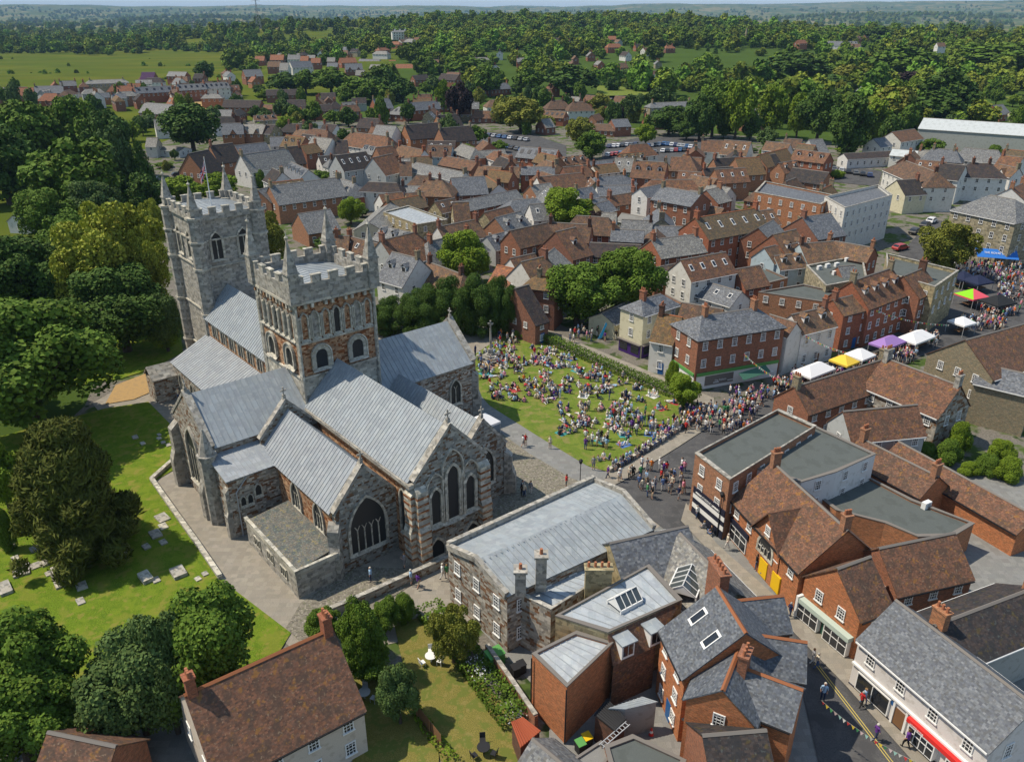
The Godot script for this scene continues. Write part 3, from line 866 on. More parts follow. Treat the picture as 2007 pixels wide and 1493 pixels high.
	# crossing tower
	wall_box(t, "tower_wall", -87.0, -77.3, 34.2, 43.9, 0, 12.8, mats.pale)
	wall_box(t, "tower_wall", -86.95, -77.35, 34.25, 43.85, 12.8, 21.6, mats.brown_rubble)
	for h in [12.7, 16.8]: ring_course(t, -87.0, -77.3, 34.2, 43.9, h, .16, .24)
	ring_course(t, -87.0, -77.3, 34.2, 43.9, 21.45, .42, .3)
	for c in [[-87.0, 34.2], [-77.3, 34.2], [-77.3, 43.9], [-87.0, 43.9]]:
		var q := MB.new()
		for k in 3: q.tube(ch(c[0] + (.0 if k < 2 else .0) + [0.0, .22, -.22][k], 8, c[1]), ch(c[0] + [0.0, .22, -.22][k], 21.4, c[1]), .17, .17, 6)
		obj("corner_shaft", q, mats.pale, t)
		pinnacle(t, ch(c[0] + (.35 if c[0] < -80 else -.35) * -.2, 21.7, c[1]), .62, 3.3, 3.6)
	battlement(t, -87.35, -76.95, 33.85, 44.25, 21.75, 23.7, 24.45, 5)
	lead_roof(t, "tower_roof", ch(-86.9, 22.5, 34.3), ch(-77.4, 22.5, 34.3), ch(-77.4, 23.0, 39.0), ch(-86.9, 23.0, 39.0), .7)
	lead_roof(t, "tower_roof", ch(-77.4, 22.5, 43.8), ch(-86.9, 22.5, 43.8), ch(-86.9, 23.0, 39.05), ch(-77.4, 23.0, 39.05), .7)
	for face in 4:
		var nrm: Vector3 = [EE, SS, NN, WW][face]
		for i in 2:
			var off := -2.3 if i == 0 else 2.3
			var p: Vector3 = [ch(-77.33, 13.6, 39.05 + off), ch(-82.15 + off, 13.6, 34.23), ch(-82.15 + off, 13.6, 43.87), ch(-86.97, 13.6, 39.05 + off)][face]
			arch_window(t, p, nrm, .72, 1.5, false, 1, .42, .2)
			arch_window(t, p + nrm * .03 - Vector3.UP * .0, nrm, 1.12, 1.6, false, 1, .16, .3, null, "arch_moulding", true)
			if face > 1: break
		if face < 2:
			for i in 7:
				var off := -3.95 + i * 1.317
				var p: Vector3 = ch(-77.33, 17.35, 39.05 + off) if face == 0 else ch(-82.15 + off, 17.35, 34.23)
				var pm: Material = mats.leaded if i == 3 else (mats.brown_rubble if i % 2 == 0 else mats.ashlar)  # middle arch: dark pane colour stands in for the shade inside an open arch
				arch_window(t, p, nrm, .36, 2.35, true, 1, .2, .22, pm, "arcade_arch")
				var sh := MB.new()
				var u := Vector3.UP.cross(nrm)
				for k in [-.66, -.46]: sh.tube(p + u * k + nrm * .24, p + u * k + nrm * .24 + Vector3.UP * 2.5, .07, .07, 6)
				sh.box(p - u.abs() * .0 + u * -.56 + Vector3.UP * 2.45 - Vector3(.2, 0, .2) + nrm * .14, p + u * -.56 + Vector3.UP * 2.68 + Vector3(.2, 0, .2) + nrm * .14)
				obj("colonnette", sh, mats.pale, t)
			# stone corbel blocks under the cornice
			for i in 12:
				var off := -4.5 + i * .82
				var p: Vector3 = ch(-77.35, 20.95, 39.05 + off) if face == 0 else ch(-82.15 + off, 20.95, 34.25)
				var cb := MB.new()
				cb.box(p - Vector3(.16, 0, .16), p + Vector3(.16, .45, .16) + nrm * .3)
				obj("corbel", cb, mats.pale if i % 3 else mats.brown_rubble, t)
	# chancel
	wall_box(t, "chancel_wall", -77.29, -55.9, 34.3, 42.9, 0, 9.7, mats.brown_rubble)
	gable_wall(t, "chancel_gable", ch(-55.2, 0, 34.3), ch(-55.2, 0, 42.9), 9.8, 14.4, .68, mats.grey_rubble)
	lead_roof(t, "chancel_roof", ch(-77.2, 9.55, 33.85), ch(-55.85, 9.55, 33.85), ch(-55.85, 14.2, 38.6), ch(-77.2, 14.2, 38.6), .52)
	lead_roof(t, "chancel_roof", ch(-55.85, 9.55, 43.35), ch(-77.2, 9.55, 43.35), ch(-77.2, 14.2, 38.62), ch(-55.85, 14.2, 38.62), 3.0)
	var cor := MB.new()
	cor.box(ch(-77.2, 9.1, 34.3), ch(-55.3, 9.5, 33.7))
	obj("cornice", cor, mats.ashlar, t)
	for i in 26:
		var cb := MB.new()
		var p := ch(-76.4 + i * .8, 8.7, 34.3)
		cb.box(p + Vector3(-.14, 0, 0), p + Vector3(.14, .4, .34))
		obj("corbel", cb, mats.brown_rubble, t)
	for a in [[36.5, .55, 4.2, 3.0], [38.6, .68, 4.0, 4.9], [40.7, .55, 4.2, 3.0]]:
		arch_window(t, ch(-55.2, a[2], a[0]), EE, a[1], a[3], true, 1, .34, .24)
		arch_window(t, ch(-55.2, a[2] - .1, a[0]), EE, a[1] + .5, a[3] + 1.0, true, 1, .16, .3, null, "arch_moulding", true)
	for n in [36.4, 40.8]: arch_window(t, ch(-55.2, .25, n), EE, .95, .5, true, 1, .3, .25)
	for n in [34.3, 42.9]: buttress(t, ch(-55.2, 0, n + (.5 if n < 38 else -.5)), EE, 1.25, .75, 9.4, true)
	buttress(t, ch(-55.9, 0, 34.3), SS, 1.25, .75, 9.0, true)
	buttress(t, ch(-55.9, 0, 42.9), NN, 1.25, .75, 9.0, true)
	arch_window(t, ch(-57.4, 3.0, 34.3), SS, .45, 4.2, true, 1, .2, .2)
	# north chapel
	wall_box(t, "chapel_wall", -76.6, -60.5, 42.91, 49.4, 0, 6.5, mats.rubble)
	gable_wall(t, "chapel_gable", ch(-59.9, 0, 43.0), ch(-59.9, 0, 49.4), 6.7, 10.5, .6, mats.grey_rubble)
	lead_roof(t, "chapel_roof", ch(-76.5, 6.6, 42.7), ch(-60.4, 6.6, 42.7), ch(-60.4, 10.3, 46.2), ch(-76.5, 10.3, 46.2), .55)
	lead_roof(t, "chapel_roof", ch(-60.4, 6.4, 49.8), ch(-76.5, 6.4, 49.8), ch(-76.5, 10.3, 46.22), ch(-60.4, 10.3, 46.22), 3.0)
	arch_window(t, ch(-59.9, 2.6, 46.2), EE, 1.25, 2.3, true, 3, .28, .22)
	buttress(t, ch(-60.2, 0, 49.4), Vector3(.707, 0, -.707), 1.1, 1.3, 5.4)
	# south chapel
	wall_box(t, "chapel_wall", -75.4, -59.5, 27.6, 34.29, 0, 7.2, mats.brown_rubble)
	gable_wall(t, "chapel_gable", ch(-58.9, 0, 27.6), ch(-58.9, 0, 34.29), 7.2, 11.2, .6, mats.grey_rubble)
	gable_wall(t, "chapel_gable", ch(-75.5, 0, 34.2), ch(-75.5, 0, 27.6), 8.4, 12.0, .5, mats.grey_rubble)
	lead_roof(t, "chapel_roof", ch(-75.4, 7.05, 27.2), ch(-59.4, 7.05, 27.2), ch(-59.4, 11.0, 31.0), ch(-75.4, 11.0, 31.0), .55, mats.warm_lead)
	lead_roof(t, "chapel_roof", ch(-59.4, 7.4, 34.28), ch(-75.4, 7.4, 34.28), ch(-75.4, 11.0, 31.02), ch(-59.4, 11.0, 31.02), 3.0)
	arch_window(t, ch(-58.9, 1.9, 30.9), EE, 1.95, 2.5, true, 5, .3, .22)
	for x in [-67.3, -62.4]: arch_window(t, ch(x, 3.7, 27.6), SS, .85, 1.5, true, 3, .26, .2)
	buttress(t, ch(-59.2, 0, 27.6), Vector3(.707, 0, .707), 1.1, 1.2, 6.0)
	buttress(t, ch(-72.0, 0, 27.6), SS, .8, .7, 6.2)
	# north transept
	wall_box(t, "transept_wall", -86.6, -76.6, 43.89, 57.4, 0, 8.9, mats.rubble)
	gable_wall(t, "transept_gable", ch(-76.6, 0, 58.0), ch(-86.6, 0, 58.0), 8.9, 13.2, .65, mats.rubble)
	lead_roof(t, "transept_roof", ch(-76.2, 8.6, 43.95), ch(-76.2, 8.6, 57.4), ch(-81.6, 13.0, 57.4), ch(-81.6, 13.0, 43.95), .62)
	lead_roof(t, "transept_roof", ch(-87.0, 8.6, 57.4), ch(-87.0, 8.6, 43.95), ch(-81.62, 13.0, 43.95), ch(-81.62, 13.0, 57.4), 3.0)
	arch_window(t, ch(-76.6, 3.6, 54.6), EE, .75, 2.0, true, 2, .24, .2)
	buttress(t, ch(-76.9, 0, 57.7), Vector3(.707, 0, -.707), 1.0, 1.1, 7.4)
	var tr := MB.new()
	tr.tube(ch(-87.4, 0, 46.0), ch(-87.4, 11.6, 46.0), 1.5, 1.5, 8)
	tr.tube(ch(-87.4, 11.6, 46.0), ch(-87.4, 14.0, 46.0), 1.75, .1, 8)
	obj("stair_turret", tr, mats.ashlar, t)
	# south transept
	wall_box(t, "transept_wall", -86.6, -76.0, 22.9, 34.19, 0, 8.9, mats.rubble)
	gable_wall(t, "transept_gable", ch(-86.6, 0, 22.3), ch(-76.0, 0, 22.3), 8.9, 13.2, .6, mats.rubble)
	lead_roof(t, "transept_roof", ch(-75.7, 8.7, 22.9), ch(-75.7, 8.7, 34.15), ch(-81.3, 13.0, 34.15), ch(-81.3, 13.0, 22.9), .62)
	lead_roof(t, "transept_roof", ch(-86.9, 8.7, 34.15), ch(-86.9, 8.7, 22.9), ch(-81.32, 13.0, 22.9), ch(-81.32, 13.0, 34.15), 3.0)
	arch_window(t, ch(-81.3, 2.2, 22.3), SS, 1.6, 4.0, true, 4, .34, .25)
	buttress(t, ch(-85.9, 0, 22.3), SS, 1.1, 1.3, 8.0)
	buttress(t, ch(-77.0, 0, 22.3), SS, 1.1, 1.3, 8.0)
	# stair turret with stone cap at the south east corner
	var st := MB.new()
	st.tube(ch(-75.5, 0, 21.9), ch(-75.5, 8.2, 21.9), .85, .8, 8)
	st.tube(ch(-75.5, 8.2, 21.9), ch(-75.5, 8.5, 21.9), 1.05, 1.05, 8)
	st.tube(ch(-75.5, 8.5, 21.9), ch(-75.5, 11.4, 21.9), .85, .08, 8)
	obj("stair_turret", st, mats.ashlar, t)
	# low lead-roofed lodging east of the transept
	wall_box(t, "lodging_wall", -75.99, -71.4, 22.2, 27.59, 0, 7.0, mats.rubble)
	wall_box(t, "lodging_wall", -75.99, -71.41, 27.59, 28.6, 0, 6.9, mats.rubble)
	lead_roof(t, "lodging_roof", ch(-71.2, 7.05, 22.0), ch(-71.2, 7.05, 28.5), ch(-76.0, 7.9, 28.5), ch(-76.0, 7.9, 22.0), .5, mats.warm_lead)
	arch_window(t, ch(-71.4, 4.2, 25.2), EE, .32, .7, true, 1, .16, .15)
	for k in 2: arch_window(t, ch(-71.4, 3.6 - k * 0.0, 23.5 + k * .75), EE, .26, .6, true, 1, .12, .12)
	buttress(t, ch(-71.8, 0, 22.2), SS, .8, .6, 6.2)
	var dp := MB.new()
	dp.tube(ch(-71.3, 0, 22.9), ch(-71.3, 5.4, 22.9), .07, .07, 6); dp.tube(ch(-71.3, 5.4, 22.9), ch(-71.3, 6.8, 24.2), .07, .07, 6)
	obj("downpipe", dp, mats.metal, t)
	# vestry
	wall_box(t, "vestry_wall", -69.6, -58.3, 22.8, 27.55, 0, 3.0, mats.ashlar)
	var vr := MB.new()
	vr.slab([ch(-69.4, 3.1, 23.1), ch(-58.6, 3.1, 23.1), ch(-58.9, 3.55, 27.5), ch(-69.4, 3.55, 27.5)], .1)
	obj("vestry_roof", vr, mats.moss_tile, t)
	var vp := MB.new()
	vp.box(ch(-69.7, 2.9, 23.05), ch(-58.2, 3.35, 22.7)); vp.box(ch(-58.5, 2.9, 27.5), ch(-58.19, 3.35, 23.06))
	obj("vestry_parapet", vp, mats.pale, t)
	for x in [-67.0, -64.0, -61.0]:
		var w := MB.new()
		var c := ch(x, 1.2, 22.8)
		w.box(c + Vector3(-.7, -.12, 0), c + Vector3(.7, 0, .12)); w.box(c + Vector3(-.7, .95, 0), c + Vector3(.7, 1.07, .12))
		for k in 4: w.box(c + Vector3(-.7 + k * .433, 0, 0), c + Vector3(-.6 + k * .433, .95, .1))
		var o := obj("window", w, mats.pale, t)
		var p := MB.new()
		p.box(c + Vector3(-.65, 0, 0), c + Vector3(.65, .95, .03))
		obj("pane", p, mats.leaded, o)
	# tower flag
	var pole := MB.new()
	var fb := t.position + t.basis * ch(-115.0, 25.1, 40.3)
	pole.tube(Vector3(0, 0, 0), Vector3(0, 6.6, 0), .09, .05, 8)
	var pt := thing("flagpole", "white flagpole on the roof of the west tower", "flagpole", fb)
	obj("pole", pole, mats.white, pt)
	var kn := MB.new(); kn.tube(Vector3(0, 6.6, 0), Vector3(0, 6.8, 0), .1, .06, 6)
	obj("knob", kn, mats.pale, pt)
	var im := Image.create(60, 30, false, Image.FORMAT_RGB8)
	im.fill(Color(.02, .06, .32))
	for y in 30:
		for x in 60:
			var fx := x - 29.5; var fy := y - 14.5
			var dg := minf(absf(fx - fy * 2.0), absf(fx + fy * 2.0)) / 2.236
			if dg < 3.2: im.set_pixel(x, y, Color(.9, .9, .9))
			if dg < 1.1: im.set_pixel(x, y, Color(.72, .05, .1))
			if absf(fx) < 5 or absf(fy) < 5: im.set_pixel(x, y, Color(.9, .9, .9))
			if absf(fx) < 3 or absf(fy) < 3: im.set_pixel(x, y, Color(.72, .05, .1))
	var fm := StandardMaterial3D.new(); fm.albedo_texture = ImageTexture.create_from_image(im); fm.roughness = .9
	var fl := MB.new()
	var gx := 14; var gy := 10
	var pos := func(i: int, j: int) -> Vector3:
		var a := float(i) / gx; var b := float(j) / gy
		return Vector3(-a * .95 - .06, -a * 2.1 - b * (1.7 - a * .3), sin(a * 9.0 + b * 1.5) * .22 * a)
	for i in gx:
		for j in gy:
			var q := [[i, j], [i, j + 1], [i + 1, j + 1], [i + 1, j]]
			var s := fl.t.size()
			fl.quad(pos.call(i, j), pos.call(i, j + 1), pos.call(i + 1, j + 1), pos.call(i + 1, j))
			var order := [0, 2, 1, 0, 3, 2]
			for k in 6: fl.t[s + k] = Vector2(q[order[k]][0] / float(gx), q[order[k]][1] / float(gy))
	var fo := obj("flag", fl, fm)
	fo.position = fb + Vector3(0, 6.3, 0)
	tag(fo, "red white and blue crossed flag drooping from the tower flagpole", "flag")

# ---------- trees ----------
var leaf_mats := []
var protos := {}
func build_leaf_mats() -> void:
	for c in [[.088, .165, .025], [.058, .118, .026], [.135, .225, .024], [.165, .20, .042], [.034, .024, .030], [.080, .142, .050], [.32, .27, .016], [.19, .19, .026], [.27, .33, .06], [.078, .102, .022]]:
		var m := StandardMaterial3D.new()
		m.albedo_color = lin(c[0] * 1.14, c[1] * 1.02, c[2] * .85)
		m.vertex_color_use_as_albedo = true
		m.roughness = .75
		m.metallic_specular = .25
		m.backlight_enabled = true
		m.backlight = lin(c[0] * .6, c[1] * .6, c[2] * .4)
		leaf_mats.append(m)
func rdir() -> Vector3:
	var y := rng.randf_range(-1, 1)
	var a := rng.randf() * TAU
	var r := sqrt(1.0 - y * y)
	return Vector3(r * cos(a), y, r * sin(a))
var leaf_tone := 1.0
func leaf(mb: MB, p: Vector3, nrm: Vector3, w: float, h: float, axis := Vector3.ZERO) -> void:
	var u := (axis if axis != Vector3.ZERO else rdir()).cross(nrm)
	if u.length() < .05: u = Vector3(1, 0, .3).cross(nrm)
	u = u.normalized() * w
	var v := nrm.cross(u).normalized() * h
	var k := rng.randf_range(.62, 1.3) * leaf_tone
	var warm := rng.randf_range(.92, 1.12)
	var cc := Color(k * warm, k, k * .9)
	var q := [p - u, p + v * 1.15, p + u, p - u, p + u, p - v]
	for i in 6:
		mb.v.append(q[i]); mb.n.append(nrm); mb.c.append(cc); mb.t.append(Vector2.ZERO)
func tree_proto(kind: String, seed_: int, leaves: int, size: float) -> Node3D:
	# crown about 10 m across and 11 m tall on its trunk
	rng.seed = seed_
	var root := Node3D.new()
	var tk := MB.new()
	var cr := MB.new()
	var lobes := []
	if kind == "A" or kind == "P":
		for i in 52:
			var d := rdir()
			d.y = d.y * .85 + .12
			var f := rng.randf_range(.5, .96)
			var sq := 1.0 - .30 * maxf(d.y, 0.0) - (.35 * maxf(-d.y - .2, 0.0))
			lobes.append([Vector3(d.x * 4.8 * f * sq, 5.4 + d.y * 5.0 * f, d.z * 4.8 * f * sq), rng.randf_range(.65, 1.75) * (1.0 if kind == "A" else .75)])
		lobes.append([Vector3(0, 5.0, 0), 2.6])
		lobes.append([Vector3(.6, 7.2, .3), 1.9])
	elif kind == "Y" or kind == "H":
		for i in (90 if kind == "Y" else 44):
			var y := rng.randf_range(.06, 1.0)
			var rr := (1.0 - pow(y, 1.15) * .86) if kind == "Y" else (1.0 - pow(y, 5.0) * .55)
			var a := rng.randf() * TAU
			var jag := rng.randf_range(.75, 1.22) if kind == "Y" else 1.0
			lobes.append([Vector3(cos(a) * 3.9 * rr * jag, .6 + y * 9.2, sin(a) * 3.9 * rr * jag), rng.randf_range(.55, 1.25) if kind == "Y" else rng.randf_range(.9, 1.7)])
		for y in [1.5, 4.0, 6.5]: lobes.append([Vector3(0, y, 0), 2.8])
	elif kind == "C":
		for i in 30:
			var y := float(i) / 30.0
			var a := i * 2.4
			var rr := 3.6 * (1.0 - y) + .3
			lobes.append([Vector3(cos(a) * rr * .6, .8 + y * 9.8, sin(a) * rr * .6), .5 + rr * .42])
	else:
		for i in 16:
			var d := rdir()
			lobes.append([Vector3(d.x * 3.4, 3.0 + d.y * 2.2, d.z * 3.4), rng.randf_range(1.2, 2.2)])
		lobes.append([Vector3(0, 3, 0), 3.2])
	var tot := 0.0
	for l in lobes: tot += l[1] * l[1]
	for l in lobes:
		var cnt := int(leaves * l[1] * l[1] / tot)
		leaf_tone = rng.randf_range(.78, 1.25)
		for i in cnt:
			var d := rdir()
			if d.y < -.3 and rng.randf() < .6: d.y = -d.y
			var f := rng.randf_range(.72, 1.08)
			var p: Vector3 = l[0] + d * l[1] * f
			if p.y < .1: continue
			var s := size * rng.randf_range(.5, 1.6)
			if kind == "Y" or kind == "H" or kind == "C":
				var ax := (d + Vector3.UP * (.6 if kind != "H" else 1.6)).normalized()
				var nn := (d + rdir() * .8).normalized()
				leaf(cr, p, nn, s * .42, s * (1.9 if kind == "Y" else 1.15), ax.cross(nn).cross(nn))
			elif kind == "P":
				leaf(cr, p, (d * .5 + rdir()).normalized(), s * .8, s * .9)
			else:
				leaf(cr, p, (d * .8 + rdir() * .75 + Vector3.UP * .35).normalized(), s, s)
	var th := 3.6 if kind in ["A", "P"] else 1.2
	tk.tube(Vector3.ZERO, Vector3(.1, th, 0), .42, .26, 8)
	if kind in ["A", "P"]:
		for i in 6:
			var a := i * 1.05 + .3
			tk.tube(Vector3(.06, th * .62 + .2 * i, 0), Vector3(cos(a) * 2.6, th + 1.6 + .35 * i, sin(a) * 2.6), .2, .07, 5)
		tk.tube(Vector3(.1, th, 0), Vector3(0, 9.0, 0), .26, .05, 6)
	var t := obj("trunk", tk, mats.bark, root)
	var c := obj("crown", cr, leaf_mats[0], root, true)
	return root
func plant(kind: String, lod: int, at_: Vector3, wide: float, tall: float, tint: int, called: String, label: String, group: String) -> Node3D:
	var v := rng.randi() % 2 if kind == "A" else 0
	var key := kind + str(lod) + str(v)
	if not protos.has(key):
		var st := rng.state
		var n: int = [36000, 11000, 4200][lod]
		var s: float = [.122, .215, .34][lod]
		if kind == "S": n = n * 2 / 3
		if kind in ["Y", "H"]: n = int(n * 1.8)
		if kind == "P": n = int(n * .9)
		protos[key] = tree_proto(kind, 100 + key.hash() % 1000, n, s)
		rng.state = st
	var r: Node3D = protos[key].duplicate()
	r.name = numbered(called)
	add_child(r)
	r.position = at_
	r.rotation.y = rng.randf() * TAU
	var ph := 11.0 if kind != "S" else 6.4
	var pw := 11.2 if kind in ["A", "P"] else (11.0 if kind != "C" else 8.0)
	r.scale = Vector3(wide / pw, tall / ph, wide / pw)
	var cr: MeshInstance3D = r.get_node("crown")
	cr.material_override = leaf_mats[tint]
	tag(r, label, "tree" if kind != "S" else "shrub", group)
	return r
const TINT_WORD := ["mid green", "dark green", "bright green", "olive green", "dark purple", "grey green", "golden yellow", "yellowish", "pale yellow green", "dark olive"]
func build_trees() -> void:
	build_leaf_mats()
	rng.seed = 77
	for r in TREES:
		var kind: String = r[4]
		var yb: float = r[2]
		var p := at(r[0], yb)
		for i in 6: p = at(r[0], yb, land(p.x, p.z))
		var d := Vector2(p.x, p.z).length()
		var top := at(r[0], r[1], 0.0)
		# height of the crown top straight above the foot
		var dr := (at(r[0], r[1], -1000.0) - Vector3(0, EYE, 0))
		var h: float = EYE + dr.y * d / Vector2(dr.x, dr.z).length() - p.y
		h = clampf(h, 1.2, 26.0)
		var slant := Vector3(p.x, EYE - h * .5, p.z).length()
		var wide: float = r[3] / FOCAL * slant * 1.16
		var lod := 0 if d < 215 else (1 if d < 420 else 2)
		var kw: String = {"A": "broadleaf tree", "P": "airy open tree", "Y": "yew tree", "H": "clipped yew", "C": "conifer", "S": "shrub"}[kind]
		var zone: String
		if r[0] < 620 and r[1] > 1120: zone = "at the foot of the churchyard lawn"
		elif r[0] < 620 and r[1] > 330: zone = "in the churchyard beside the church"
		elif r[1] > 1100: zone = "in the cottage garden"
		elif kind == "H": zone = "in the dark yew row behind the church"
		elif r[1] > 700: zone = "beside the green" if r[0] < 1500 else "in the walled garden"
		elif r[1] > 340: zone = "by the lanes round the green"
		else: zone = place_word(p.x, p.z)
		plant(kind, lod, p, wide, h, int(r[5]), {"A": "broadleaf_tree", "P": "broadleaf_tree", "Y": "yew_tree", "H": "yew_tree", "C": "conifer_tree", "S": "garden_shrub"}[kind], TINT_WORD[int(r[5])] + " " + kw + " " + zone, "trees " + zone)
	# small garden trees between the houses
	for i in 330:
		var z := -rng.randf_range(165, 560)
		var x := rng.randf_range(-.62, .62) * -z
		if z > -240 and (x < -45 or x > 70): continue
		if absf(x - 50) < 45 and absf(z + 330) < 32: continue
		var ok := true
		for h in HOUSES + COTTAGES:
			if Vector2(h[0] - x, h[1] - z).length() < (7.5 if z > -300 else 9.0): ok = false
		if not ok: continue
		var tn := [0, 0, 1, 2, 3, 5][rng.randi() % 6] as int
		plant("A" if rng.randf() < .7 else "S", 2, Vector3(x, land(x, z), z), rng.randf_range(3, 8) if z > -330 else rng.randf_range(6, 12), rng.randf_range(2, 5.5) if z > -330 else rng.randf_range(5, 13), tn, "garden_tree", ["low ", "small ", "bushy ", "rounded "][i % 4] + TINT_WORD[tn] + " garden tree " + place_word(x, z), "trees " + place_word(x, z))
	# far woods, each a mass of crowns nobody could count
	var far := tree_proto("A", 901, 1700, .52)
	var low := tree_proto("A", 902, 600, .9)
	var sets := {"hill_wood": [], "meadow_wood": [], "distant_woods": []}
	var fn := FastNoiseLite.new(); fn.seed = 21; fn.frequency = .006
	var zz := -400.0
	while zz > -2300.0:
		var step := 10.5 + (-zz - 400) * .004
		var x := -1500.0
		while x < 1700.0:
			x += step
			var px := x + rng.randf_range(-4, 4)
			var pz := zz + rng.randf_range(-4, 4)
			var d := -pz
			if absf(px) > d * .72 + 20: continue
			if px < -215 - (d - 640) * .33 and d < 1130: continue      # water meadows
			if px < -100 and d < 760: continue
			if d < 575 and px < 70 + (575 - d) * .35: continue
			if d < 500 and px > 215 and d > 400 and px < 330 and rng.randf() < .5: continue
			if px > 130 and px < 290 and d > 700 and d < 900 and rng.randf() < .9: continue   # burial ground
			if px > 380 and d < 640: continue
			if px > 500 + (d - 900) * .1 and d > 900 and fn.get_noise_2d(px, pz) < .12: continue
			if d < 680 and fn.get_noise_2d(px * 1.5, pz * 1.5) < -.05: continue
			if fn.get_noise_2d(px * 2.0 + 900, pz * 2.0) < -.27: continue
			if px < -250 and d > 1130 and fn.get_noise_2d(px * .8, pz * 2.4) < .0: continue
			var clash := false
			for h in HOUSES + COTTAGES:
				if h[1] < -380 and absf(h[0] - px) < 15 and pz - h[1] < 34 and pz - h[1] > -10: clash = true
			if absf(px + .14 * d) < 22 and d > 900 and d < 1135: clash = true
			if clash: continue
			sets["meadow_wood" if px < -300 else "hill_wood"].append([px, pz, rng.randf_range(.55, 1.0) + pow(rng.randf(), 2.0) * 1.05, rng.randf()])
		zz -= step
	for line in [-700.0, -790.0, -905.0, -1040.0]:      # scrub along the meadow ditches
		for i in 60:
			var x := rng.randf_range(-900, -230)
			if absf(x) > -line * .72 or fn.get_noise_2d(x * 3.0, line) < .05: continue
			sets["meadow_wood"].append([x, line + rng.randf_range(-9, 9), rng.randf_range(.2, .5), rng.randf()])
	for i in 22000:
		var d := rng.randf_range(2300, 9000)
		var x := rng.randf_range(-.7, .7) * d
		var wood := fn.get_noise_2d(x * .22, d * .8)
		var knoll := Vector2((x - 100) / 115, (d - 4000) / 300).length() < 1.05 or Vector2((x - 450) / 215, (d - 4200) / 300).length() < 1.05 or Vector2((x + 1700) / 700, (d - 5200) / 350).length() < 1.0 or Vector2((x - 2300) / 900, (d - 5200) / 350).length() < 1.0
		if wood < (.22 if x < 400 else .34) and not knoll: continue
		sets["distant_woods"].append([x, -d, rng.randf_range(1.3, 2.4), rng.randf()])
	for k in [[100.0, -4000.0, 115.0], [450.0, -4200.0, 215.0]]:
		for i in 420:
			var a := rng.randf() * TAU; var f := sqrt(rng.randf())
			sets["distant_woods"].append([k[0] + cos(a) * f * k[2], k[1] + sin(a) * f * 300.0, rng.randf_range(1.2, 2.0), rng.randf()])
	var tn := FastNoiseLite.new(); tn.seed = 4; tn.frequency = 0.0012
	var labels := {"hill_wood": "dense green wood covering the hill behind the town", "meadow_wood": "trees and scrub along the river beyond the meadows", "distant_woods": "hazy woods scattered over the distant farmland"}
	for key in sets:
		var mm := MultiMesh.new()
		mm.transform_format = MultiMesh.TRANSFORM_3D
		mm.use_colors = true
		mm.mesh = (far if key == "hill_wood" else low).get_node("crown").mesh.duplicate()
		mm.mesh.surface_set_material(0, leaf_mats[0])
		mm.instance_count = sets[key].size()
		for i in sets[key].size():
			var q: Array = sets[key][i]
			var b := Basis(Vector3.UP, q[3] * TAU * 3.0).scaled(Vector3(q[2], q[2] * (.75 + q[3] * .5), q[2]))
			var y := land(q[0], q[1]) + far_rise(q[0], q[1], tn) - 1.6
			mm.set_instance_transform(i, Transform3D(b, Vector3(q[0], y, q[1])))
			var k: float = .75 + .95 * fposmod(q[3] * 7.3, 1.0)
			mm.set_instance_color(i, Color(k * (.85 + .6 * fposmod(q[3] * 13.7, 1.0)), k, k * .95))
		var o := MultiMeshInstance3D.new()
		o.multimesh = mm
		o.name = key
		add_child(o)
		tag(o, labels[key], "woodland", "", "stuff")
func hedge(called: String, label: String, pts: Array, wide: float, tall: float, tint: int) -> void:
	var mb := MB.new()
	for i in range(0, pts.size() - 2, 2):
		var a := at(pts[i], pts[i + 1]); var b := at(pts[i + 2], pts[i + 3])
		var L := a.distance_to(b)
		var u := (b - a) / L
		var s := u.cross(Vector3.UP)
		for k in int(L * wide * tall * 95):
			var f := rng.randf_range(-1, 1)
			var top := rng.randf() < .5
			var q := a + u * rng.randf() * L
			var bump := 1.0 + .14 * sin(rng.randf() * 6.0) + (.35 * sin(q.x * 2.3 + q.z) * sin(q.z * 1.7 + f) if called == "flower_border" else 0.0)
			var y := tall * bump * (1.0 if top else rng.randf())
			var o := f if top else signf(f) * rng.randf_range(.85, 1.05)
			var nn := (Vector3.UP if top else s * signf(f)) + rdir() * .7
			leaf(mb, q + s * o * wide * .5 + Vector3.UP * y, nn.normalized(), .1, .11)
	tag(obj(called, mb, leaf_mats[tint], null, true), label, "hedge")

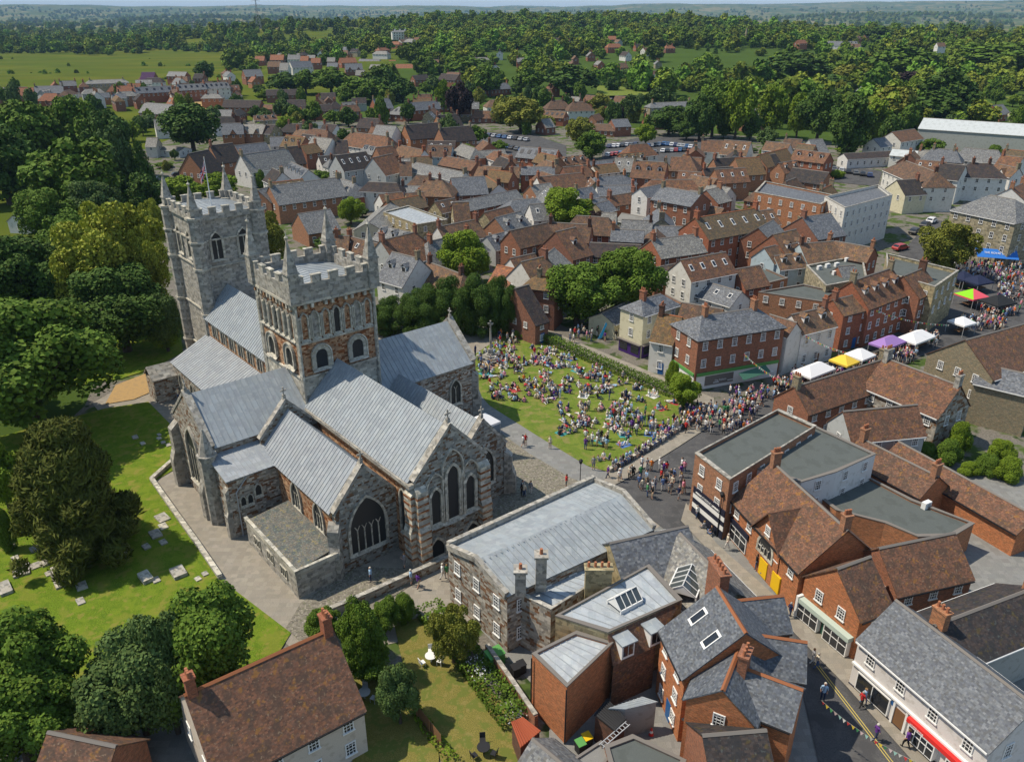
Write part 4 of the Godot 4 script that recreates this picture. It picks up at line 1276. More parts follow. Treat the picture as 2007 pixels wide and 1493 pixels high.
# ---------- people ----------
var poses := {}
func pose_bones(kind: String) -> Array:
	# each bone: from, to, radius at from, radius at to, region (0 skin, 1 top, 2 legs, 3 shoes, 4 hair)
	var V := func(x, y, z): return Vector3(x, y, z)
	var b := []
	var hip := .92; var lean := Vector3.ZERO
	var sit := kind in ["sit", "cross", "ledge"]
	if sit: hip = .14 if kind != "ledge" else .56
	if kind == "lie":
		b = [[V.call(0, .16, -.15), V.call(0, .19, -.55), .15, .16, 1], [V.call(0, .19, -.55), V.call(0, .2, -.68), .08, .06, 0], [V.call(0, .22, -.82), V.call(0, .24, -.8), .1, .1, 0], [V.call(0, .24, -.87), V.call(0, .25, -.88), .1, .09, 4]]
		for s in [-1.0, 1.0]:
			b.append([V.call(.1 * s, .14, -.1), V.call(.13 * s, .16, .35), .1, .075, 2]); b.append([V.call(.13 * s, .16, .35), V.call(.12 * s, .08, .78), .07, .05, 2 if s > 0 else 0]); b.append([V.call(.12 * s, .08, .8), V.call(.13 * s, .16, .88), .05, .04, 3])
			b.append([V.call(.2 * s, .2, -.52), V.call(.32 * s, .12, -.3), .06, .045, 1]); b.append([V.call(.32 * s, .12, -.3), V.call(.22 * s, .12, -.08), .042, .035, 0]); b.append([V.call(.22 * s, .12, -.08), V.call(.19 * s, .12, .02), .04, .03, 0])
		return b
	var sh := hip + .5
	if kind == "sit": lean = Vector3(0, -.02, -.12)
	b.append([V.call(0, hip, 0), V.call(0, hip + .25, 0) + lean * .5, .145, .14, 1])
	b.append([V.call(0, hip + .22, 0) + lean * .5, V.call(0, sh - .03, 0) + lean, .14, .155, 1])
	b.append([V.call(-.15, sh - .03, 0) + lean, V.call(.15, sh - .03, 0) + lean, .075, .075, 1])
	b.append([V.call(0, sh, 0) + lean, V.call(0, sh + .12, .01) + lean, .06, .055, 0])
	b.append([V.call(0, sh + .17, .03) + lean, V.call(0, sh + .25, .02) + lean, .085, .1, 0])
	b.append([V.call(0, sh + .27, -.01) + lean, V.call(0, sh + .24, -.04) + lean, .105, .1, 4])
	for s in [-1.0, 1.0]:
		var a0: Vector3 = V.call(.2 * s, sh - .04, 0) + lean
		var a1: Vector3; var a2: Vector3
		match kind:
			"walk": a1 = a0 + V.call(.05 * s, -.26, -.08 * s); a2 = a1 + V.call(0, -.2, .1 + .06 * s)
			"phone": a1 = a0 + V.call(.04 * s, -.25, .08); a2 = a1 + V.call(-.1 * s, .1, .2)
			"sit": a1 = a0 + V.call(.07 * s, -.24, -.1); a2 = a1 + V.call(.03 * s, -.22, -.04)
			"cross", "ledge": a1 = a0 + V.call(.06 * s, -.24, .06); a2 = a1 + V.call(-.1 * s, -.08, .2)
			_: a1 = a0 + V.call(.06 * s, -.27, -.02); a2 = a1 + V.call(-.02 * s, -.24, .08)
		b.append([a0, a1, .058, .046, 1]); b.append([a1, a2, .043, .034, 0]); b.append([a2, a2 + (a2 - a1).normalized() * .1, .04, .03, 0])
		var h0: Vector3 = V.call(.1 * s, hip - .02, 0)
		var k1: Vector3; var f1: Vector3
		match kind:
			"walk": k1 = h0 + V.call(.01 * s, -.42, .1 * s + .06); f1 = k1 + V.call(0, -.4, .12 * s - .1)
			"sit": k1 = h0 + V.call(.05 * s, .22 if s > 0 else .02, .4); f1 = k1 + V.call(.03 * s, -.24 if s > 0 else -.06, .34 if s < 0 else .24)
			"cross": k1 = h0 + V.call(.28 * s, .1, .28); f1 = k1 + V.call(-.34 * s, -.12, .1)
			"ledge": k1 = h0 + V.call(.03 * s, .02, .42); f1 = k1 + V.call(0, -.42, .04)
			_: k1 = h0 + V.call(.01 * s, -.43, .03); f1 = k1 + V.call(.01 * s, -.41, -.03)
		b.append([h0, k1, .1, .07, 2]); b.append([k1, f1, .066, .048, 5]); b.append([f1 + Vector3(0, -.01, 0), f1 + V.call(.02 * s, -.03, .14), .05, .042, 3])
	return b
func body_mesh(kind: String) -> Array:
	# distance field of tapered bones joined smoothly, meshed as surface nets; returns arrays with a region per vertex
	var bones := pose_bones(kind)
	var lo := Vector3(9, 9, 9); var hi := -lo
	for b in bones:
		for k in 2:
			var r := Vector3.ONE * (maxf(b[2], b[3]) + .1)
			lo = lo.min(b[k] - r); hi = hi.max(b[k] + r)
	var cell := .045
	var nx := int((hi.x - lo.x) / cell) + 2; var ny := int((hi.y - lo.y) / cell) + 2; var nz := int((hi.z - lo.z) / cell) + 2
	var f := PackedFloat32Array(); f.resize(nx * ny * nz); f.fill(1.0)
	var reg := PackedInt32Array(); reg.resize(nx * ny * nz)
	var near := PackedFloat32Array(); near.resize(nx * ny * nz); near.fill(9.0)
	for b in bones:
		var a: Vector3 = b[0]; var c: Vector3 = b[1]
		var ba := c - a
		var l2 := maxf(ba.length_squared(), 1e-6)
		var r: float = maxf(b[2], b[3]) + .12
		var i0 := ((a.min(c) - Vector3.ONE * r - lo) / cell).floor(); var i1 := ((a.max(c) + Vector3.ONE * r - lo) / cell).ceil()
		for z in range(maxi(0, int(i0.z)), mini(nz, int(i1.z) + 1)):
			for y in range(maxi(0, int(i0.y)), mini(ny, int(i1.y) + 1)):
				for x in range(maxi(0, int(i0.x)), mini(nx, int(i1.x) + 1)):
					var p := lo + Vector3(x, y, z) * cell
					var t := clampf((p - a).dot(ba) / l2, 0, 1)
					var d: float = (p - a - ba * t).length() - lerpf(b[2], b[3], t)
					var id := (z * ny + y) * nx + x
					if d < near[id]: near[id] = d; reg[id] = b[4]
					var k := .035
					var h := clampf(.5 + .5 * (f[id] - d) / k, 0, 1)
					f[id] = lerpf(f[id], d, h) - k * h * (1 - h)
	var vi := {}
	var V := PackedVector3Array(); var R := PackedInt32Array(); var I := PackedInt32Array()
	var corner := [0, 1, nx, nx + 1, nx * ny, nx * ny + 1, nx * ny + nx, nx * ny + nx + 1]
	var edges := [[0, 1], [2, 3], [4, 5], [6, 7], [0, 2], [1, 3], [4, 6], [5, 7], [0, 4], [1, 5], [2, 6], [3, 7]]
	var cpos := [Vector3(0, 0, 0), Vector3(1, 0, 0), Vector3(0, 1, 0), Vector3(1, 1, 0), Vector3(0, 0, 1), Vector3(1, 0, 1), Vector3(0, 1, 1), Vector3(1, 1, 1)]
	for z in nz - 1:
		for y in ny - 1:
			for x in nx - 1:
				var id := (z * ny + y) * nx + x
				var inside := 0
				for k in 8: inside += 1 if f[id + corner[k]] < 0 else 0
				if inside == 0 or inside == 8: continue
				var s := Vector3.ZERO; var n := 0
				for e in edges:
					var u := f[id + corner[e[0]]]; var w := f[id + corner[e[1]]]
					if (u < 0) != (w < 0):
						s += cpos[e[0]].lerp(cpos[e[1]], u / (u - w)); n += 1
				vi[id] = V.size()
				V.append(lo + (Vector3(x, y, z) + s / n) * cell)
				var best := 9.0; var rr := 0
				for k in 8:
					if near[id + corner[k]] < best: best = near[id + corner[k]]; rr = reg[id + corner[k]]
				R.append(rr)
	var step := [1, nx, nx * ny]
	for z in range(1, nz - 1):
		for y in range(1, ny - 1):
			for x in range(1, nx - 1):
				var id := (z * ny + y) * nx + x
				for ax in 3:
					var u := f[id]; var w := f[id + step[ax]]
					if (u < 0) == (w < 0): continue
					var s1: int = step[(ax + 1) % 3]; var s2: int = step[(ax + 2) % 3]
					var q := [id - s1 - s2, id - s2, id, id - s1]
					var okq := true
					for k in q:
						if not vi.has(k): okq = false
					if not okq: continue
					var a: int = vi[q[0]]; var b: int = vi[q[1]]; var c: int = vi[q[2]]; var d: int = vi[q[3]]
					if u < 0: I.append_array([a, c, b, a, d, c])
					else: I.append_array([a, b, c, a, c, d])
	var N := PackedVector3Array(); N.resize(V.size())
	for k in range(0, I.size(), 3):
		var nn := (V[I[k + 2]] - V[I[k]]).cross(V[I[k + 1]] - V[I[k]])
		for j in 3: N[I[k + j]] += nn
	for k in N.size(): N[k] = N[k].normalized()
	return [V, N, R, I]
const TOPS := [["white", .72, .72, .70], ["navy", .02, .03, .08], ["red", .45, .03, .03], ["pale blue", .30, .45, .62], ["black", .02, .02, .022], ["pink", .62, .25, .32], ["orange", .60, .18, .03], ["green", .06, .22, .09], ["purple", .12, .04, .22], ["grey", .25, .25, .26], ["cream", .62, .55, .42], ["striped blue", .10, .16, .32]]
const LEGS := [["navy trousers", .03, .04, .09, true], ["beige shorts", .42, .34, .23, false], ["black trousers", .02, .02, .022, true], ["blue jeans", .07, .11, .22, true], ["white trousers", .62, .61, .58, true], ["grey shorts", .2, .2, .21, false]]
const HAIRS := [[.02, .014, .01], [.06, .035, .018], [.22, .14, .06], [.30, .29, .27], [.5, .48, .42]]
const SKINS := [[.50, .29, .20], [.42, .24, .16], [.56, .36, .27]]
var dressed := {}
func person_mesh(kind: String, ti: int, li: int) -> ArrayMesh:
	var key := "%s_%d_%d" % [kind, ti, li]
	if dressed.has(key): return dressed[key]
	if not poses.has(kind): poses[kind] = body_mesh(kind)
	var b: Array = poses[kind]
	var T: Array = TOPS[ti]; var L: Array = LEGS[li]; var H: Array = HAIRS[(ti * 3 + li) % 5]; var S: Array = SKINS[(ti + li) % 3]
	var pal := [Color(S[0], S[1], S[2]), Color(T[1], T[2], T[3]), Color(L[1], L[2], L[3]), Color(.05, .045, .04), Color(H[0], H[1], H[2]), Color(L[1], L[2], L[3]) if L[4] else Color(S[0], S[1], S[2])]
	var C := PackedColorArray()
	for r in b[2]: C.append(pal[r])
	var ar := []; ar.resize(Mesh.ARRAY_MAX)
	ar[Mesh.ARRAY_VERTEX] = b[0]; ar[Mesh.ARRAY_NORMAL] = b[1]; ar[Mesh.ARRAY_COLOR] = C; ar[Mesh.ARRAY_INDEX] = b[3]
	var m := ArrayMesh.new()
	m.add_surface_from_arrays(Mesh.PRIMITIVE_TRIANGLES, ar)
	m.surface_set_material(0, mats.vert)
	dressed[key] = m
	return m
const POSE_WORD := {"stand": "standing", "walk": "walking", "phone": "gesturing", "sit": "reclining", "cross": "sitting", "ledge": "perched", "lie": "lying down"}
func person(kind: String, p: Vector3, turn: float, where: String, group: String) -> void:
	var ti := rng.randi() % TOPS.size()
	if rng.randf() < .5: ti = [0, 1, 4, 9, 10, 3, 0][rng.randi() % 7]
	var li := rng.randi() % LEGS.size()
	var o := obj("person", person_mesh(kind, ti, li), null)
	o.position = p
	o.rotation.y = turn
	var s := rng.randf_range(.92, 1.08)
	o.scale = Vector3(s, s, s)
	tag(o, "person in %s and %s %s %s" % [TOPS[ti][0], LEGS[li][0], POSE_WORD[kind], where], "person", group)
func build_people() -> void:
	rng.seed = 5
	var ring := PackedVector2Array()
	for q in [[935, 705], [990, 668], [1100, 697], [1200, 738], [1290, 778], [1370, 800], [1320, 838], [1262, 872], [1195, 908], [1150, 895], [1060, 840], [970, 785]]: ring.append(Vector2(q[0], q[1]))
	var groups := []
	var tries := 0
	while groups.size() < 45 and tries < 3000:
		tries += 1
		var q := Vector2(rng.randf_range(935, 1370), rng.randf_range(668, 905))
		if not Geometry2D.is_point_in_polygon(q, ring): continue
		if rng.randf() > .35 + .65 * clampf((q.x - 930) / 240.0 + (760 - q.y) / 200.0, 0, 1): continue
		if q.y > 800 and q.x < 1090: continue
		var p := at(q.x, q.y)
		var near := false
		for g in groups:
			if g.distance_to(p) < 2.3: near = true
		if near: continue
		groups.append(p)
		var n := rng.randi_range(2, 5)
		for i in n:
			var a := TAU * i / n + rng.randf()
			var r := rng.randf_range(.45, .85)
			var kind: String = ["sit", "cross", "sit", "cross", "lie", "stand"][rng.randi() % 6] if rng.randf() < .8 else "cross"
			person(kind, Vector3(p.x + cos(a) * r, .19, p.z + sin(a) * r), atan2(-cos(a), -sin(a)) + rng.randf_range(-.4, .4), "on the green lawn", "people on the green")
		if rng.randf() < .45:
			var rug := MB.new()
			rug.box(Vector3(-.8, 0, -.7), Vector3(.8, .02, .7))
			var cc := [["white", lin(.6, .6, .58)], ["blue", lin(.08, .16, .38)], ["red", lin(.38, .06, .06)], ["teal", lin(.05, .28, .28)]][rng.randi() % 4] as Array
			if not mats.has("rug" + cc[0]): mat("rug" + cc[0], null, 1, cc[1])
			var ro := obj("picnic_rug", rug, mats["rug" + cc[0]])
			ro.position = Vector3(p.x, .185, p.z); ro.rotation.y = rng.randf() * 3.0
			tag(ro, cc[0] + " picnic rug spread on the green lawn", "rug", "picnic rugs on the green")
	var put := func(cx: float, cy: float, w: float, h: float, n: int, kinds: Array, where: String, grp: String, y := .2):
		for i in n:
			var p := at(cx + rng.randf_range(-w, w), cy + rng.randf_range(-h, h), y)
			person(kinds[rng.randi() % kinds.size()], Vector3(p.x, y, p.z), rng.randf() * TAU, where, grp)
	var up := ["stand", "stand", "walk", "phone"]
	put.call(1163, 868, 26, 18, 10, up, "on the green by the wall", "people on the green")
	put.call(1232, 822, 24, 14, 6, up, "on the green by the wall", "people on the green")
	put.call(1262, 842, 26, 14, 8, up, "on the green by the wall", "people on the green")
	put.call(1010, 668, 40, 8, 8, up, "on the path by the yew row", "people by the yew row")
	put.call(1295, 950, 45, 30, 18, up, "in the street by the striped shop", "people in the street")
	put.call(1215, 938, 30, 6, 6, up, "at the end of the low wall", "people in the street")
	put.call(1410, 826, 60, 22, 18, up, "in the street beside the green", "people in the street")
	put.call(1480, 790, 40, 14, 6, up, "in the street outside the corner shop", "people in the street")
	put.call(1165, 662, 50, 12, 8, up, "under the trees by the pub tables", "people by the trees")
	put.call(1030, 970, 14, 6, 4, up, "in the cobbled yard", "people in the yard")
	for q in [[868, 1135, "walk"], [876, 1133, "walk"], [806, 1145, "stand"], [820, 1152, "walk"], [793, 1112, "phone"], [727, 1140, "stand"], [1025, 875, "walk"], [1030, 872, "walk"], [1163, 920, "stand"], [1078, 878, "stand"], [320, 757, "walk"], [314, 754, "walk"], [350, 782, "stand"], [1547, 1210, "walk"], [1592, 1300, "walk"], [1600, 1310, "walk"], [1687, 1385, "walk"], [1692, 1380, "walk"], [1715, 1450, "walk"], [1775, 1465, "walk"], [1612, 1372, "stand"], [1365, 1015, "stand"], [1380, 1035, "cross"], [1395, 1045, "cross"], [1425, 1075, "walk"], [1482, 1115, "stand"], [1500, 1130, "cross"], [1110, 955, "stand"], [960, 1010, "stand"]]:
		var p := at(q[0], q[1], .27)
		person(q[2], Vector3(p.x, .28, p.z), rng.randf() * TAU, "on the pavement" if q[0] > 1300 else "near the church", "passers-by")
	var wall := [at(1196, 922, .2), at(1262, 884, .2), at(1330, 840, .2), at(1384, 803, .2)]
	for i in 3:
		var n := 9
		for k in n:
			var p: Vector3 = wall[i].lerp(wall[i + 1], (k + rng.randf() * .6) / n)
			var out = (wall[i + 1] - wall[i]).cross(Vector3.UP).normalized()
			person("ledge", Vector3(p.x, .22, p.z) + out * .05, atan2(out.x, out.z) + rng.randf_range(-.3, .3), "on the low wall beside the street", "people on the low wall")
	for i in 12:
		var c := at(962, 706)
		var a := i * TAU / 12
		person(["ledge", "stand", "ledge"][i % 3], Vector3(c.x + cos(a) * (1.75 if i % 3 != 1 else 2.9), .3 if i % 3 != 1 else .22, c.z + sin(a) * (1.75 if i % 3 != 1 else 2.9)), atan2(cos(a), sin(a)), "at the memorial cross steps", "people at the memorial")
	# the market crowd, too many to count
	var root := Node3D.new()
	root.name = "festival_crowd"
	add_child(root)
	tag(root, "dense festival crowd of picnickers and market visitors on green and streets", "crowd", "", "stuff")
	var spots := []
	for q in [[1410, 826, 75, 26, 75], [1232, 830, 45, 22, 8], [1290, 830, 50, 20, 12], [1480, 788, 50, 16, 45], [1295, 950, 50, 34, 12], [1165, 660, 60, 10, 20], [1545, 765, 30, 10, 30], [1600, 745, 50, 14, 110], [1680, 725, 42, 15, 95], [1760, 700, 35, 12, 60], [1810, 672, 30, 9, 40], [1925, 640, 45, 10, 50], [1930, 535, 70, 14, 120], [1985, 575, 30, 30, 100], [1960, 620, 40, 10, 40]]:
		for i in q[4]:
			spots.append(at(q[0] + rng.randf_range(-q[2], q[2]), q[1] + rng.randf_range(-q[3], q[3]), .2))
	var seated := []
	for i in 150:
		var q := Vector2(rng.randf_range(935, 1330), rng.randf_range(668, 850))
		if not Geometry2D.is_point_in_polygon(q, ring): continue
		if q.y > 790 and q.x < 1090: continue
		var c := at(q.x, q.y)
		for k in rng.randi_range(3, 5):
			var a := rng.randf() * TAU
			seated.append(Vector3(c.x + cos(a) * .75, .19, c.z + sin(a) * .75))
	for i in 10:
		var mm := MultiMesh.new()
		mm.transform_format = MultiMesh.TRANSFORM_3D
		mm.mesh = person_mesh(["sit", "cross", "lie", "cross", "sit"][i % 5], [0, 3, 4, 5, 10, 0, 9, 2, 11, 1][i], (i * 2) % LEGS.size())
		var mine := []
		for k in range(i, seated.size(), 10): mine.append(seated[k])
		mm.instance_count = mine.size()
		for k in mine.size(): mm.set_instance_transform(k, Transform3D(Basis(Vector3.UP, rng.randf() * TAU), mine[k]))
		var o := MultiMeshInstance3D.new()
		o.multimesh = mm
		o.name = "seated_people"
		o.set_meta("kind", "stuff")
		root.add_child(o, true)
	var kinds := []
	for i in 14: kinds.append(MultiMesh.new())
	for i in 14:
		var mm: MultiMesh = kinds[i]
		mm.transform_format = MultiMesh.TRANSFORM_3D
		mm.mesh = person_mesh(["stand", "walk", "phone"][i % 3], [0, 1, 4, 9, 10, 3, 0, 11, 4, 5, 2, 8, 7, 6][i], (i * 5) % LEGS.size())
		var mine := []
		for k in range(i, spots.size(), 14): mine.append(spots[k])
		mm.instance_count = mine.size()
		for k in mine.size(): mm.set_instance_transform(k, Transform3D(Basis(Vector3.UP, rng.randf() * TAU), Vector3(mine[k].x, .2, mine[k].z)))
		var o := MultiMeshInstance3D.new()
		o.multimesh = mm
		o.name = "people"
		o.set_meta("kind", "stuff")
		root.add_child(o, true)

# ---------- street furniture, vehicles, stalls ----------
func line_wall(called: String, label: String, pts: Array, tall: float, thick: float, m: Material, cap: Material, category := "wall") -> void:
	var t: Node3D = null
	for i in range(0, pts.size() - 2, 2):
		var a := at(pts[i], pts[i + 1]); var b := at(pts[i + 2], pts[i + 3])
		if t == null: t = thing(called, label, category, a)
		var o := t.position
		a -= o; b -= o
		var u := (b - a).normalized()
		var s := u.cross(Vector3.UP) * thick / 2
		var e := u * thick * .25
		var r := [a - e + s, b + e + s, b + e - s, a - e - s]
		var mb := MB.new()
		var ring := []
		for q in r: ring.append(Vector2(q.x, q.z))
		mb.prism(ring, 0, tall)
		obj("wall_run", mb, m, t)
		var L := a.distance_to(b)
		var n := maxi(1, int(L / 1.3))
		for k in n:
			var c0 := a.lerp(b, float(k) / n) + u * .012; var c1 := a.lerp(b, float(k + 1) / n) - u * .012
			var cm := MB.new()
			var rr := []
			for q in [c0 + s * 1.2, c1 + s * 1.2, c1 - s * 1.2, c0 - s * 1.2]: rr.append(Vector2(q.x, q.z))
			cm.prism(rr, tall + .003, tall + .12)
			obj("coping_stone", cm, cap, t)
var car_parts := {}
const CAR_COLOURS := [["white", .70, .70, .70], ["silver", .42, .43, .45], ["black", .012, .012, .014], ["red", .35, .015, .015], ["dark blue", .015, .03, .11], ["grey", .11, .115, .12], ["blue", .03, .12, .30]]
func car(p: Vector3, turn: float, ci: int, where: String, van := false) -> void:
	var cc: Array = CAR_COLOURS[ci]
	if car_parts.is_empty():
		for k in 2:
			var roof := 1.42 if k == 0 else 1.85
			var side := [[-2.05, .35], [2.05, .35], [2.08, .68], [1.35, .88], [.75, roof], [-1.25, roof], [-1.95, .95], [-2.1, .7]] if k == 0 else [[-2.3, .35], [2.3, .35], [2.32, .8], [1.75, 1.1], [1.2, roof], [-2.2, roof], [-2.3, 1.2], [-2.32, .8]]
			var b := MB.new()
			var tw := func(y): return .86 - maxf(0.0, y - .8) * .22
			for s in [-1.0, 1.0]:
				for i in range(1, side.size() - 1):
					var q := []
					for j in [0, i, i + 1]: q.append(Vector3(side[j][0], side[j][1], s * tw.call(side[j][1])))
					if s < 0: q.reverse()
					b.poly(q)
			for i in side.size():
				var j := (i + 1) % side.size()
				var p0 := Vector3(side[i][0], side[i][1], tw.call(side[i][1])); var p1 := Vector3(side[j][0], side[j][1], tw.call(side[j][1]))
				b.quad(p0 * Vector3(1, 1, -1), p1 * Vector3(1, 1, -1), p1, p0)
			var g := MB.new()
			for s in [-1.0, 1.0]:
				var win := [[1.15, .95], [.7, roof - .1], [-1.15, roof - .1], [-1.7, .98]] if k == 0 else [[1.6, 1.15], [1.15, roof - .15], [.2, roof - .15], [.2, 1.15]]
				var q := []
				for w in win: q.append(Vector3(w[0], w[1], s * (tw.call(w[1]) + .012)))
				if s > 0: q.reverse()
				q.reverse()
				g.poly(q if s > 0 else q)
			var fr: Array = [side[3], side[4]]
			g.quad(Vector3(fr[0][0] - .04, fr[0][1] + .05, .7), Vector3(fr[0][0] - .04, fr[0][1] + .05, -.7), Vector3(fr[1][0] + .08, fr[1][1] - .06, -.62), Vector3(fr[1][0] + .08, fr[1][1] - .06, .62))
			if k == 0: g.quad(Vector3(-1.93, 1.0, -.7), Vector3(-1.93, 1.0, .7), Vector3(-1.36, roof - .06, .62), Vector3(-1.36, roof - .06, -.62))
			var wl := MB.new(); wl.tube(Vector3(0, .32, -.1), Vector3(0, .32, .1), .32, .32, 10)
			var hl := MB.new(); hl.box(Vector3(-.04, -.07, -.16), Vector3(.05, .07, .16))
			car_parts[k] = [b.mesh(), g.mesh(mats.glass), wl.mesh(mats.dark), hl.mesh(mats.metal)]
		for c in CAR_COLOURS:
			mat("car" + c[0], null, 1, lin(c[1], c[2], c[3]), .3)
			mats["car" + c[0]].clearcoat_enabled = true
	var P: Array = car_parts[1 if van else 0]
	var t := thing("van" if van else "parked_car", "%s %s parked %s" % [cc[0], "van" if van else "car", where], "van" if van else "car", p, turn, "vehicles parked " + where)
	obj("body", P[0], mats["car" + cc[0]], t)
	obj("windows", P[1], null, t)
	for q in [[1.3, .8], [1.3, -.8], [-1.3, .8], [-1.3, -.8]]: obj("wheel", P[2], null, t).position = Vector3(q[0], 0, q[1])
	for s in [-.55, .55]: obj("headlight", P[3], null, t).position = Vector3(2.05 if not van else 2.3, .66, s)
func gazebo(p: Vector3, turn: float, wx: float, wz: float, m: Material, label: String, second: Material = null, ridge := 0.0) -> void:
	var t := thing("market_gazebo", label, "gazebo", p, turn)
	var c := MB.new()
	var e := 2.05; var top := 2.05 + minf(wx, wz) * .3
	var r := maxf(ridge, .05)
	var k := [Vector3(-wx / 2, e, wz / 2), Vector3(wx / 2, e, wz / 2), Vector3(wx / 2, e, -wz / 2), Vector3(-wx / 2, e, -wz / 2)]
	var a := Vector3(-r, top, 0); var b := Vector3(r, top, 0)
	c.quad(k[0], k[1], b, a); c.quad(k[2], k[3], a, b)
	var c2 := c if second == null else MB.new()
	c2.tri(k[1], k[2], b); c2.tri(k[3], k[0], a)
	for i in 4:
		var q: Vector3 = k[i]; var w: Vector3 = k[(i + 1) % 4]
		c.quad(q - Vector3(0, .28, 0), w - Vector3(0, .28, 0), w, q)
	obj("canopy", c, m, t)
	if second: obj("canopy", c2, second, t)
	for q in k:
		var l := MB.new()
		var s: Vector3 = q * .97
		l.box(Vector3(s.x - .035, 0, s.z - .035), Vector3(s.x + .035, e - .05, s.z + .035))
		obj("leg", l, mats.metal, t)
	var tb := MB.new()
	tb.box(Vector3(-wx * .4, .68, -wz * .1), Vector3(wx * .4, .74, wz * .25))
	obj("stall_table", tb, mats.wood, t)
func bunting(label: String, a: Vector3, b: Vector3, sag: float, n: int) -> void:
	var t := thing("bunting", label, "bunting", a)
	var s := MB.new(); var f := MB.new()
	var d := b - a
	var side := Vector3.UP
	var cols := [Color(.6, .6, .55), Color(.5, .05, .05), Color(.6, .45, .05), Color(.06, .25, .1), Color(.65, .5, .5), Color(.3, .5, .45)]
	var prev := Vector3.ZERO
	for i in range(1, n + 1):
		var u := float(i) / n
		var p := d * u - Vector3(0, sag * 4 * u * (1 - u), 0)
		s.tube(prev, p, .012, .012, 3)
		var w := (p - prev) * .42
		var mid := (p + prev) / 2
		f.col = cols[i % cols.size()]
		var drop := Vector3(0.03 * sin(i * 1.7), -.34, .05 * cos(i * 2.3))
		f.tri(mid - w, mid + drop, mid + w)
		prev = p
	obj("string", s, mats.pale, t)
	obj("pennants", f, mats.vert, t, true)
func pylon(px: float, dist: float, h: float, label: String) -> void:
	var p := Vector3((px - 1003.5) / FOCAL * dist / cos(deg_to_rad(PITCH)) * .92, 0, -dist)
	var fn := FastNoiseLite.new(); fn.seed = 4; fn.frequency = 0.0012
	p.y = land(p.x, p.z) + far_rise(p.x, p.z, fn)
	var t := thing("electricity_pylon", label, "pylon", p, .5, "pylons on the skyline")
	var b := MB.new()
	var r := h * .006
	for s in [[-1, -1], [1, -1], [1, 1], [-1, 1]]:
		b.tube(Vector3(s[0] * h * .09, 0, s[1] * h * .09), Vector3(s[0] * h * .022, h * .62, s[1] * h * .022), r, r, 4)
		b.tube(Vector3(s[0] * h * .022, h * .62, s[1] * h * .022), Vector3(0, h, 0), r, r, 4)
	for i in 6:
		var y0 := h * .62 * i / 6; var y1 := h * .62 * (i + 1) / 6
		var w0 := lerpf(.09, .022, i / 6.0) * h; var w1 := lerpf(.09, .022, (i + 1) / 6.0) * h
		b.tube(Vector3(-w0, y0, w0), Vector3(w1, y1, w1), r * .7, r * .7, 3); b.tube(Vector3(w0, y0, w0), Vector3(-w1, y1, w1), r * .7, r * .7, 3)
	obj("lattice_tower", b, mats.metal, t)
	for q in [[.64, .17], [.76, .22], [.88, .15]]:
		var a := MB.new()
		for s in [-1, 1]: a.tube(Vector3(0, h * (q[0] + .02), 0), Vector3(s * h * q[1], h * q[0], 0), r * 1.2, r * .7, 4)
		obj("cross_arm", a, mats.metal, t)
func text(parent: Node3D, words: String, p: Vector3, u: Vector3, nrm: Vector3, size: float, m: Material) -> void:
	var tm := TextMesh.new()
	var f := SystemFont.new(); f.font_names = PackedStringArray(["Droid Sans"])
	tm.font = f; tm.text = words; tm.font_size = 32; tm.pixel_size = size / 32.0; tm.depth = .02
	tm.material = m
	var o := obj("lettering", tm, null, parent)
	o.transform = Transform3D(Basis(u, nrm.cross(u), nrm), p)
func panel(parent: Node3D, a: Vector3, u: Vector3, s0: float, s1: float, y0: float, y1: float, d0: float, d1: float, m: Material, called: String) -> MeshInstance3D:
	# a plate on a wall: from s0 to s1 metres along u from a, between heights, from d0 to d1 proud of the wall
	var n := u.cross(Vector3.UP)
	var mb := MB.new()
	var P := func(s, y, d): return a + u * s + Vector3.UP * y + n * d
	mb.quad(P.call(s0, y0, d1), P.call(s1, y0, d1), P.call(s1, y1, d1), P.call(s0, y1, d1))
	mb.quad(P.call(s1, y0, d1), P.call(s1, y0, d0), P.call(s1, y1, d0), P.call(s1, y1, d1))
	mb.quad(P.call(s0, y0, d0), P.call(s0, y0, d1), P.call(s0, y1, d1), P.call(s0, y1, d0))
	mb.quad(P.call(s0, y1, d1), P.call(s1, y1, d1), P.call(s1, y1, d0), P.call(s0, y1, d0))
	mb.quad(P.call(s0, y0, d0), P.call(s1, y0, d0), P.call(s1, y0, d1), P.call(s0, y0, d1))
	return obj(called, mb, m, parent)
func shop_window(parent: Node3D, a: Vector3, u: Vector3, s0: float, s1: float, y0: float, y1: float, d: float, bars: int) -> void:
	var o := panel(parent, a, u, s0, s1, y0, y1, 0.0, d, mats.white, "shop_window")
	panel(o, a, u, s0 + .1, s1 - .1, y0 + .12, y1 - .1, d, d + .02, mats.glass, "pane")
	for i in bars:
		var x := lerpf(s0 + .1, s1 - .1, (i + 1.0) / (bars + 1.0))
		panel(o, a, u, x - .03, x + .03, y0 + .12, y1 - .1, d + .02, d + .06, mats.white, "glazing_bar")
	if bars > 1: panel(o, a, u, s0 + .1, s1 - .1, lerpf(y0, y1, .62), lerpf(y0, y1, .62) + .05, d + .02, d + .055, mats.white, "glazing_bar")
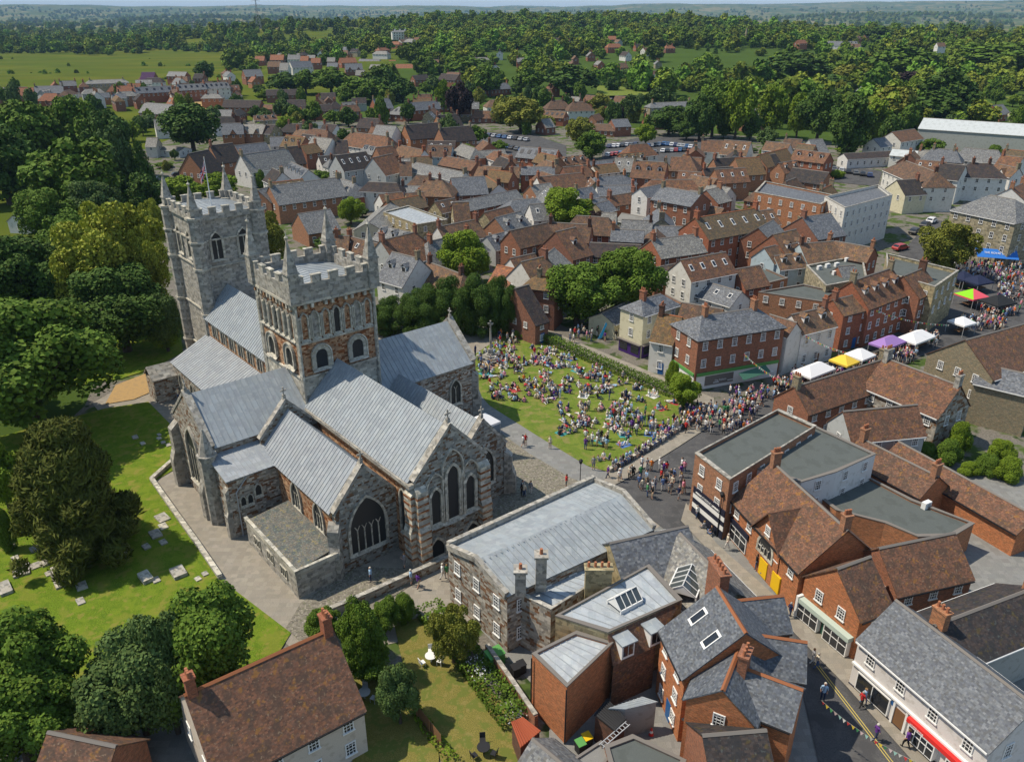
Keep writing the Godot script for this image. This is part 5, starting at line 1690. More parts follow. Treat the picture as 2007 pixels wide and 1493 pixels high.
func lead_block(called: String, label: String, q: Array, eave: float, ridge: float, wm: Material, wins: bool) -> Node3D:
	# low double-pitched lead roof over four wall corners (world); ridge runs from the middle of side 0-3 to the middle of side 1-2
	var c: Vector3 = (q[0] + q[1] + q[2] + q[3]) / 4
	c.y = 0
	var t := thing(called, label, "building", c)
	var p := []
	for x in q: p.append(Vector3(x.x - c.x, 0, x.z - c.z))
	var U := Vector3.UP
	var m0: Vector3 = (p[0] + p[3]) / 2; var m1: Vector3 = (p[1] + p[2]) / 2
	var w := MB.new()
	w.quad(p[3], p[2], p[2] + U * eave, p[3] + U * eave)
	w.quad(p[1], p[0], p[0] + U * eave, p[1] + U * eave)
	w.poly([p[0], p[3], p[3] + U * eave, m0 + U * ridge, p[0] + U * eave])
	w.poly([p[2], p[1], p[1] + U * eave, m1 + U * ridge, p[2] + U * eave])
	obj("wall", w, wm, t)
	lead_roof(t, "roof", p[3] + U * (eave + .12), p[2] + U * (eave + .12), m1 + U * (ridge + .12), m0 + U * (ridge + .12), .62)
	lead_roof(t, "roof", p[1] + U * (eave + .12), p[0] + U * (eave + .12), m0 + U * (ridge + .12), m1 + U * (ridge + .12), .62)
	if wins:
		window_rows(t, p[0], p[3], eave, false, 2)
		window_rows(t, p[3], p[2], eave, false, 2)
	return t
func build_foreground() -> void:
	# stone library with the long lead roof
	var q := [at(878, 1072, 6.2), at(1164, 941, 6.2), at(1283, 1036, 6.2), at(994, 1168, 6.2)]
	var t := lead_block("stone_library", "long rubble stone building with low lead roof and stone parapets beside the church", q, 6.0, 7.2, mats.rubble, true)
	var o := t.position
	for s in [[q[0], q[1]], [q[3], q[0]], [q[1], q[2]]]:
		var a: Vector3 = s[0] - o; var b: Vector3 = s[1] - o
		a.y = 0; b.y = 0
		var mb := MB.new()
		var u := (b - a).normalized()
		var n := u.cross(Vector3.UP) * .22
		if s[0] == q[3] or s[0] == q[1]:
			var mid := (a + b) / 2
			for h in [[a, mid, 6.0, 7.2], [mid, b, 7.2, 6.0]]:
				var up0 = Vector3.UP * (h[2] + .55); var up1 = Vector3.UP * (h[3] + .55)
				mb.slab([h[0] - n + up0, h[0] + n + up0, h[1] + n + up1, h[1] - n + up1], .55)
		else:
			mb.slab([a - n + Vector3.UP * 6.75, a + n + Vector3.UP * 6.75, b + n + Vector3.UP * 6.75, b - n + Vector3.UP * 6.75], .8)
		obj("parapet", mb, mats.ashlar, t)
	for c in [[1060, 1142, 9.2, 1], [1020, 1152, 8.2, 2]]:
		var p := at(c[0], c[1], 6.4) - o
		var r := MB.new()
		r.box(Vector3(p.x - .45, 5.8, p.z - .45), Vector3(p.x + .45, c[2], p.z + .45)); r.box(Vector3(p.x - .58, c[2], p.z - .58), Vector3(p.x + .58, c[2] + .2, p.z + .58))
		var cs := obj("chimney", r, mats.ashlar, t)
		var pot := MB.new(); pot.tube(Vector3(p.x, c[2] + .2, p.z), Vector3(p.x, c[2] + .7, p.z), .16, .14, 8)
		obj("chimney_pot", pot, mats.pot, cs)
	# flat and low roofed blocks
	for f in FLATS: 
		var fb := flat_block(f[0], f[1], f[2], f[3], f[4], f[5], f[6])
		if f[4].contains("striped shop"): striped_shop(fb, f)
		elif f[4].contains("lantern"): lantern(fb, f[0], 1.6, 2.4)
	# lean-to between the brick annexe and the slate house
	var mans := MB.new()
	var a0 := at(1192, 1242, 6.4); var a1 := at(1335, 1180, 6.4); var b1 := at(1285, 1268, 4.4); var b0 := at(1202, 1305, 4.4)
	mans.slab([b0, b1, a1, a0], .15)
	mans.quad(Vector3(b0.x, 0, b0.z), Vector3(b1.x, 0, b1.z), b1, b0)
	var mt := thing("tiled_annexe", "steep maroon tiled slope with two white dormers under the lead roof", "building", Vector3.ZERO)
	obj("roof", mans, pick("T"), mt)
	for k in [.22, .72]:
		var c := b0.lerp(b1, k).lerp(a0.lerp(a1, k), .45)
		var u := (b1 - b0); u.y = 0; u = u.normalized()
		var n := u.cross(Vector3.UP)
		var dm := MB.new()
		for s in [0]: dm.box(Vector3(-.6, -.7, -.9), Vector3(.6, .75, .6))
		var d := obj("dormer", dm, mats.white, mt)
		d.transform = Transform3D(Basis(u, Vector3.UP, n), c)
		var pn := MB.new(); pn.box(Vector3(-.46, -.45, .6), Vector3(-.04, .6, .63)); pn.box(Vector3(.04, -.45, .6), Vector3(.46, .6, .63))
		obj("pane", pn, mats.glass, d)
		var dt := MB.new(); dt.box(Vector3(-.75, .75, -.9), Vector3(.75, .87, .8))
		obj("dormer_roof", dt, mats.lead, d)
	# corrugated and lean-to sheds in the yard behind
	for s in [[[1192, 1388, 1260, 1365, 1290, 1375, 1225, 1390], 3.0, "lead", "grey corrugated lean-to roof in the back yard", "g"], [[1002, 1415, 1025, 1405, 1060, 1432, 1020, 1465], 2.4, "rust", "rusty red corrugated shed roof beside the garden", "d"], [[1165, 1400, 1190, 1368, 1228, 1408, 1205, 1432], 2.8, "dark", "black felt canopy over the yard passage", "d"]]:
		if not mats.has("rust"): mat("rust", null, 1, lin(.30, .075, .035))
		var ring := []
		var cc := Vector3.ZERO
		for i in range(0, 8, 2): ring.append(at(s[0][i], s[0][i + 1], s[1])); cc += ring[-1] / 4
		cc.y = 0
		var sh := thing("yard_shed", s[3], "shed", cc)
		var rb := []
		for r in ring: rb.append(Vector2(r.x - cc.x, r.z - cc.z))
		var w := MB.new(); 
		var sm := []
		for r in rb: sm.append(r * .93)
		w.prism(sm, 0, s[1] - .12)
		obj("wall", w, pick("w" + s[4]), sh)
		var rf := MB.new(); rf.prism(rb, s[1] - .1, s[1])
		obj("roof", rf, mats[s[2]], sh)
		for k in 9:
			var rr := MB.new()
			var p0 := rb[0].lerp(rb[1], (k + .5) / 9.0) as Vector2; var p1 := rb[3].lerp(rb[2], (k + .5) / 9.0) as Vector2
			rr.tube(Vector3(p0.x, s[1] + .01, p0.y), Vector3(p1.x, s[1] + .01, p1.y), .05, .05, 4)
			obj("corrugation", rr, mats[s[2]], sh)
func lantern(fb: Node3D, h: float, w: float, l: float) -> void:
	var g := MB.new(); var f := MB.new()
	for s in [-1.0, 1.0]:
		g.slab([Vector3(-s * l / 2, h + .35, s * w / 2), Vector3(s * l / 2, h + .35, s * w / 2), Vector3(s * l / 2, h + 1.15, 0), Vector3(-s * l / 2, h + 1.15, 0)], .03)
		for i in 5:
			var x := -l / 2 + l * i / 4
			f.tube(Vector3(x, h + .38, s * w / 2), Vector3(x, h + 1.2, 0), .045, .045, 4)
		f.box(Vector3(-l / 2, h, s * w / 2 - .06), Vector3(l / 2, h + .38, s * w / 2 + .06))
		f.tri(Vector3(s * l / 2, h + .3, s * w / 2), Vector3(s * l / 2, h + .3, -s * w / 2), Vector3(s * l / 2, h + 1.15, 0))
	f.tube(Vector3(-l / 2, h + 1.2, 0), Vector3(l / 2, h + 1.2, 0), .05, .05, 4)
	if not mats.has("sky_glass"):
		mat("sky_glass", null, 1, lin(.05, .06, .06), .08)
		mats.sky_glass.metallic_specular = .8
	var o := obj("roof_lantern", f, mats.white, fb)
	o.rotation.y = .62
	obj("lantern_glass", g, mats.sky_glass, o)
func striped_shop(fb: Node3D, f: Array) -> void:
	var a := Vector3(f[5][0], 0, f[5][1]) - fb.position; var b := Vector3(f[5][6], 0, f[5][7]) - fb.position
	var u := (b - a).normalized(); var L := a.distance_to(b)
	var k := panel(fb, a, u, .5, L, 2.85, 3.6, 0, .12, mats.navy, "shop_sign")
	var n := u.cross(Vector3.UP)
	text(k, "NEW CATHERINE LONDON", a + u * L * .52 + Vector3.UP * 3.1 + n * .13, u, n, .34, mats.white)
	for i in 4: panel(fb, a, u, .5, L, .5 + i * .58, 1.08 + i * .58, 0, .08, mats.white if i % 2 else mats.navy, "painted_stripe")
	panel(fb, a, u, .5, L, .0, .5, 0, .1, mats.navy, "plinth")
func on_house(t: Node3D, r: Array, side: float) -> Array:
	# foot point and direction of the long wall on the given side of a house
	var l: float = r[3] / 2
	return [Vector3(-side * l, 0, side * r[4]), Vector3(side, 0, 0)]
func dress_shops(named: Dictionary) -> void:
	# orange brick shops on the lane: yellow boards, shop glass
	var t: Node3D = named["row"][0]; var r: Array = named["row"][1]
	var s := -1.0 if faces_eye(t, Vector3(0, 1, -r[4]), Vector3(0, 0, -1)) else 1.0
	var w := on_house(t, r, s)
	var L: float = r[3]
	shop_window(t, w[0], w[1], .4, 3.6, .35, 2.1, .12, 2)
	panel(t, w[0], w[1], .3, 3.8, 2.15, 2.75, 0, .16, mats.navy, "shop_sign")
	# steep front gable with a broad arched window over the boards
	var gp := t.basis.inverse() * (at(1497, 1046, 5.2) - t.position)
	var e: float = r[5]; var hw: float = r[4]
	var gb := MB.new()
	gb.poly([Vector3(gp.x - s * 2.3, e - .3, s * (hw + .1)), Vector3(gp.x + s * 2.3, e - .3, s * (hw + .1)), Vector3(gp.x, e + 2.6, s * (hw + .1))])
	gb.quad(Vector3(gp.x - s * 2.3, 0, s * (hw + .1)), Vector3(gp.x + s * 2.3, 0, s * (hw + .1)), Vector3(gp.x + s * 2.3, e - .3, s * (hw + .1)), Vector3(gp.x - s * 2.3, e - .3, s * (hw + .1)))
	obj("front_gable", gb, mats.wO0, t)
	var gr := MB.new()
	for q in [-1.0, 1.0]:
		var face := [Vector3(gp.x + q * 2.6, e - .55, s * (hw + .45)), Vector3(gp.x + q * 2.6, e - .55, s * (hw - .6)), Vector3(gp.x, e + 2.75, s * (hw - 3.6)), Vector3(gp.x, e + 2.75, s * (hw + .45))]
		if q * s < 0: face.reverse()
		gr.slab(face, .1)
	obj("gable_roof", gr, mats.T0, t)
	arch_window(t, Vector3(gp.x, 2.75, s * (hw + .1)), Vector3(0, 0, s), 1.15, .55, false, 4, .28, .08)
	add_window(t, Vector3(gp.x, e + .25, s * (hw + .1)), Vector3(s, 0, 0), Vector3(0, 0, s), .8, .9, 2)
	for x in [L * .52, L * .70]: panel(t, w[0], w[1], x, x + 1.3, .25, 2.1, 0, .18, mats.yellow_board, "yellow_board")
	t = named["gable"][0]; r = named["gable"][1]
	# the gabled shop front
	w = [Vector3(-r[3] / 2, 0, -r[4]), Vector3(0, 0, 1)]
	shop_window(t, w[0], w[1], .2, 2.6, .35, 1.95, .5, 2); shop_window(t, w[0], w[1], 3.3, 5.9, .35, 1.95, .5, 2)
	panel(t, w[0], w[1], .1, 6.0, 2.0, 2.45, 0, .6, mats.pale_green, "shop_sign")
	panel(t, w[0], w[1], 2.7, 3.2, .1, 1.95, 0, .08, mats.awning_green, "door")
	panel(t, w[0], w[1], 0, .25, .1, 2.6, 0, .65, mats.white, "pilaster")
	# white painted shop
	t = named["white"][0]; r = named["white"][1]
	s = -1.0 if faces_eye(t, Vector3(0, 1, -r[4]), Vector3(0, 0, -1)) else 1.0
	w = on_house(t, r, s)
	L = r[3]
	panel(t, w[0], w[1], 0, L, 2.45, 2.62, 0, .22, mats.white, "cornice")
	shop_window(t, w[0], w[1], L * .06, L * .34, .45, 2.15, .16, 1)
	panel(t, w[0], w[1], L * .38, L * .46, 0, 1.9, 0, .05, mats.wood, "door")  # closed brown panel standing in for an open doorway with dark interior
	for x in [L * .365, L * .465]: panel(t, w[0], w[1], x, x + .18, 0, 2.3, 0, .14, mats.white, "pilaster")
	shop_window(t, w[0], w[1], L * .52, L * .72, .55, 1.95, .5, 3)
	shop_window(t, w[0], w[1], L * .80, L * .97, .55, 1.95, .5, 3)
	var aw := panel(t, w[0], w[1], L * .5, L * .99, 2.05, 2.42, 0, .55, mats.red, "red_fascia")
	var n: Vector3 = w[1].cross(Vector3.UP)
	text(aw, "wimborne", w[0] + w[1] * L * .58 + Vector3.UP * 2.12 + n * .56, w[1], n, .26, mats.white)
	panel(t, w[0], w[1], 0, L, 0, .35, 0, .06, mats.navy, "plinth")
	var bp := MB.new(); bp.tube(w[0] + w[1] * L * .355 + Vector3.UP * 1.95 + n * .01, w[0] + w[1] * L * .355 + Vector3.UP * 1.95 + n * .05, .2, .2, 14)
	obj("blue_plaque", bp, mats.blue_paint, t)
	# corner shop with green fascia
	t = named["corner"][0]; r = named["corner"][1]
	var hl: float = r[3] / 2 + r[4] * .75
	for q in [[Vector3(-hl, 0, r[4]), Vector3(1, 0, 0)], [Vector3(hl, 0, r[4]), Vector3(0, 0, -1)], [Vector3(-hl, 0, -r[4]), Vector3(0, 0, 1)]]:
		var nn: Vector3 = q[1].cross(Vector3.UP)
		if not faces_eye(t, q[0], nn): continue
		var ll: float = hl * 2 if absf(q[1].x) > .5 else float(r[4]) * 2
		panel(t, q[0], q[1], ll * .02, ll * .98, 2.3, 2.75, 0, .18, mats.green_paint, "shop_sign")
		panel(t, q[0], q[1], ll * .02, ll * .98, 0.1, 2.25, 0, .06, mats.white, "shop_front")
		panel(t, q[0], q[1], ll * .12, ll * .45, .6, 2.1, .06, .09, mats.grey_ridge, "window_blind")
		text(t, "The Potters", q[0] + q[1] * ll * .3 + Vector3.UP * 1.2 + nn * .1, q[1], nn, .4, mats.white)
	# cream pub front
	t = named["cream"][0]; r = named["cream"][1]
	for q in [[Vector3(-(r[3] / 2 + r[4] * .75), 0, r[4]), Vector3(1, 0, 0), r[3] + r[4] * 1.5], [Vector3(-(r[3] / 2 + r[4] * .75), 0, -r[4]), Vector3(0, 0, 1), r[4] * 2]]:
		if not faces_eye(t, q[0], q[1].cross(Vector3.UP)): continue
		panel(t, q[0], q[1], .15, q[2] - .15, .1, 2.2, 0, .15, mats.purple, "shop_front")
		panel(t, q[0], q[1], .4, q[2] * .42, .6, 1.9, .15, .2, mats.glass, "pane"); panel(t, q[0], q[1], q[2] * .58, q[2] - .4, .6, 1.9, .15, .2, mats.glass, "pane")
		panel(t, q[0], q[1], 0, q[2], 2.2, 2.35, 0, .5, mats.grey_ridge, "canopy")
func stack(parent: Node3D, px: float, py: float, h0: float, h1: float, wx: float, wz: float, pots: int, m: Material) -> void:
	var p := parent.basis.inverse() * (at(px, py, h0) - parent.position)
	var c := MB.new()
	c.box(Vector3(p.x - wx / 2, h0 - 1.5, p.z - wz / 2), Vector3(p.x + wx / 2, h1, p.z + wz / 2))
	c.box(Vector3(p.x - wx / 2 - .1, h1, p.z - wz / 2 - .1), Vector3(p.x + wx / 2 + .1, h1 + .18, p.z + wz / 2 + .1))
	var o := obj("chimney", c, m, parent)
	for i in pots:
		var q := MB.new()
		var x := p.x + wx * ((i + .5) / pots - .5)
		q.tube(Vector3(x, h1 + .18, p.z), Vector3(x, h1 + .65, p.z), .13, .11, 9)
		obj("chimney_pot", q, mats.pot, o)
func build_yard(named: Dictionary) -> void:
	var slate: Node3D = named["slate"][0]
	stack(slate, 1405, 1152, 7.6, 9.6, 2.4, .8, 5, pick("wr"))
	var lead: Node3D = null; var ann: Node3D = null
	for o in get_children():
		if o.has_meta("label"):
			if String(o.get_meta("label")).contains("glass lantern"): lead = o
			if String(o.get_meta("label")).contains("brick annexe"): ann = o
	if lead:
		stack(lead, 1172, 1140, 6.6, 8.0, 2.2, .8, 4, mats.wy0)
	# second glazed lantern on the slate range
	var t := thing("glass_lantern", "white framed glass roof lantern beside the red chimney stack", "roof lantern", at(1345, 1148, 5.6), .5)
	lantern(t, 0.0, 2.4, 3.2)
	# pipes on the brick annexe
	if ann:
		for q in [[1111, 1350, 5.5], [1045, 1290, 5.5]]:
			var p := at(q[0], q[1], q[2]) - ann.position
			var m := MB.new(); m.tube(Vector3(p.x, 0, p.z) * 1.04, Vector3(p.x, 0, p.z) * 1.04 + Vector3(0, 5.5, 0), .06, .06, 6); obj("downpipe", m, mats.dark, ann)
	var ld := thing("ladder", "aluminium ladder lying on the yard roof", "ladder", at(1205, 1440, 2.7), .75)
	for z in [-.18, .18]:
		var r := MB.new(); r.box(Vector3(-1.5, 0, z - .03), Vector3(1.5, .07, z + .03)); obj("rail", r, mats.metal, ld)
	for i in 9:
		var r := MB.new(); r.box(Vector3(-1.35 + i * .335, .02, -.15), Vector3(-1.3 + i * .335, .05, .15)); obj("rung", r, mats.metal, ld)
	for q in [[1150, 1462, "yellow_board", "yellow lidded wheeled bin in the back yard"], [1137, 1474, "green_paint", "dark green wheeled bin in the back yard"], [1010, 1325, "dark", "black wheeled bin behind the stone building"], [1022, 1318, "dark", "black wheeled bin with grey lid by the wall"]]:
		var b := thing("wheeled_bin", q[3], "bin", at(q[0], q[1]), .5)
		var m := MB.new(); m.prism([Vector2(-.3, -.32), Vector2(.3, -.32), Vector2(.3, .32), Vector2(-.3, .32)], .1, 1.0); obj("body", m, mats.dark, b)
		var l := MB.new(); l.slab([Vector3(-.34, 1.03, .36), Vector3(.34, 1.03, .36), Vector3(.34, 1.12, -.36), Vector3(-.34, 1.12, -.36)], .05); obj("lid", l, mats[q[2]], b)
	var cn := thing("traffic_cone", "orange and white traffic cone in the back yard", "cone", at(1276, 1442))
	var cm := MB.new(); cm.tube(Vector3(0, .12, 0), Vector3(0, .8, 0), .2, .05, 10); obj("cone", cm, mats.red, cn)
	var cb := MB.new(); cb.tube(Vector3(0, .38, 0), Vector3(0, .58, 0), .15, .1, 10); obj("reflective_band", cb, mats.white, cn)
	# rooftop machines
	for q in [[1606, 528, 6.1], [1622, 524, 6.1], [1640, 522, 6.1], [1660, 512, 6.1], [1636, 538, 6.1], [1815, 995, 3.8], [1700, 505, 6.1]]:
		var a := thing("air_conditioning_unit", "white air conditioning unit on a flat roof", "air conditioner", at(q[0], q[1], q[2] - .6), .5, "rooftop units")
		var m := MB.new(); m.box(Vector3(-.5, 0, -.25), Vector3(.5, .75, .25)); obj("casing", m, mats.white, a)
		var g := MB.new(); g.tube(Vector3(.1, .38, .25), Vector3(.1, .38, .28), .28, .28, 12); obj("fan_grille", g, mats.metal, a)
func build_props() -> void:
	rng.seed = 15
	line_wall("churchyard_wall", "low stone kerb wall between churchyard lawn and church path", [345, 903, 298, 945, 345, 1012, 388, 1072, 432, 1137], .55, .4, mats.ashlar, mats.pale)
	line_wall("street_wall", "low stone wall along the green where people sit", [1194, 926, 1262, 888, 1330, 844, 1392, 803], .5, .4, mats.ashlar, mats.pale)
	line_wall("yard_wall", "stone wall between cobbled yard and cottage gardens", [620, 1222, 717, 1180, 800, 1142, 879, 1107], 1.0, .4, mats.rubble, mats.ashlar)
	line_wall("garden_wall", "weathered brick wall along the flower border", [955, 1290, 1010, 1370, 1050, 1430], 1.5, .3, pick("wr"), mats.ashlar)
	line_wall("garden_wall", "brick wall beside the cottage terrace", [190, 1430, 270, 1395, 345, 1355], 1.4, .35, pick("wr"), mats.ashlar)
	# wooden fence, board by board
	var a := at(732, 1296); var b := at(866, 1469)
	var ft := thing("garden_fence", "brown wooden board fence between the two cottage gardens", "fence", a)
	var L := a.distance_to(b); var u := (b - a) / L
	var bd := MB.new(); bd.box(Vector3(-.075, .05, -.012), Vector3(.075, 1.5, .012))
	var bmesh := bd.mesh(mats.wood)
	for i in int(L / .16):
		var o := obj("board", bmesh, null, ft)
		o.transform = Transform3D(Basis(u, Vector3.UP, u.cross(Vector3.UP)), u * (.08 + i * .16))
	var pm := MB.new(); pm.box(Vector3(-.05, 0, -.05), Vector3(.05, 1.65, .05))
	for i in int(L / 1.9) + 1: obj("post", pm.mesh(mats.wood), null, ft).position = u * i * 1.9 + u.cross(Vector3.UP) * .08
	# hedges
	hedge("clipped_hedge", "clipped green hedge along the path at the top of the green", [1030, 655, 1075, 672, 1120, 692, 1200, 728, 1260, 754, 1318, 778], 1.7, 1.35, 0)
	hedge("flower_border", "leafy border of shrubs along the garden wall", [838, 1200, 895, 1268, 952, 1343, 1012, 1425], 2.4, 1.1, 0)
	hedge("flower_border", "low green planting along the wooden fence", [760, 1320, 810, 1390, 850, 1450, 890, 1500], .9, .6, 2)
	var fl := MB.new()
	for i in 420:
		var f := rng.randf()
		var p := at(lerpf(850, 1030, f) + rng.randf_range(-14, 26), lerpf(1205, 1435, f) + rng.randf_range(-12, 12), 1.0)
		if sin(f * 17.0) < -.1: continue
		fl.col = Color(.75, .75, .72)
		for k in 2:
			var d := rdir() * .09; var e := rdir() * .09
			fl.tri(p + d, p + e, p - d)
	tag(obj("white_flowers", fl, mats.vert, null, true), "white flowers in the garden border", "flowers", "", "stuff")
	# graves
	var stone := mats.ashlar as Material
	var gi := 0
	for g in [[40, 1030, 1.2, .7, .18], [22, 1072, .8, .5, .25], [8, 1068, .8, .5, .12], [30, 1098, .7, .5, .1], [68, 1080, .7, .6, .2], [70, 1112, .8, .7, .1], [88, 1108, .8, .5, .15], [42, 1122, 1.5, 1.1, .2], [95, 1128, .6, .4, .1], [160, 1152, 1.0, .7, .1], [158, 1182, .8, .5, .1], [10, 1158, 1.6, .8, .3], [286, 1137, 1.3, .75, .4], [306, 1140, .7, .5, .1], [350, 1127, 1.3, .95, .35], [388, 1138, .5, .4, .1], [402, 1128, .5, .4, .1], [305, 1050, 1.2, .8, .15], [320, 1035, .9, .6, .12], [318, 1018, 1.3, .9, .12], [287, 1075, .7, .5, .15], [240, 1082, 1.2, .6, .2], [320, 1066, .7, .5, .12], [265, 860, .7, .5, .15], [312, 862, .5, .4, .12], [320, 870, .5, .4, .12], [330, 875, .6, .4, .1], [280, 872, .6, .4, .12], [312, 855, .5, .3, .12]]:
		var p := at(g[0], g[1])
		var m := MB.new()
		var hx: float = g[2] * .66; var hz: float = g[3] * .66
		m.prism([Vector2(-hx, -hz), Vector2(hx * .96, -hz), Vector2(hx, -hz * .8), Vector2(hx, hz), Vector2(-hx * .9, hz), Vector2(-hx, hz * .85)], -.02, g[4])
		var o := obj("ledger_stone", m, mats.ashlar if gi % 3 else mats.pale)
		o.position = p + Vector3(0, .19, 0); o.rotation.y = -.87 + rng.randf_range(-.15, .15)
		o.rotation.x = rng.randf_range(-.03, .03)
		tag(o, "%s grave slab lying in the churchyard grass" % ("weathered grey" if gi % 3 else "pale"), "grave", "grave slabs in the churchyard")
		gi += 1
	var ct := thing("chest_tomb", "large pale stone chest tomb on a plinth in the churchyard", "tomb", at(122, 1140), -.9)
	var c1 := MB.new(); c1.box(Vector3(-1.25, .15, -.75), Vector3(1.25, .38, .75)); obj("plinth", c1, mats.ashlar, ct)
	var c2 := MB.new(); c2.box(Vector3(-.9, .38, -.5), Vector3(.9, 1.2, .5)); obj("chest", c2, mats.pale, ct)
	var c3 := MB.new(); c3.box(Vector3(-1.05, 1.2, -.62), Vector3(1.05, 1.34, .62)); obj("lid", c3, mats.pale, ct)
	# memorial cross
	var mc := thing("memorial_cross", "tall stone memorial cross on stepped octagonal base on the green", "memorial", at(962, 706))
	for k in 4:
		var s := MB.new(); s.tube(Vector3(0, .15 + k * .28, 0), Vector3(0, .45 + k * .28, 0), 1.9 - k * .42, 1.9 - k * .42, 8)
		obj("step", s, mats.ashlar, mc)
	var sh := MB.new(); sh.box(Vector3(-.4, 1.28, -.4), Vector3(.4, 2.0, .4)); sh.tube(Vector3(0, 2.0, 0), Vector3(0, 5.6, 0), .2, .13, 8)
	obj("shaft", sh, mats.ashlar, mc)
	var hd := MB.new(); hd.box(Vector3(-.12, 5.6, -.12), Vector3(.12, 6.7, .12)); hd.box(Vector3(-.42, 6.05, -.1), Vector3(.42, 6.3, .1))
	obj("cross_head", hd, mats.ashlar, mc)
	# banner
	var bn := thing("feather_banner", "bright blue feather banner leaning by the pub tables", "banner", at(1170, 672))
	var bm := MB.new(); bm.slab([Vector3(.1, .7, 0), Vector3(.75, .9, 0), Vector3(1.55, 3.3, 0), Vector3(1.35, 3.7, 0)], .03); obj("banner_cloth", bm, mats.sky_banner, bn)
	var bp := MB.new(); bp.tube(Vector3.ZERO, Vector3(1.3, 3.75, 0), .03, .02, 5); obj("pole", bp, mats.metal, bn)
	# lamp posts
	for q in [[1405, 1053, 5.0, "by the striped shop"], [1136, 968, 4.0, "at the corner of the cobbled yard"], [1648, 300, 6.0, "by the market car park"]]:
		var p := at(q[0], q[1])
		var t := thing("street_lamp", "black lantern street lamp " + q[3], "street lamp", p)
		var m := MB.new(); m.tube(Vector3.ZERO, Vector3(0, q[2], 0), .07, .04, 7); obj("post", m, mats.dark, t)
		var h := MB.new(); h.tube(Vector3(0, q[2], 0), Vector3(0, q[2] + .4, 0), .12, .26, 6); h.tube(Vector3(0, q[2] + .4, 0), Vector3(0, q[2] + .65, 0), .28, .04, 6); obj("lantern", h, mats.dark, t)
	# stalls
	for g in [[1597, 722, .62, 6.0, 3.2, "white", "white market gazebo nearest the corner shop", 1.4], [1656, 704, .62, 3.2, 3.2, "yellow", "yellow and purple market gazebo between white stalls", 0.0], [1687, 692, .62, 3.6, 3.2, "white", "white market gazebo beside the purple one", .3], [1741, 668, .62, 5.6, 3.2, "lilac", "long purple market gazebo", 1.2], [1797, 658, .62, 6.0, 3.4, "white", "long white market gazebo at the end of the stall row", 1.4], [1887, 628, .5, 3.4, 3.2, "white", "white gazebo with side wall at the mouth of the square", 0.0], [1906, 576, .4, 4.2, 4.2, "scarlet", "red pink and lime striped gazebo in the square", 0.0], [1957, 588, .4, 5.0, 4.2, "black", "black gazebo in the square", .6], [1888, 540, .4, 4.0, 4.0, "navycloth", "navy gazebo by the stone bank", 0.0], [1917, 548, .4, 4.4, 4.0, "navycloth", "navy gazebo beside the crowd in the square", 0.3], [946, 822, .7, 3.4, 3.2, "white", "white gazebo behind the north chapel", 0.0]]:
		var cols := {"white": lin(.74, .74, .75), "yellow": lin(.72, .50, .06), "lilac": lin(.30, .18, .45), "scarlet": lin(.70, .10, .14), "black": lin(.02, .022, .025), "navycloth": lin(.018, .025, .06)}
		if not mats.has("cloth" + g[5]): mat("cloth" + g[5], null, 1, cols[g[5]])
		var p := at(g[0], g[1], 2.4)
		gazebo(Vector3(p.x, .15, p.z), g[2], g[3], g[4], mats["cloth" + g[5]], g[6], mats.lime if g[5] == "scarlet" else null, g[7])
	# awnings
	var aw := thing("shop_awning", "wide blue awning with white lettering on the stone corner building", "awning", at(1938, 520))
	var am := MB.new(); am.slab([Vector3(-4.2, 2.6, 2.2), Vector3(4.2, 2.2, 3.4), Vector3(4.6, 3.6, 1.2), Vector3(-3.8, 4.0, 0)], .05); obj("awning_cloth", am, mats.awning_blue, aw)
	for x in [-4.1, 4.1]:
		var l := MB.new(); l.tube(Vector3(x, 0, 2.5 if x < 0 else 3.3), Vector3(x, 2.5 if x < 0 else 2.2, 2.3 if x < 0 else 3.3), .05, .05, 5); obj("post", l, mats.metal, aw)
	text(aw, "THE ROYAL BREW", Vector3(.2, 3.22, 1.85), Vector3(.99, -.05, .14).normalized(), Vector3(.0, .8, .6).normalized(), .7, mats.white)
	var ga := thing("shop_awning", "dark green awning over the corner shop window", "awning", at(1485, 762))
	var gm := MB.new(); gm.slab([Vector3(-2.6, 2.0, 1.3), Vector3(2.2, 2.0, -1.7), Vector3(1.6, 2.7, -2.6), Vector3(-3.2, 2.7, .4)], .05); obj("awning_cloth", gm, mats.awning_green, ga)
	# bunting over the streets
	bunting("multicoloured bunting from the red corner shop across the street", at(1458, 692, 7.0), at(1548, 752, 5.0), .5, 26)
	bunting("multicoloured bunting above the white market gazebos", at(1557, 642, 6.5), at(1660, 690, 4.8), .5, 26)
	bunting("multicoloured bunting hung along the brick shops to the square", at(1714, 606, 6.5), at(1862, 636, 5.0), .6, 36)
	bunting("pastel bunting across the foreground lane", at(1610, 1372, 4.6), at(1812, 1500, 4.4), .5, 22)
	# cars
	var rows := [[948, 266, 1032, 276, 9, "behind the long slate terrace"], [985, 288, 1032, 298, 6, "behind the long slate terrace"], [1195, 289, 1246, 285, 7, "in the walled car park"], [1250, 291, 1292, 285, 7, "in the walled car park"], [1192, 306, 1232, 301, 6, "in the walled car park"], [1302, 284, 1362, 291, 9, "in the walled car park"], [1300, 298, 1342, 296, 6, "in the walled car park"], [1252, 303, 1284, 300, 4, "in the walled car park"], [1636, 334, 1705, 346, 6, "behind the market square"]]
	for r in rows:
		for i in r[4]:
			var f = float(i) / (r[4] - 1)
			var p := at(lerpf(r[0], r[2], f), lerpf(r[1], r[3], f), .2)
			car(Vector3(p.x, .17, p.z), 1.2 + rng.randf_range(-.08, .08), rng.randi() % 7, r[5])
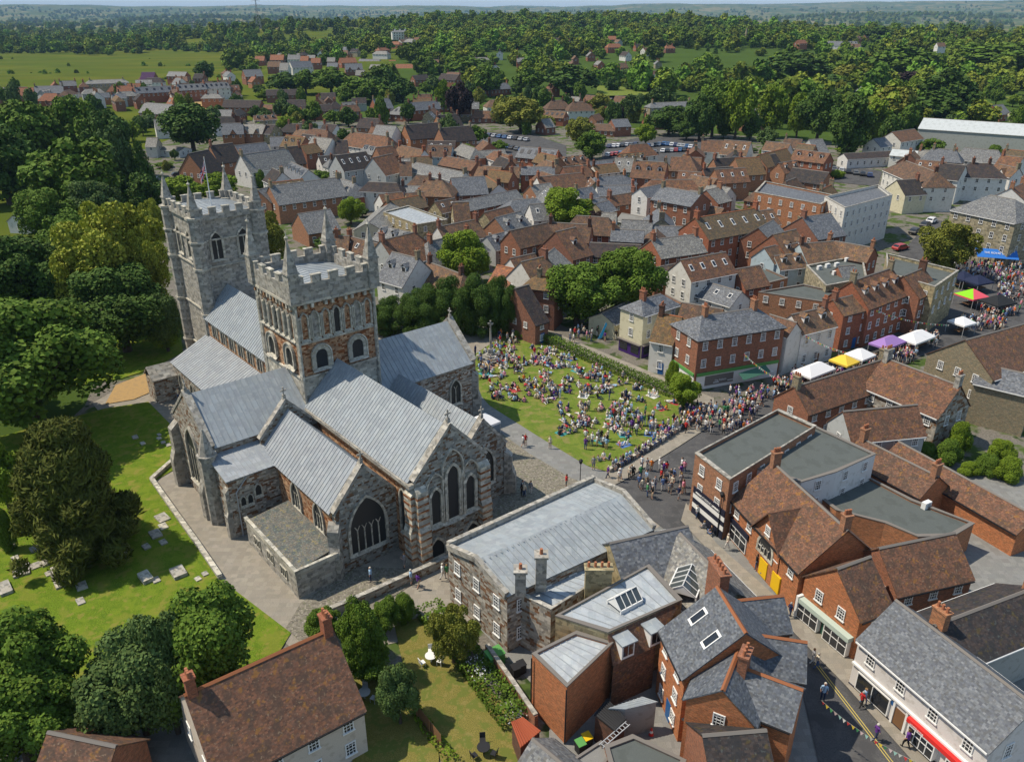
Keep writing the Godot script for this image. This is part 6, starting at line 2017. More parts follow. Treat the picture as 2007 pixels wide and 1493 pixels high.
	for q in [[676, 368, .4, 1, "beside the grey house", false], [1045, 336, .2, 0, "in the yard of the slate terrace", true], [1286, 462, .2, 0, "behind the white house", false], [1765, 489, .5, 3, "on the road by the square", false], [1793, 457, .8, 2, "on the road by the square", false], [1814, 444, .8, 2, "on the road by the square", false], [1826, 436, .8, 0, "on the road by the square", false], [296, 352, .5, 1, "on the lane by the churchyard trees", false], [349, 345, .6, 2, "on the lane by the churchyard trees", false], [513, 238, .2, 0, "by the school", true], [505, 240, .2, 0, "by the school", true]]:
		var p := at(q[0], q[1], .2)
		car(Vector3(p.x, .17, p.z), q[2], q[3], q[4], q[5])
	# garden furniture, bins
	for q in [[845, 1300, "white metal garden table with chairs on the lawn", "white"], [948, 1480, "black garden table with chairs on the lawn", "dark"], [715, 1372, "grey garden table with chairs in the shade", "metal"]]:
		var t := thing("garden_table", q[2], "table", at(q[0], q[1]))
		var m := MB.new(); m.tube(Vector3(0, .85, 0), Vector3(0, .9, 0), .5, .5, 14); obj("table_top", m, mats[q[3]], t)
		var lg := MB.new(); lg.tube(Vector3(0, .18, 0), Vector3(0, .85, 0), .05, .05, 6); obj("leg", lg, mats[q[3]], t)
		for k in 3:
			var cht := thing("garden_chair", q[2].split(" ")[0] + " garden chair drawn up to the " + q[2].split(" with")[0], "chair", t.position + Vector3(cos(k * 2.1 + .4), 0, sin(k * 2.1 + .4)) * .85, -k * 2.1 - .4 + PI / 2, "garden chairs")
			var s := MB.new(); s.box(Vector3(-.22, .6, -.22), Vector3(.22, .65, .22)); obj("seat", s, mats[q[3]], cht)
			var bk := MB.new(); bk.slab([Vector3(-.22, .65, .22), Vector3(.22, .65, .22), Vector3(.22, 1.1, .3), Vector3(-.22, 1.1, .3)], .04); obj("backrest", bk, mats[q[3]], cht)
			for z in [[-.2, -.2], [.2, -.2], [-.2, .2], [.2, .2]]:
				var l2 := MB.new(); l2.tube(Vector3(z[0], .18, z[1]), Vector3(z[0], .6, z[1]), .02, .02, 4); obj("leg", l2, mats[q[3]], cht)
	var bin := thing("wheeled_bin", "large green wheeled bin behind the stone building", "bin", at(970, 1302), .6)
	var bb := MB.new(); bb.prism([Vector2(-.7, -.5), Vector2(.7, -.5), Vector2(.7, .5), Vector2(-.7, .5)], .15, 1.25); obj("body", bb, mats.green_paint, bin)
	var bl := MB.new(); bl.slab([Vector3(-.75, 1.3, .55), Vector3(.75, 1.3, .55), Vector3(.75, 1.45, -.55), Vector3(-.75, 1.45, -.55)], .06); obj("lid", bl, mats.green_paint, bin)
	# festival stage behind the towers
	var sg := thing("festival_stage", "white arched festival stage roof with dark opening behind the crossing tower", "stage", at(620, 470), -.9)
	var sm := MB.new(); var dk := MB.new()
	for i in 12:
		var f := PI * i / 12; var g := PI * (i + 1) / 12
		sm.quad(Vector3(cos(g) * 5, sin(g) * 5, -3.5), Vector3(cos(f) * 5, sin(f) * 5, -3.5), Vector3(cos(f) * 5.6, sin(f) * 5.6, 3.5), Vector3(cos(g) * 5.6, sin(g) * 5.6, 3.5))
		dk.quad(Vector3(cos(f) * 4.8, sin(f) * 4.8, 3.3), Vector3(cos(f) * 5.7, sin(f) * 5.7, 3.55), Vector3(cos(g) * 5.7, sin(g) * 5.7, 3.55), Vector3(cos(g) * 4.8, sin(g) * 4.8, 3.3))
	obj("roof", sm, mats.clothwhite, sg); obj("rim", dk, mats.metal, sg)
	# skyline
	for q in [[362, 2600, 38, "small hazy pylon far left of the woods"], [438, 1900, 42, "tall lattice pylon above the meadow woods"], [555, 1500, 50, "tallest lattice pylon standing in the woods"], [1056, 3300, 50, "lattice pylon on the wooded knoll"], [1728, 2500, 50, "lattice pylon on the open fields"], [304, 2900, 34, "faint pylon above the river trees"], [1336, 3600, 40, "faint thin pylon behind the hill"]]:
		pylon(q[0], q[1], q[2], q[3])
	# white mansion in the trees
	var mp := at(785, 79, 19.0)
	var mn := thing("mansion", "white country mansion with chimneys among dark trees on the hill", "house", Vector3(mp.x, 20, mp.z), .25)
	var mw := MB.new(); mw.box(Vector3(-10, 0, -7), Vector3(10, 11.5, 7)); obj("wall", mw, mats.ww0, mn)
	var mr := MB.new()
	for s in [-1.0, 1.0]:
		mr.slab([Vector3(-s * 10.4, 11.5, s * 7.4), Vector3(s * 10.4, 11.5, s * 7.4), Vector3(s * 6, 14, 0), Vector3(-s * 6, 14, 0)], .2)
		mr.slab([Vector3(s * 10.4, 11.5, s * 7.4), Vector3(s * 10.4, 11.5, -s * 7.4), Vector3(s * 6, 14, 0)], .2)
	var mro := obj("roof", mr, mats.s0, mn)
	for x in [-6.0, 0.0, 6.0]:
		var mcm := MB.new(); mcm.box(Vector3(x - .8, 12, -.8), Vector3(x + .8, 16, .8)); obj("chimney", mcm, mats.ww0, mro)
	for x in [-7.5, -4.5, -1.5, 1.5, 4.5, 7.5]:
		for y in [1.5, 5.0, 8.5]: add_window(mn, Vector3(x, y, 7), Vector3(1, 0, 0), Vector3(0, 0, 1), 1.3, 2.2, 1)
	mn.scale = Vector3(1.1, .78, 1.0)
	# burial chapel spire
	var cp_ := at(1470, 96, 12.0)
	var chp := thing("burial_chapel", "small stone burial chapel with spire on the hillside cemetery", "chapel", Vector3(cp_.x, land(cp_.x, cp_.z), cp_.z), .3)
	var cw := MB.new(); cw.box(Vector3(-7, 0, -3.5), Vector3(7, 4.5, 3.5)); obj("wall", cw, mats.wy0, chp)
	var cr := MB.new()
	for s in [-1.0, 1.0]: cr.slab([Vector3(-s * 7.3, 4.3, s * 3.9), Vector3(s * 7.3, 4.3, s * 3.9), Vector3(s * 7.3, 9, 0), Vector3(-s * 7.3, 9, 0)], .2)
	obj("roof", cr, mats.t0, chp)
	var cs := MB.new(); cs.box(Vector3(-8.5, 0, -1.5), Vector3(-5.9, 9, 1.5)); cs.tube(Vector3(-7.2, 9, 0), Vector3(-7.2, 17, 0), 1.8, .1, 8); obj("spire", cs, mats.wy1, chp)

const HOUSES := [
	[-308.54, -514.08, 0, 5.02, 4.65, 5.22, 42, "s", "r", "c", 0],
	[-297.78, -513.86, 24.23, 11.7, 4.45, 5.22, 42, "o", "r", "", 0.01],
	[-289.05, -527.77, 18.18, 16.23, 4.5, 5.22, 42, "s", "r", "c", 0.04],
	[-268.53, -490.35, 0, 6.97, 4.05, 4.35, 42, "o", "r", "h", 0.01],
	[-283.15, -592.56, 25.83, 22, 3.6, 6.09, 30, "s", "y", "hc", 0.21],
	[-263.64, -617.39, 0, 9.65, 5.05, 6.09, 45, "v", "r", "", 0.56],
	[-254.08, -647.83, -16.64, 16.1, 3.6, 6.09, 40, "s", "r", "", 1.03],
	[-240.76, -525.45, 33.25, 9.2, 4.55, 5.22, 42, "o", "r", "c", 0.17],
	[-220.92, -520.73, 35, 21.86, 3.6, 6.09, 42, "s", "r", "cp", 0.14],
	[-200.25, -527.24, 35, 17.28, 3.6, 6.96, 42, "s", "r", "cp", 0.24],
	[-188.12, -537.29, 35, 15.5, 3.6, 6.96, 42, "s", "w", "cp", 0.4],
	[-179.23, -426.22, -29.32, 22, 4.85, 4.35, 42, "s", "r", "c", 0],
	[-185.27, -465.8, -20.43, 10.85, 4, 4.35, 40, "o", "r", "p", 0],
	[-154.94, -366.57, 26.59, 5.46, 3.6, 4.35, 45, "s", "w", "", 0],
	[-143.34, -414.41, 0, 9.24, 3.05, 4.35, 40, "s", "r", "", 0],
	[-145.7, -454.56, -7.92, 21.27, 4.25, 4.35, 38, "d", "r", "", 0],
	[-117.87, -349.78, 15.26, 8.55, 4.35, 4.35, 42, "s", "o", "gc", 0],
	[-108.95, -351.67, -13.01, 10, 3.8, 4.35, 42, "s", "o", "gc", 0],
	[-99.31, -259.18, 66.93, 8.76, 5.15, 4.79, 48, "d", "o", "", 0],
	[-98.42, -277.85, 47.09, 8.28, 4.75, 4.79, 48, "d", "o", "c", 0],
	[-94.22, -295.96, 43.08, 11.85, 3.1, 4.79, 42, "s", "o", "", 0],
	[-130.69, -316.83, -21.95, 11.12, 3.45, 2.61, 15, "g", "w", "", 0],
	[-137.37, -314.84, 0, 4.07, 2.85, 4.35, 45, "s", "w", "", 0],
	[-79.51, -262.54, 50.43, 17.58, 4.3, 5.22, 48, "s", "w", "c", 0],
	[-193.99, -635.35, 35, 13.35, 4.95, 5.22, 42, "s", "r", "", 2.69],
	[-244.73, -833.77, 0, 9.05, 4.25, 5.22, 42, "o", "r", "", 3.72],
	[-222.84, -815.69, 0, 12.64, 4.8, 5.22, 42, "o", "r", "", 5.2],
	[-202.92, -799.47, 0, 11.15, 4.05, 5.22, 42, "s", "w", "", 6.58],
	[-185.7, -768.7, 0, 7.15, 3.9, 5.22, 42, "o", "r", "", 6.94],
	[-168.35, -736.4, 0, 8, 3.9, 5.22, 42, "o", "r", "", 6.79],
	[-199.37, -718.26, 0, 10.61, 4.35, 5.22, 42, "t", "r", "", 4.65],
	[-180.38, -677.9, 0, 6.86, 5, 5.22, 45, "s", "w", "", 4.62],
	[-172.55, -697.12, 35, 17.65, 4.75, 5.22, 42, "s", "w", "", 5.51],
	[-157.67, -748.32, 0, 6.97, 3.4, 5.22, 42, "s", "r", "", 7.22],
	[-142.46, -741.76, 35, 14.64, 4.15, 5.22, 42, "o", "r", "", 6.59],
	[-147.53, -703.54, 0, 8.76, 3.2, 5.22, 42, "s", "r", "", 5.41],
	[-126.21, -679.9, 15.93, 13.6, 4.55, 5.22, 42, "s", "r", "g", 4.83],
	[-130.35, -785.48, -24.19, 22, 3.25, 5.22, 42, "s", "w", "p", 4.23],
	[-109.03, -708.55, -17.18, 17.94, 3.05, 5.22, 42, "s", "r", "", 3.9],
	[-108.55, -778.11, 0, 6.05, 4.7, 5.22, 42, "o", "r", "", 2.44],
	[-105.75, -874.9, -35, 17.51, 3.6, 5.22, 35, "s", "r", "hp", 1.43],
	[-90.83, -722.19, 0, 14.49, 3.5, 5.22, 42, "o", "r", "", 3.13],
	[-114.36, -642.28, 0, 6.52, 3.7, 4.35, 42, "s", "r", "", 3.88],
	[-66, -608.82, 34.95, 11.91, 3.6, 4.35, 40, "d", "r", "", 2.86],
	[-44.17, -606.87, -35, 16.3, 4.25, 4.35, 40, "d", "r", "", 3.06],
	[-141.56, -521.38, 11.04, 19.92, 3.6, 4.35, 40, "d", "r", "", 0.3],
	[-114.94, -447.68, 8.91, 9.33, 4.8, 4.35, 40, "d", "r", "", 0],
	[-101.81, -433.97, 30.79, 15.57, 3.7, 4.35, 38, "d", "r", "", 0],
	[-108.67, -497.73, 11.9, 8.46, 3.85, 4.35, 40, "d", "r", "", 0.09],
	[-84.76, -434.39, 35.42, 7.09, 3.35, 5.22, 45, "s", "r", "p", 0],
	[-68.81, -441.19, 32.42, 9.45, 4.95, 5.22, 42, "s", "r", "c", 0],
	[-46.3, -434.85, 35, 17.12, 3.9, 5.22, 42, "s", "r", "c", 0],
	[-57.1, -429.88, -26.76, 2.86, 5.1, 3.48, 32, "s", "r", "hp", 0],
	[-12.16, -558.68, 35, 22, 4.8, 3.48, 35, "s", "r", "c", 1.54],
	[-14.61, -420.79, 0, 6.7, 4, 2.61, 38, "t", "r", "h", 0],
	[-9.61, -465.31, 17.56, 4.99, 4.05, 3.48, 40, "t", "w", "h", 0],
	[-62.8, -369.37, -22.68, 10.3, 4.05, 4.35, 42, "d", "o", "c", 0],
	[-49.91, -330.04, -26.28, 9.41, 4.95, 4.79, 45, "s", "w", "", 0],
	[-36.02, -332.3, 35, 15.8, 4.4, 5.22, 48, "d", "o", "c", 0],
	[-22.3, -323.95, 35, 14.56, 4.25, 5.22, 48, "d", "o", "c", 0],
	[-28.48, -367.32, 35, 10.92, 4.35, 5.22, 46, "d", "o", "c", 0],
	[-53.76, -312.3, -38.92, 20.47, 4.45, 4.35, 45, "t", "w", "hc", 0],
	[-35.09, -286.88, -50.31, 15.89, 3.3, 4.35, 45, "t", "w", "c", 0],
	[-25.46, -291.85, -10.37, 8.79, 3.35, 4.35, 45, "t", "b", "D", 0],
	[-68.58, -298.34, -35.71, 10.54, 5.05, 4.35, 45, "s", "w", "g", 0],
	[-61.53, -296.66, 9.04, 4.24, 4.35, 4.35, 45, "d", "o", "c", 0],
	[-74.28, -274.22, 32.83, 7.05, 4.5, 4.79, 48, "d", "o", "c", 0],
	[-88.21, -317.27, 11.18, 9.43, 3.1, 4.35, 42, "s", "w", "", 0],
	[-66.71, -255.41, -58.32, 17.04, 3.9, 3.48, 40, "s", "w", "D", 0],
	[-50.65, -256.9, 44, 11.35, 4.3, 6.09, 44, "d", "g", "k", 0],
	[-40.64, -256.63, 58.64, 9.7, 4.85, 4.79, 45, "t", "g", "", 0],
	[-33.55, -255.62, 7.64, 3.73, 4, 4.35, 42, "t", "w", "c", 0],
	[-22.63, -251.16, -46.97, 25.81, 2.75, 4.79, 40, "s", "w", "c", 0],
	[-16.73, -265.99, -44.51, 16.14, 2.9, 4.79, 40, "t", "r", "c", 0],
	[-6.62, -247.1, -26.67, 7.8, 3.35, 5.22, 40, "t", "r", "c", 0],
	[-25.72, -232.13, -10.09, 3.56, 3.3, 5.22, 40, "t", "o", "h", 0],
	[-20.75, -217.62, -8.92, 3.68, 4.95, 6.09, 35, "t", "o", "hc", 0],
	[-12.25, -223.78, 14.67, 9.4, 4.9, 5.22, 38, "s", "r", "", 0],
	[-5.78, -230.83, -72.97, 14.75, 3.4, 4.35, 38, "L", "w", "c", 0],
	[-7.21, -291.56, 24.03, 9.75, 3.9, 3.04, 38, "s", "r", "", 0],
	[-103.77, -351.96, -16.84, 7.73, 4.45, 4.35, 35, "d", "y", "", 0],
	[-55.52, -215.86, 37.74, 19.83, 4.85, 5.22, 40, "s", "o", "c", 0],
	[-65.78, -212, 70.92, 4.29, 3.55, 5.22, 40, "s", "o", "", 0],
	[17.27, -996.51, 35, 13.19, 4.75, 5.22, 42, "t", "r", "c", 2.08],
	[22.88, -887.53, -18.77, 17.45, 4.8, 4.35, 40, "s", "r", "c", 0.9],
	[53.54, -998.19, 35, 9.75, 4.95, 5.22, 42, "t", "o", "c", 2.4],
	[73.07, -997.06, 0, 11.6, 5.15, 5.22, 42, "t", "o", "c", 2.62],
	[100.7, -869.05, 25.38, 8.16, 5.1, 4.35, 42, "d", "r", "", 0.87],
	[133.45, -913.47, 23.03, 9.02, 3.6, 4.35, 42, "d", "r", "", 0.83],
	[143.86, -869.05, 20.64, 9.92, 5.1, 4.35, 42, "d", "r", "", 0.87],
	[110.27, -803.74, 35, 15.73, 4.5, 3.48, 38, "d", "r", "", 2.08],
	[89.02, -735.66, 19.32, 15.45, 3.95, 3.48, 38, "d", "r", "", 3.31],
	[110.63, -664.42, 35, 5.22, 2.7, 3.48, 42, "t", "w", "h", 3.86],
	[123.66, -673.74, 0, 2.1, 3.6, 3.48, 45, "o", "w", "h", 3.87],
	[104.68, -736.7, 0, 11.69, 2.8, 2.61, 38, "s", "g", "", 3.79],
	[66.22, -904.93, 0, 8.29, 3.6, 4.35, 40, "s", "w", "", 0.92],
	[199.26, -763.93, 0, 8.23, 4.05, 4.35, 42, "s", "y", "", 2.38],
	[183.95, -690.41, 37.18, 4.78, 4.3, 3.48, 42, "o", "r", "", 3.74],
	[35.08, -438.73, 11.71, 6.86, 4.85, 4.35, 40, "t", "w", "hc", 0],
	[23.98, -442.93, 12.57, 6.55, 4.65, 4.79, 40, "t", "r", "hc", 0],
	[21.69, -411.15, -26.29, 10.69, 3.55, 3.92, 38, "t", "r", "p", 0],
	[63.03, -482.33, -29.77, 8.2, 3.5, 4.35, 40, "t", "w", "", 0],
	[46.26, -490.83, -35, 7.02, 3.3, 4.35, 38, "t", "r", "", 0.02],
	[41.24, -374.71, -26.05, 7.64, 4.05, 2.61, 30, "t", "r", "h", 0],
	[48.27, -373.98, 18.42, 7.89, 4.4, 4.35, 32, "s", "r", "", 0],
	[80.01, -422.55, 19.69, 22, 3.05, 7.83, 32, "s", "y", "hc", 0],
	[9.46, -284.47, -30.74, 14.77, 3.85, 4.79, 38, "s", "r", "p", 0],
	[41.63, -244.72, -20.72, 10.09, 4.15, 5.66, 45, "t", "r", "cD", 0],
	[54.83, -256.69, -18.43, 1.65, 4.85, 5.66, 42, "t", "o", "hc", 0],
	[73.84, -303.19, -12.88, 7.65, 3.9, 4.35, 42, "t", "w", "c", 0],
	[81.19, -296.04, -30.91, 9.67, 4.75, 4.35, 42, "t", "w", "k", 0],
	[73.03, -253.35, 17.25, 8.5, 4.75, 5.22, 42, "L", "o", "", 0],
	[83.13, -267.13, 35.84, 9.24, 3.25, 5.22, 42, "d", "o", "", 0],
	[30.77, -280.14, 30.64, 10.76, 2.45, 2.61, 35, "s", "d", "", 0],
	[13.88, -231.64, 27.91, 15.55, 4.8, 3.92, 42, "t", "w", "c", 0],
	[29.02, -225.76, 5.16, 10.62, 3.2, 4.35, 32, "s", "w", "c", 0],
	[35.77, -207.75, 42.03, 8.37, 2.55, 7.83, 35, "s", "w", "", 0],
	[7.87, -224.17, 33.91, 6.85, 3.4, 4.35, 38, "s", "o", "c", 0],
	[0.68, -249.34, 0, 3, 3.15, 4.79, 40, "t", "o", "", 0],
	[112.46, -387.72, 35, 7.66, 5.15, 6.09, 38, "s", "o", "c", 0],
	[21.46, -529.43, 35, 6.44, 3.15, 3.48, 45, "t", "w", "", 0.4],
	[15.25, -378.33, 35, 5.46, 3.9, 3.48, 40, "s", "r", "", 0],
	[41.72, -197.41, -44.74, 11.55, 4.35, 8.27, 30, "s", "r", "c", 0],
	[51.26, -204.43, 41.62, 5.89, 3.9, 6.96, 35, "s", "r", "c", 0],
	[338.14, -977.39, 0, 9.01, 3.2, 4.35, 40, "s", "w", "", 18.81],
	[347.5, -953.62, 0, 11.72, 3.9, 4.35, 40, "t", "w", "", 18.81],
	[312.72, -846.19, -35, 21.15, 4.15, 3.48, 40, "s", "w", "", 18.84],
	[290.36, -869.1, 39.25, 13.3, 3.55, 4.35, 40, "o", "r", "", 18.86],
	[316.68, -806.2, -35, 17.52, 3.45, 3.48, 40, "t", "w", "", 18.28],
	[423.92, -1017.71, 35, 16.22, 3.9, 3.48, 40, "t", "w", "", 9.11],
	[429.22, -948.52, 21.79, 22, 3.6, 4.35, 32, "s", "r", "", 17.81],
	[388.1, -781.99, 0, 7.23, 3.45, 4.35, 40, "t", "w", "", 19],
	[507.24, -995.16, 32.42, 16.16, 3.6, 3.48, 35, "t", "r", "", 2.77],
	[393.16, -958.09, 35, 13.77, 3.6, 3.48, 40, "s", "b", "", 1.41],
	[405.35, -968.94, -35.51, 10.46, 4.55, 3.48, 40, "s", "w", "", 2.08],
	[291.4, -686.03, 11.64, 17.01, 4.95, 3.04, 38, "t", "y", "", 3.92],
	[231.39, -551.23, 36.46, 7.69, 5, 3.48, 40, "s", "g", "", 1.45],
	[241.71, -429.1, 26.21, 12.94, 3.85, 3.48, 38, "t", "r", "h", 0],
	[249.77, -430.82, 35, 10.46, 4.95, 3.48, 40, "s", "r", "", 0],
	[258.71, -427.84, 32.41, 8.98, 3.25, 3.04, 35, "t", "c", "", 0],
	[106.34, -311.05, -33.18, 6.45, 3.2, 4.35, 42, "t", "w", "c", 0],
	[101.45, -282.57, -46.37, 6.37, 4.05, 5.22, 45, "L", "o", "", 0],
	[86.27, -270.84, 46.29, 19.43, 3.65, 5.22, 44, "L", "o", "", 0],
	[108.96, -295.54, 17.34, 5.61, 4.8, 5.22, 40, "s", "g", "", 0],
	[151.22, -319.69, 35, 15.42, 4.45, 6.09, 35, "t", "w", "", 0],
	[137.78, -309.33, 35, 7.62, 3.6, 5.22, 35, "s", "w", "", 0],
	[127.62, -293.49, 17.14, 20.56, 2.7, 3.48, 30, "d", "w", "", 0],
	[142.24, -290.79, -35.33, 13.12, 3.6, 4.35, 25, "G", "w", "", 0],
	[117.39, -233.66, 89.78, 19.85, 4.35, 6.96, 38, "t", "w", "hc", 0],
	[109.22, -222.79, 16.07, 7.03, 4.25, 5.22, 38, "d", "c", "c", 0],
	[128.08, -236.03, -41.68, 6.78, 5, 6.96, 35, "d", "w", "c", 0],
	[137.73, -238.76, -12.35, 5.37, 4.75, 6.96, 35, "d", "w", "hc", 0],
	[155.29, -253.3, -53.74, 6.32, 4.65, 6.09, 40, "t", "w", "c", 0],
	[149.34, -244.02, -73.3, 7.22, 2.45, 6.09, 45, "t", "w", "gc", 0],
	[128.85, -205.03, 44.38, 9.92, 3.6, 7.83, 35, "t", "w", "c", 0],
	[-31.36, -190.21, 84.09, 22.76, 3.6, 5.22, 28, "s", "c", "", 0],
	[-27.58, -202.95, 42.58, 10.71, 3.05, 5.22, 38, "L", "r", "c", 0],
	[-31.94, -210.71, 32.06, 6.46, 3.75, 4.35, 38, "t", "w", "", 0],
	[-25.67, -210.96, 21.54, 4.69, 2.6, 5.22, 40, "t", "y", "", 0],
	[-12.41, -191.66, 11.12, 3.87, 3.4, 5.22, 48, "t", "y", "", 0],
	[-6.57, -207.54, 44.18, 21.52, 2.95, 5.22, 35, "s", "r", "w", 0],
	[-0.94, -180.77, 49.04, 8.8, 3.95, 5.22, 40, "s", "o", "D", 0],
	[-47.22, -189.39, 37.2, 8.17, 4.85, 3.48, 38, "s", "o", "", 0],
	[-35.52, -163.59, 0, 3, 4.05, 4.35, 42, "t", "o", "c", 0],
	[-29.15, -161, -41.22, 14.44, 2.95, 4.79, 42, "t", "w", "kc", 0],
	[-22.72, -157.2, 47.32, 9.33, 4.85, 5.22, 42, "t", "g", "c", 0],
	[-19.56, -142.54, -39.33, 7.03, 4.3, 5.66, 44, "s", "w", "Dc", 0],
	[-12.25, -141.37, -49.03, 10.62, 3.25, 4.79, 42, "t", "r", "hc", 0],
	[-0.84, -144.33, -34.64, 4.56, 3.15, 4.35, 40, "o", "g", "", 0],
	[3.58, -167.06, 41.54, 10.55, 3.15, 6.09, 44, "t", "r", "", 0],
	[11.01, -161.51, 41.93, 5.83, 5.15, 5.22, 42, "t", "r", "D", 0],
	[2.02, -151.83, 38.62, 6.06, 3, 4.35, 42, "t", "w", "", 0],
	[3.94, -140.73, 39.74, 6.11, 4.9, 5.22, 42, "t", "w", "c", 0],
	[7.31, -151.2, 70.25, 6.09, 3.6, 5.22, 38, "s", "g", "", 0],
	[0.29, -146.22, -34.62, 3, 2.5, 3.92, 42, "o", "g", "", 0],
	[5.33, -132.45, -20.62, 2.18, 2.55, 7.39, 30, "L", "r", "hc", 0],
	[1.59, -126.9, 42.33, 3, 4.95, 3.92, 45, "d", "r", "", 0],
	[22.91, -186.59, -11.59, 3.44, 3.85, 4.35, 40, "s", "b", "", 0],
	[30.71, -195.31, -41.69, 8.59, 2.4, 3.48, 30, "g", "y", "", 0],
	[32.38, -156.26, 25.43, 10.96, 3.75, 6.96, 36, "s", "r", "c", 0],
	[46, -169.97, 31.47, 18.09, 4.55, 7.83, 38, "L", "r", "ck", 0],
	[34.92, -141.51, 29.65, 10.7, 3.35, 6.96, 42, "T", "w", "k", 0],
	[37.44, -136.27, -49.47, 8.58, 2.85, 3.92, 35, "s", "w", "k", 0],
	[27.43, -128.33, -65.13, 4.6, 3.6, 3.48, 38, "t", "y", "", 0],
	[22.23, -121.41, 39.05, 4.73, 2.45, 7.39, 32, "s", "c", "hc", 0],
	[19.25, -131.33, 50.19, 12.77, 2.6, 2.96, 28, "s", "c", "n", 0],
	[24.05, -113.8, -29.55, 3.58, 3.3, 5.39, 44, "L", "w", "c", 0],
	[30.53, -120.56, -29.37, 6.52, 4, 4.35, 40, "t", "y", "", 0],
	[32.09, -110.88, 21.28, 9.56, 3.6, 8.09, 30, "s", "r", "hc", 0],
	[43.91, -143.77, 26.57, 5.78, 3.35, 4.35, 40, "t", "r", "", 0],
	[50.74, -153.27, 36.18, 3.35, 2.7, 6.09, 42, "t", "b", "", 0],
	[22.7, -210.6, 36.33, 5.63, 2.7, 4.35, 30, "s", "o", "c", 0],
	[23.12, -204.55, 46.15, 5.52, 2.7, 4.35, 35, "s", "y", "", 0],
	[3.23, -200.21, 14.7, 6.23, 3.85, 5.22, 35, "s", "o", "h", 0],
	[53.7, -166.76, 53.94, 8.74, 3.6, 6.96, 38, "s", "r", "", 0],
	[54.41, -156.73, 24.92, 9.65, 3.15, 5.22, 40, "t", "b", "", 0],
	[54.09, -152.11, 18.12, 6.12, 2.4, 5.22, 40, "t", "b", "D", 0],
	[60.81, -155.92, 15.51, 7.63, 4.05, 5.22, 40, "t", "b", "c", 0],
	[67.72, -156.03, -41.23, 9.25, 3.2, 6.09, 35, "t", "r", "c", 0],
	[62.55, -144.23, 14.65, 3.43, 2.45, 5.22, 40, "s", "r", "", 0],
	[60.14, -128.14, 37.55, 12.29, 3.75, 6.96, 44, "t", "r", "cD", 0],
	[68.86, -131.73, 39.97, 7.25, 3.3, 6.96, 42, "t", "r", "c", 0],
	[54.51, -123.31, 29.97, 6.73, 2.5, 6.53, 36, "t", "r", "c", 0],
	[46.07, -116.58, 29.01, 7.55, 2.5, 6.09, 42, "t", "w", "Dc", 0],
	[41.04, -113.3, -50.72, 4.5, 1.9, 6.53, 42, "t", "w", "n", 0],
	[65.83, -171.25, 27.12, 8.26, 5.15, 6.96, 35, "s", "r", "c", 0],
	[55.4, -159.58, 36.21, 7.38, 5.15, 5.22, 42, "t", "r", "D", 0],
	[190.84, -334.33, -35, 46, 9, 7.39, 20, "G", "g", "n", 0],
	[84.91, -230.46, -45.19, 10.79, 3.6, 6.96, 38, "d", "o", "", 0],
	[107.72, -175.55, -60.1, 5.64, 6, 10.01, 30, "s", "y", "h", 0],
	[-121.67, -203.51, 77.88, 14.24, 3, 3.13, 35, "s", "w", "k", 0],
]
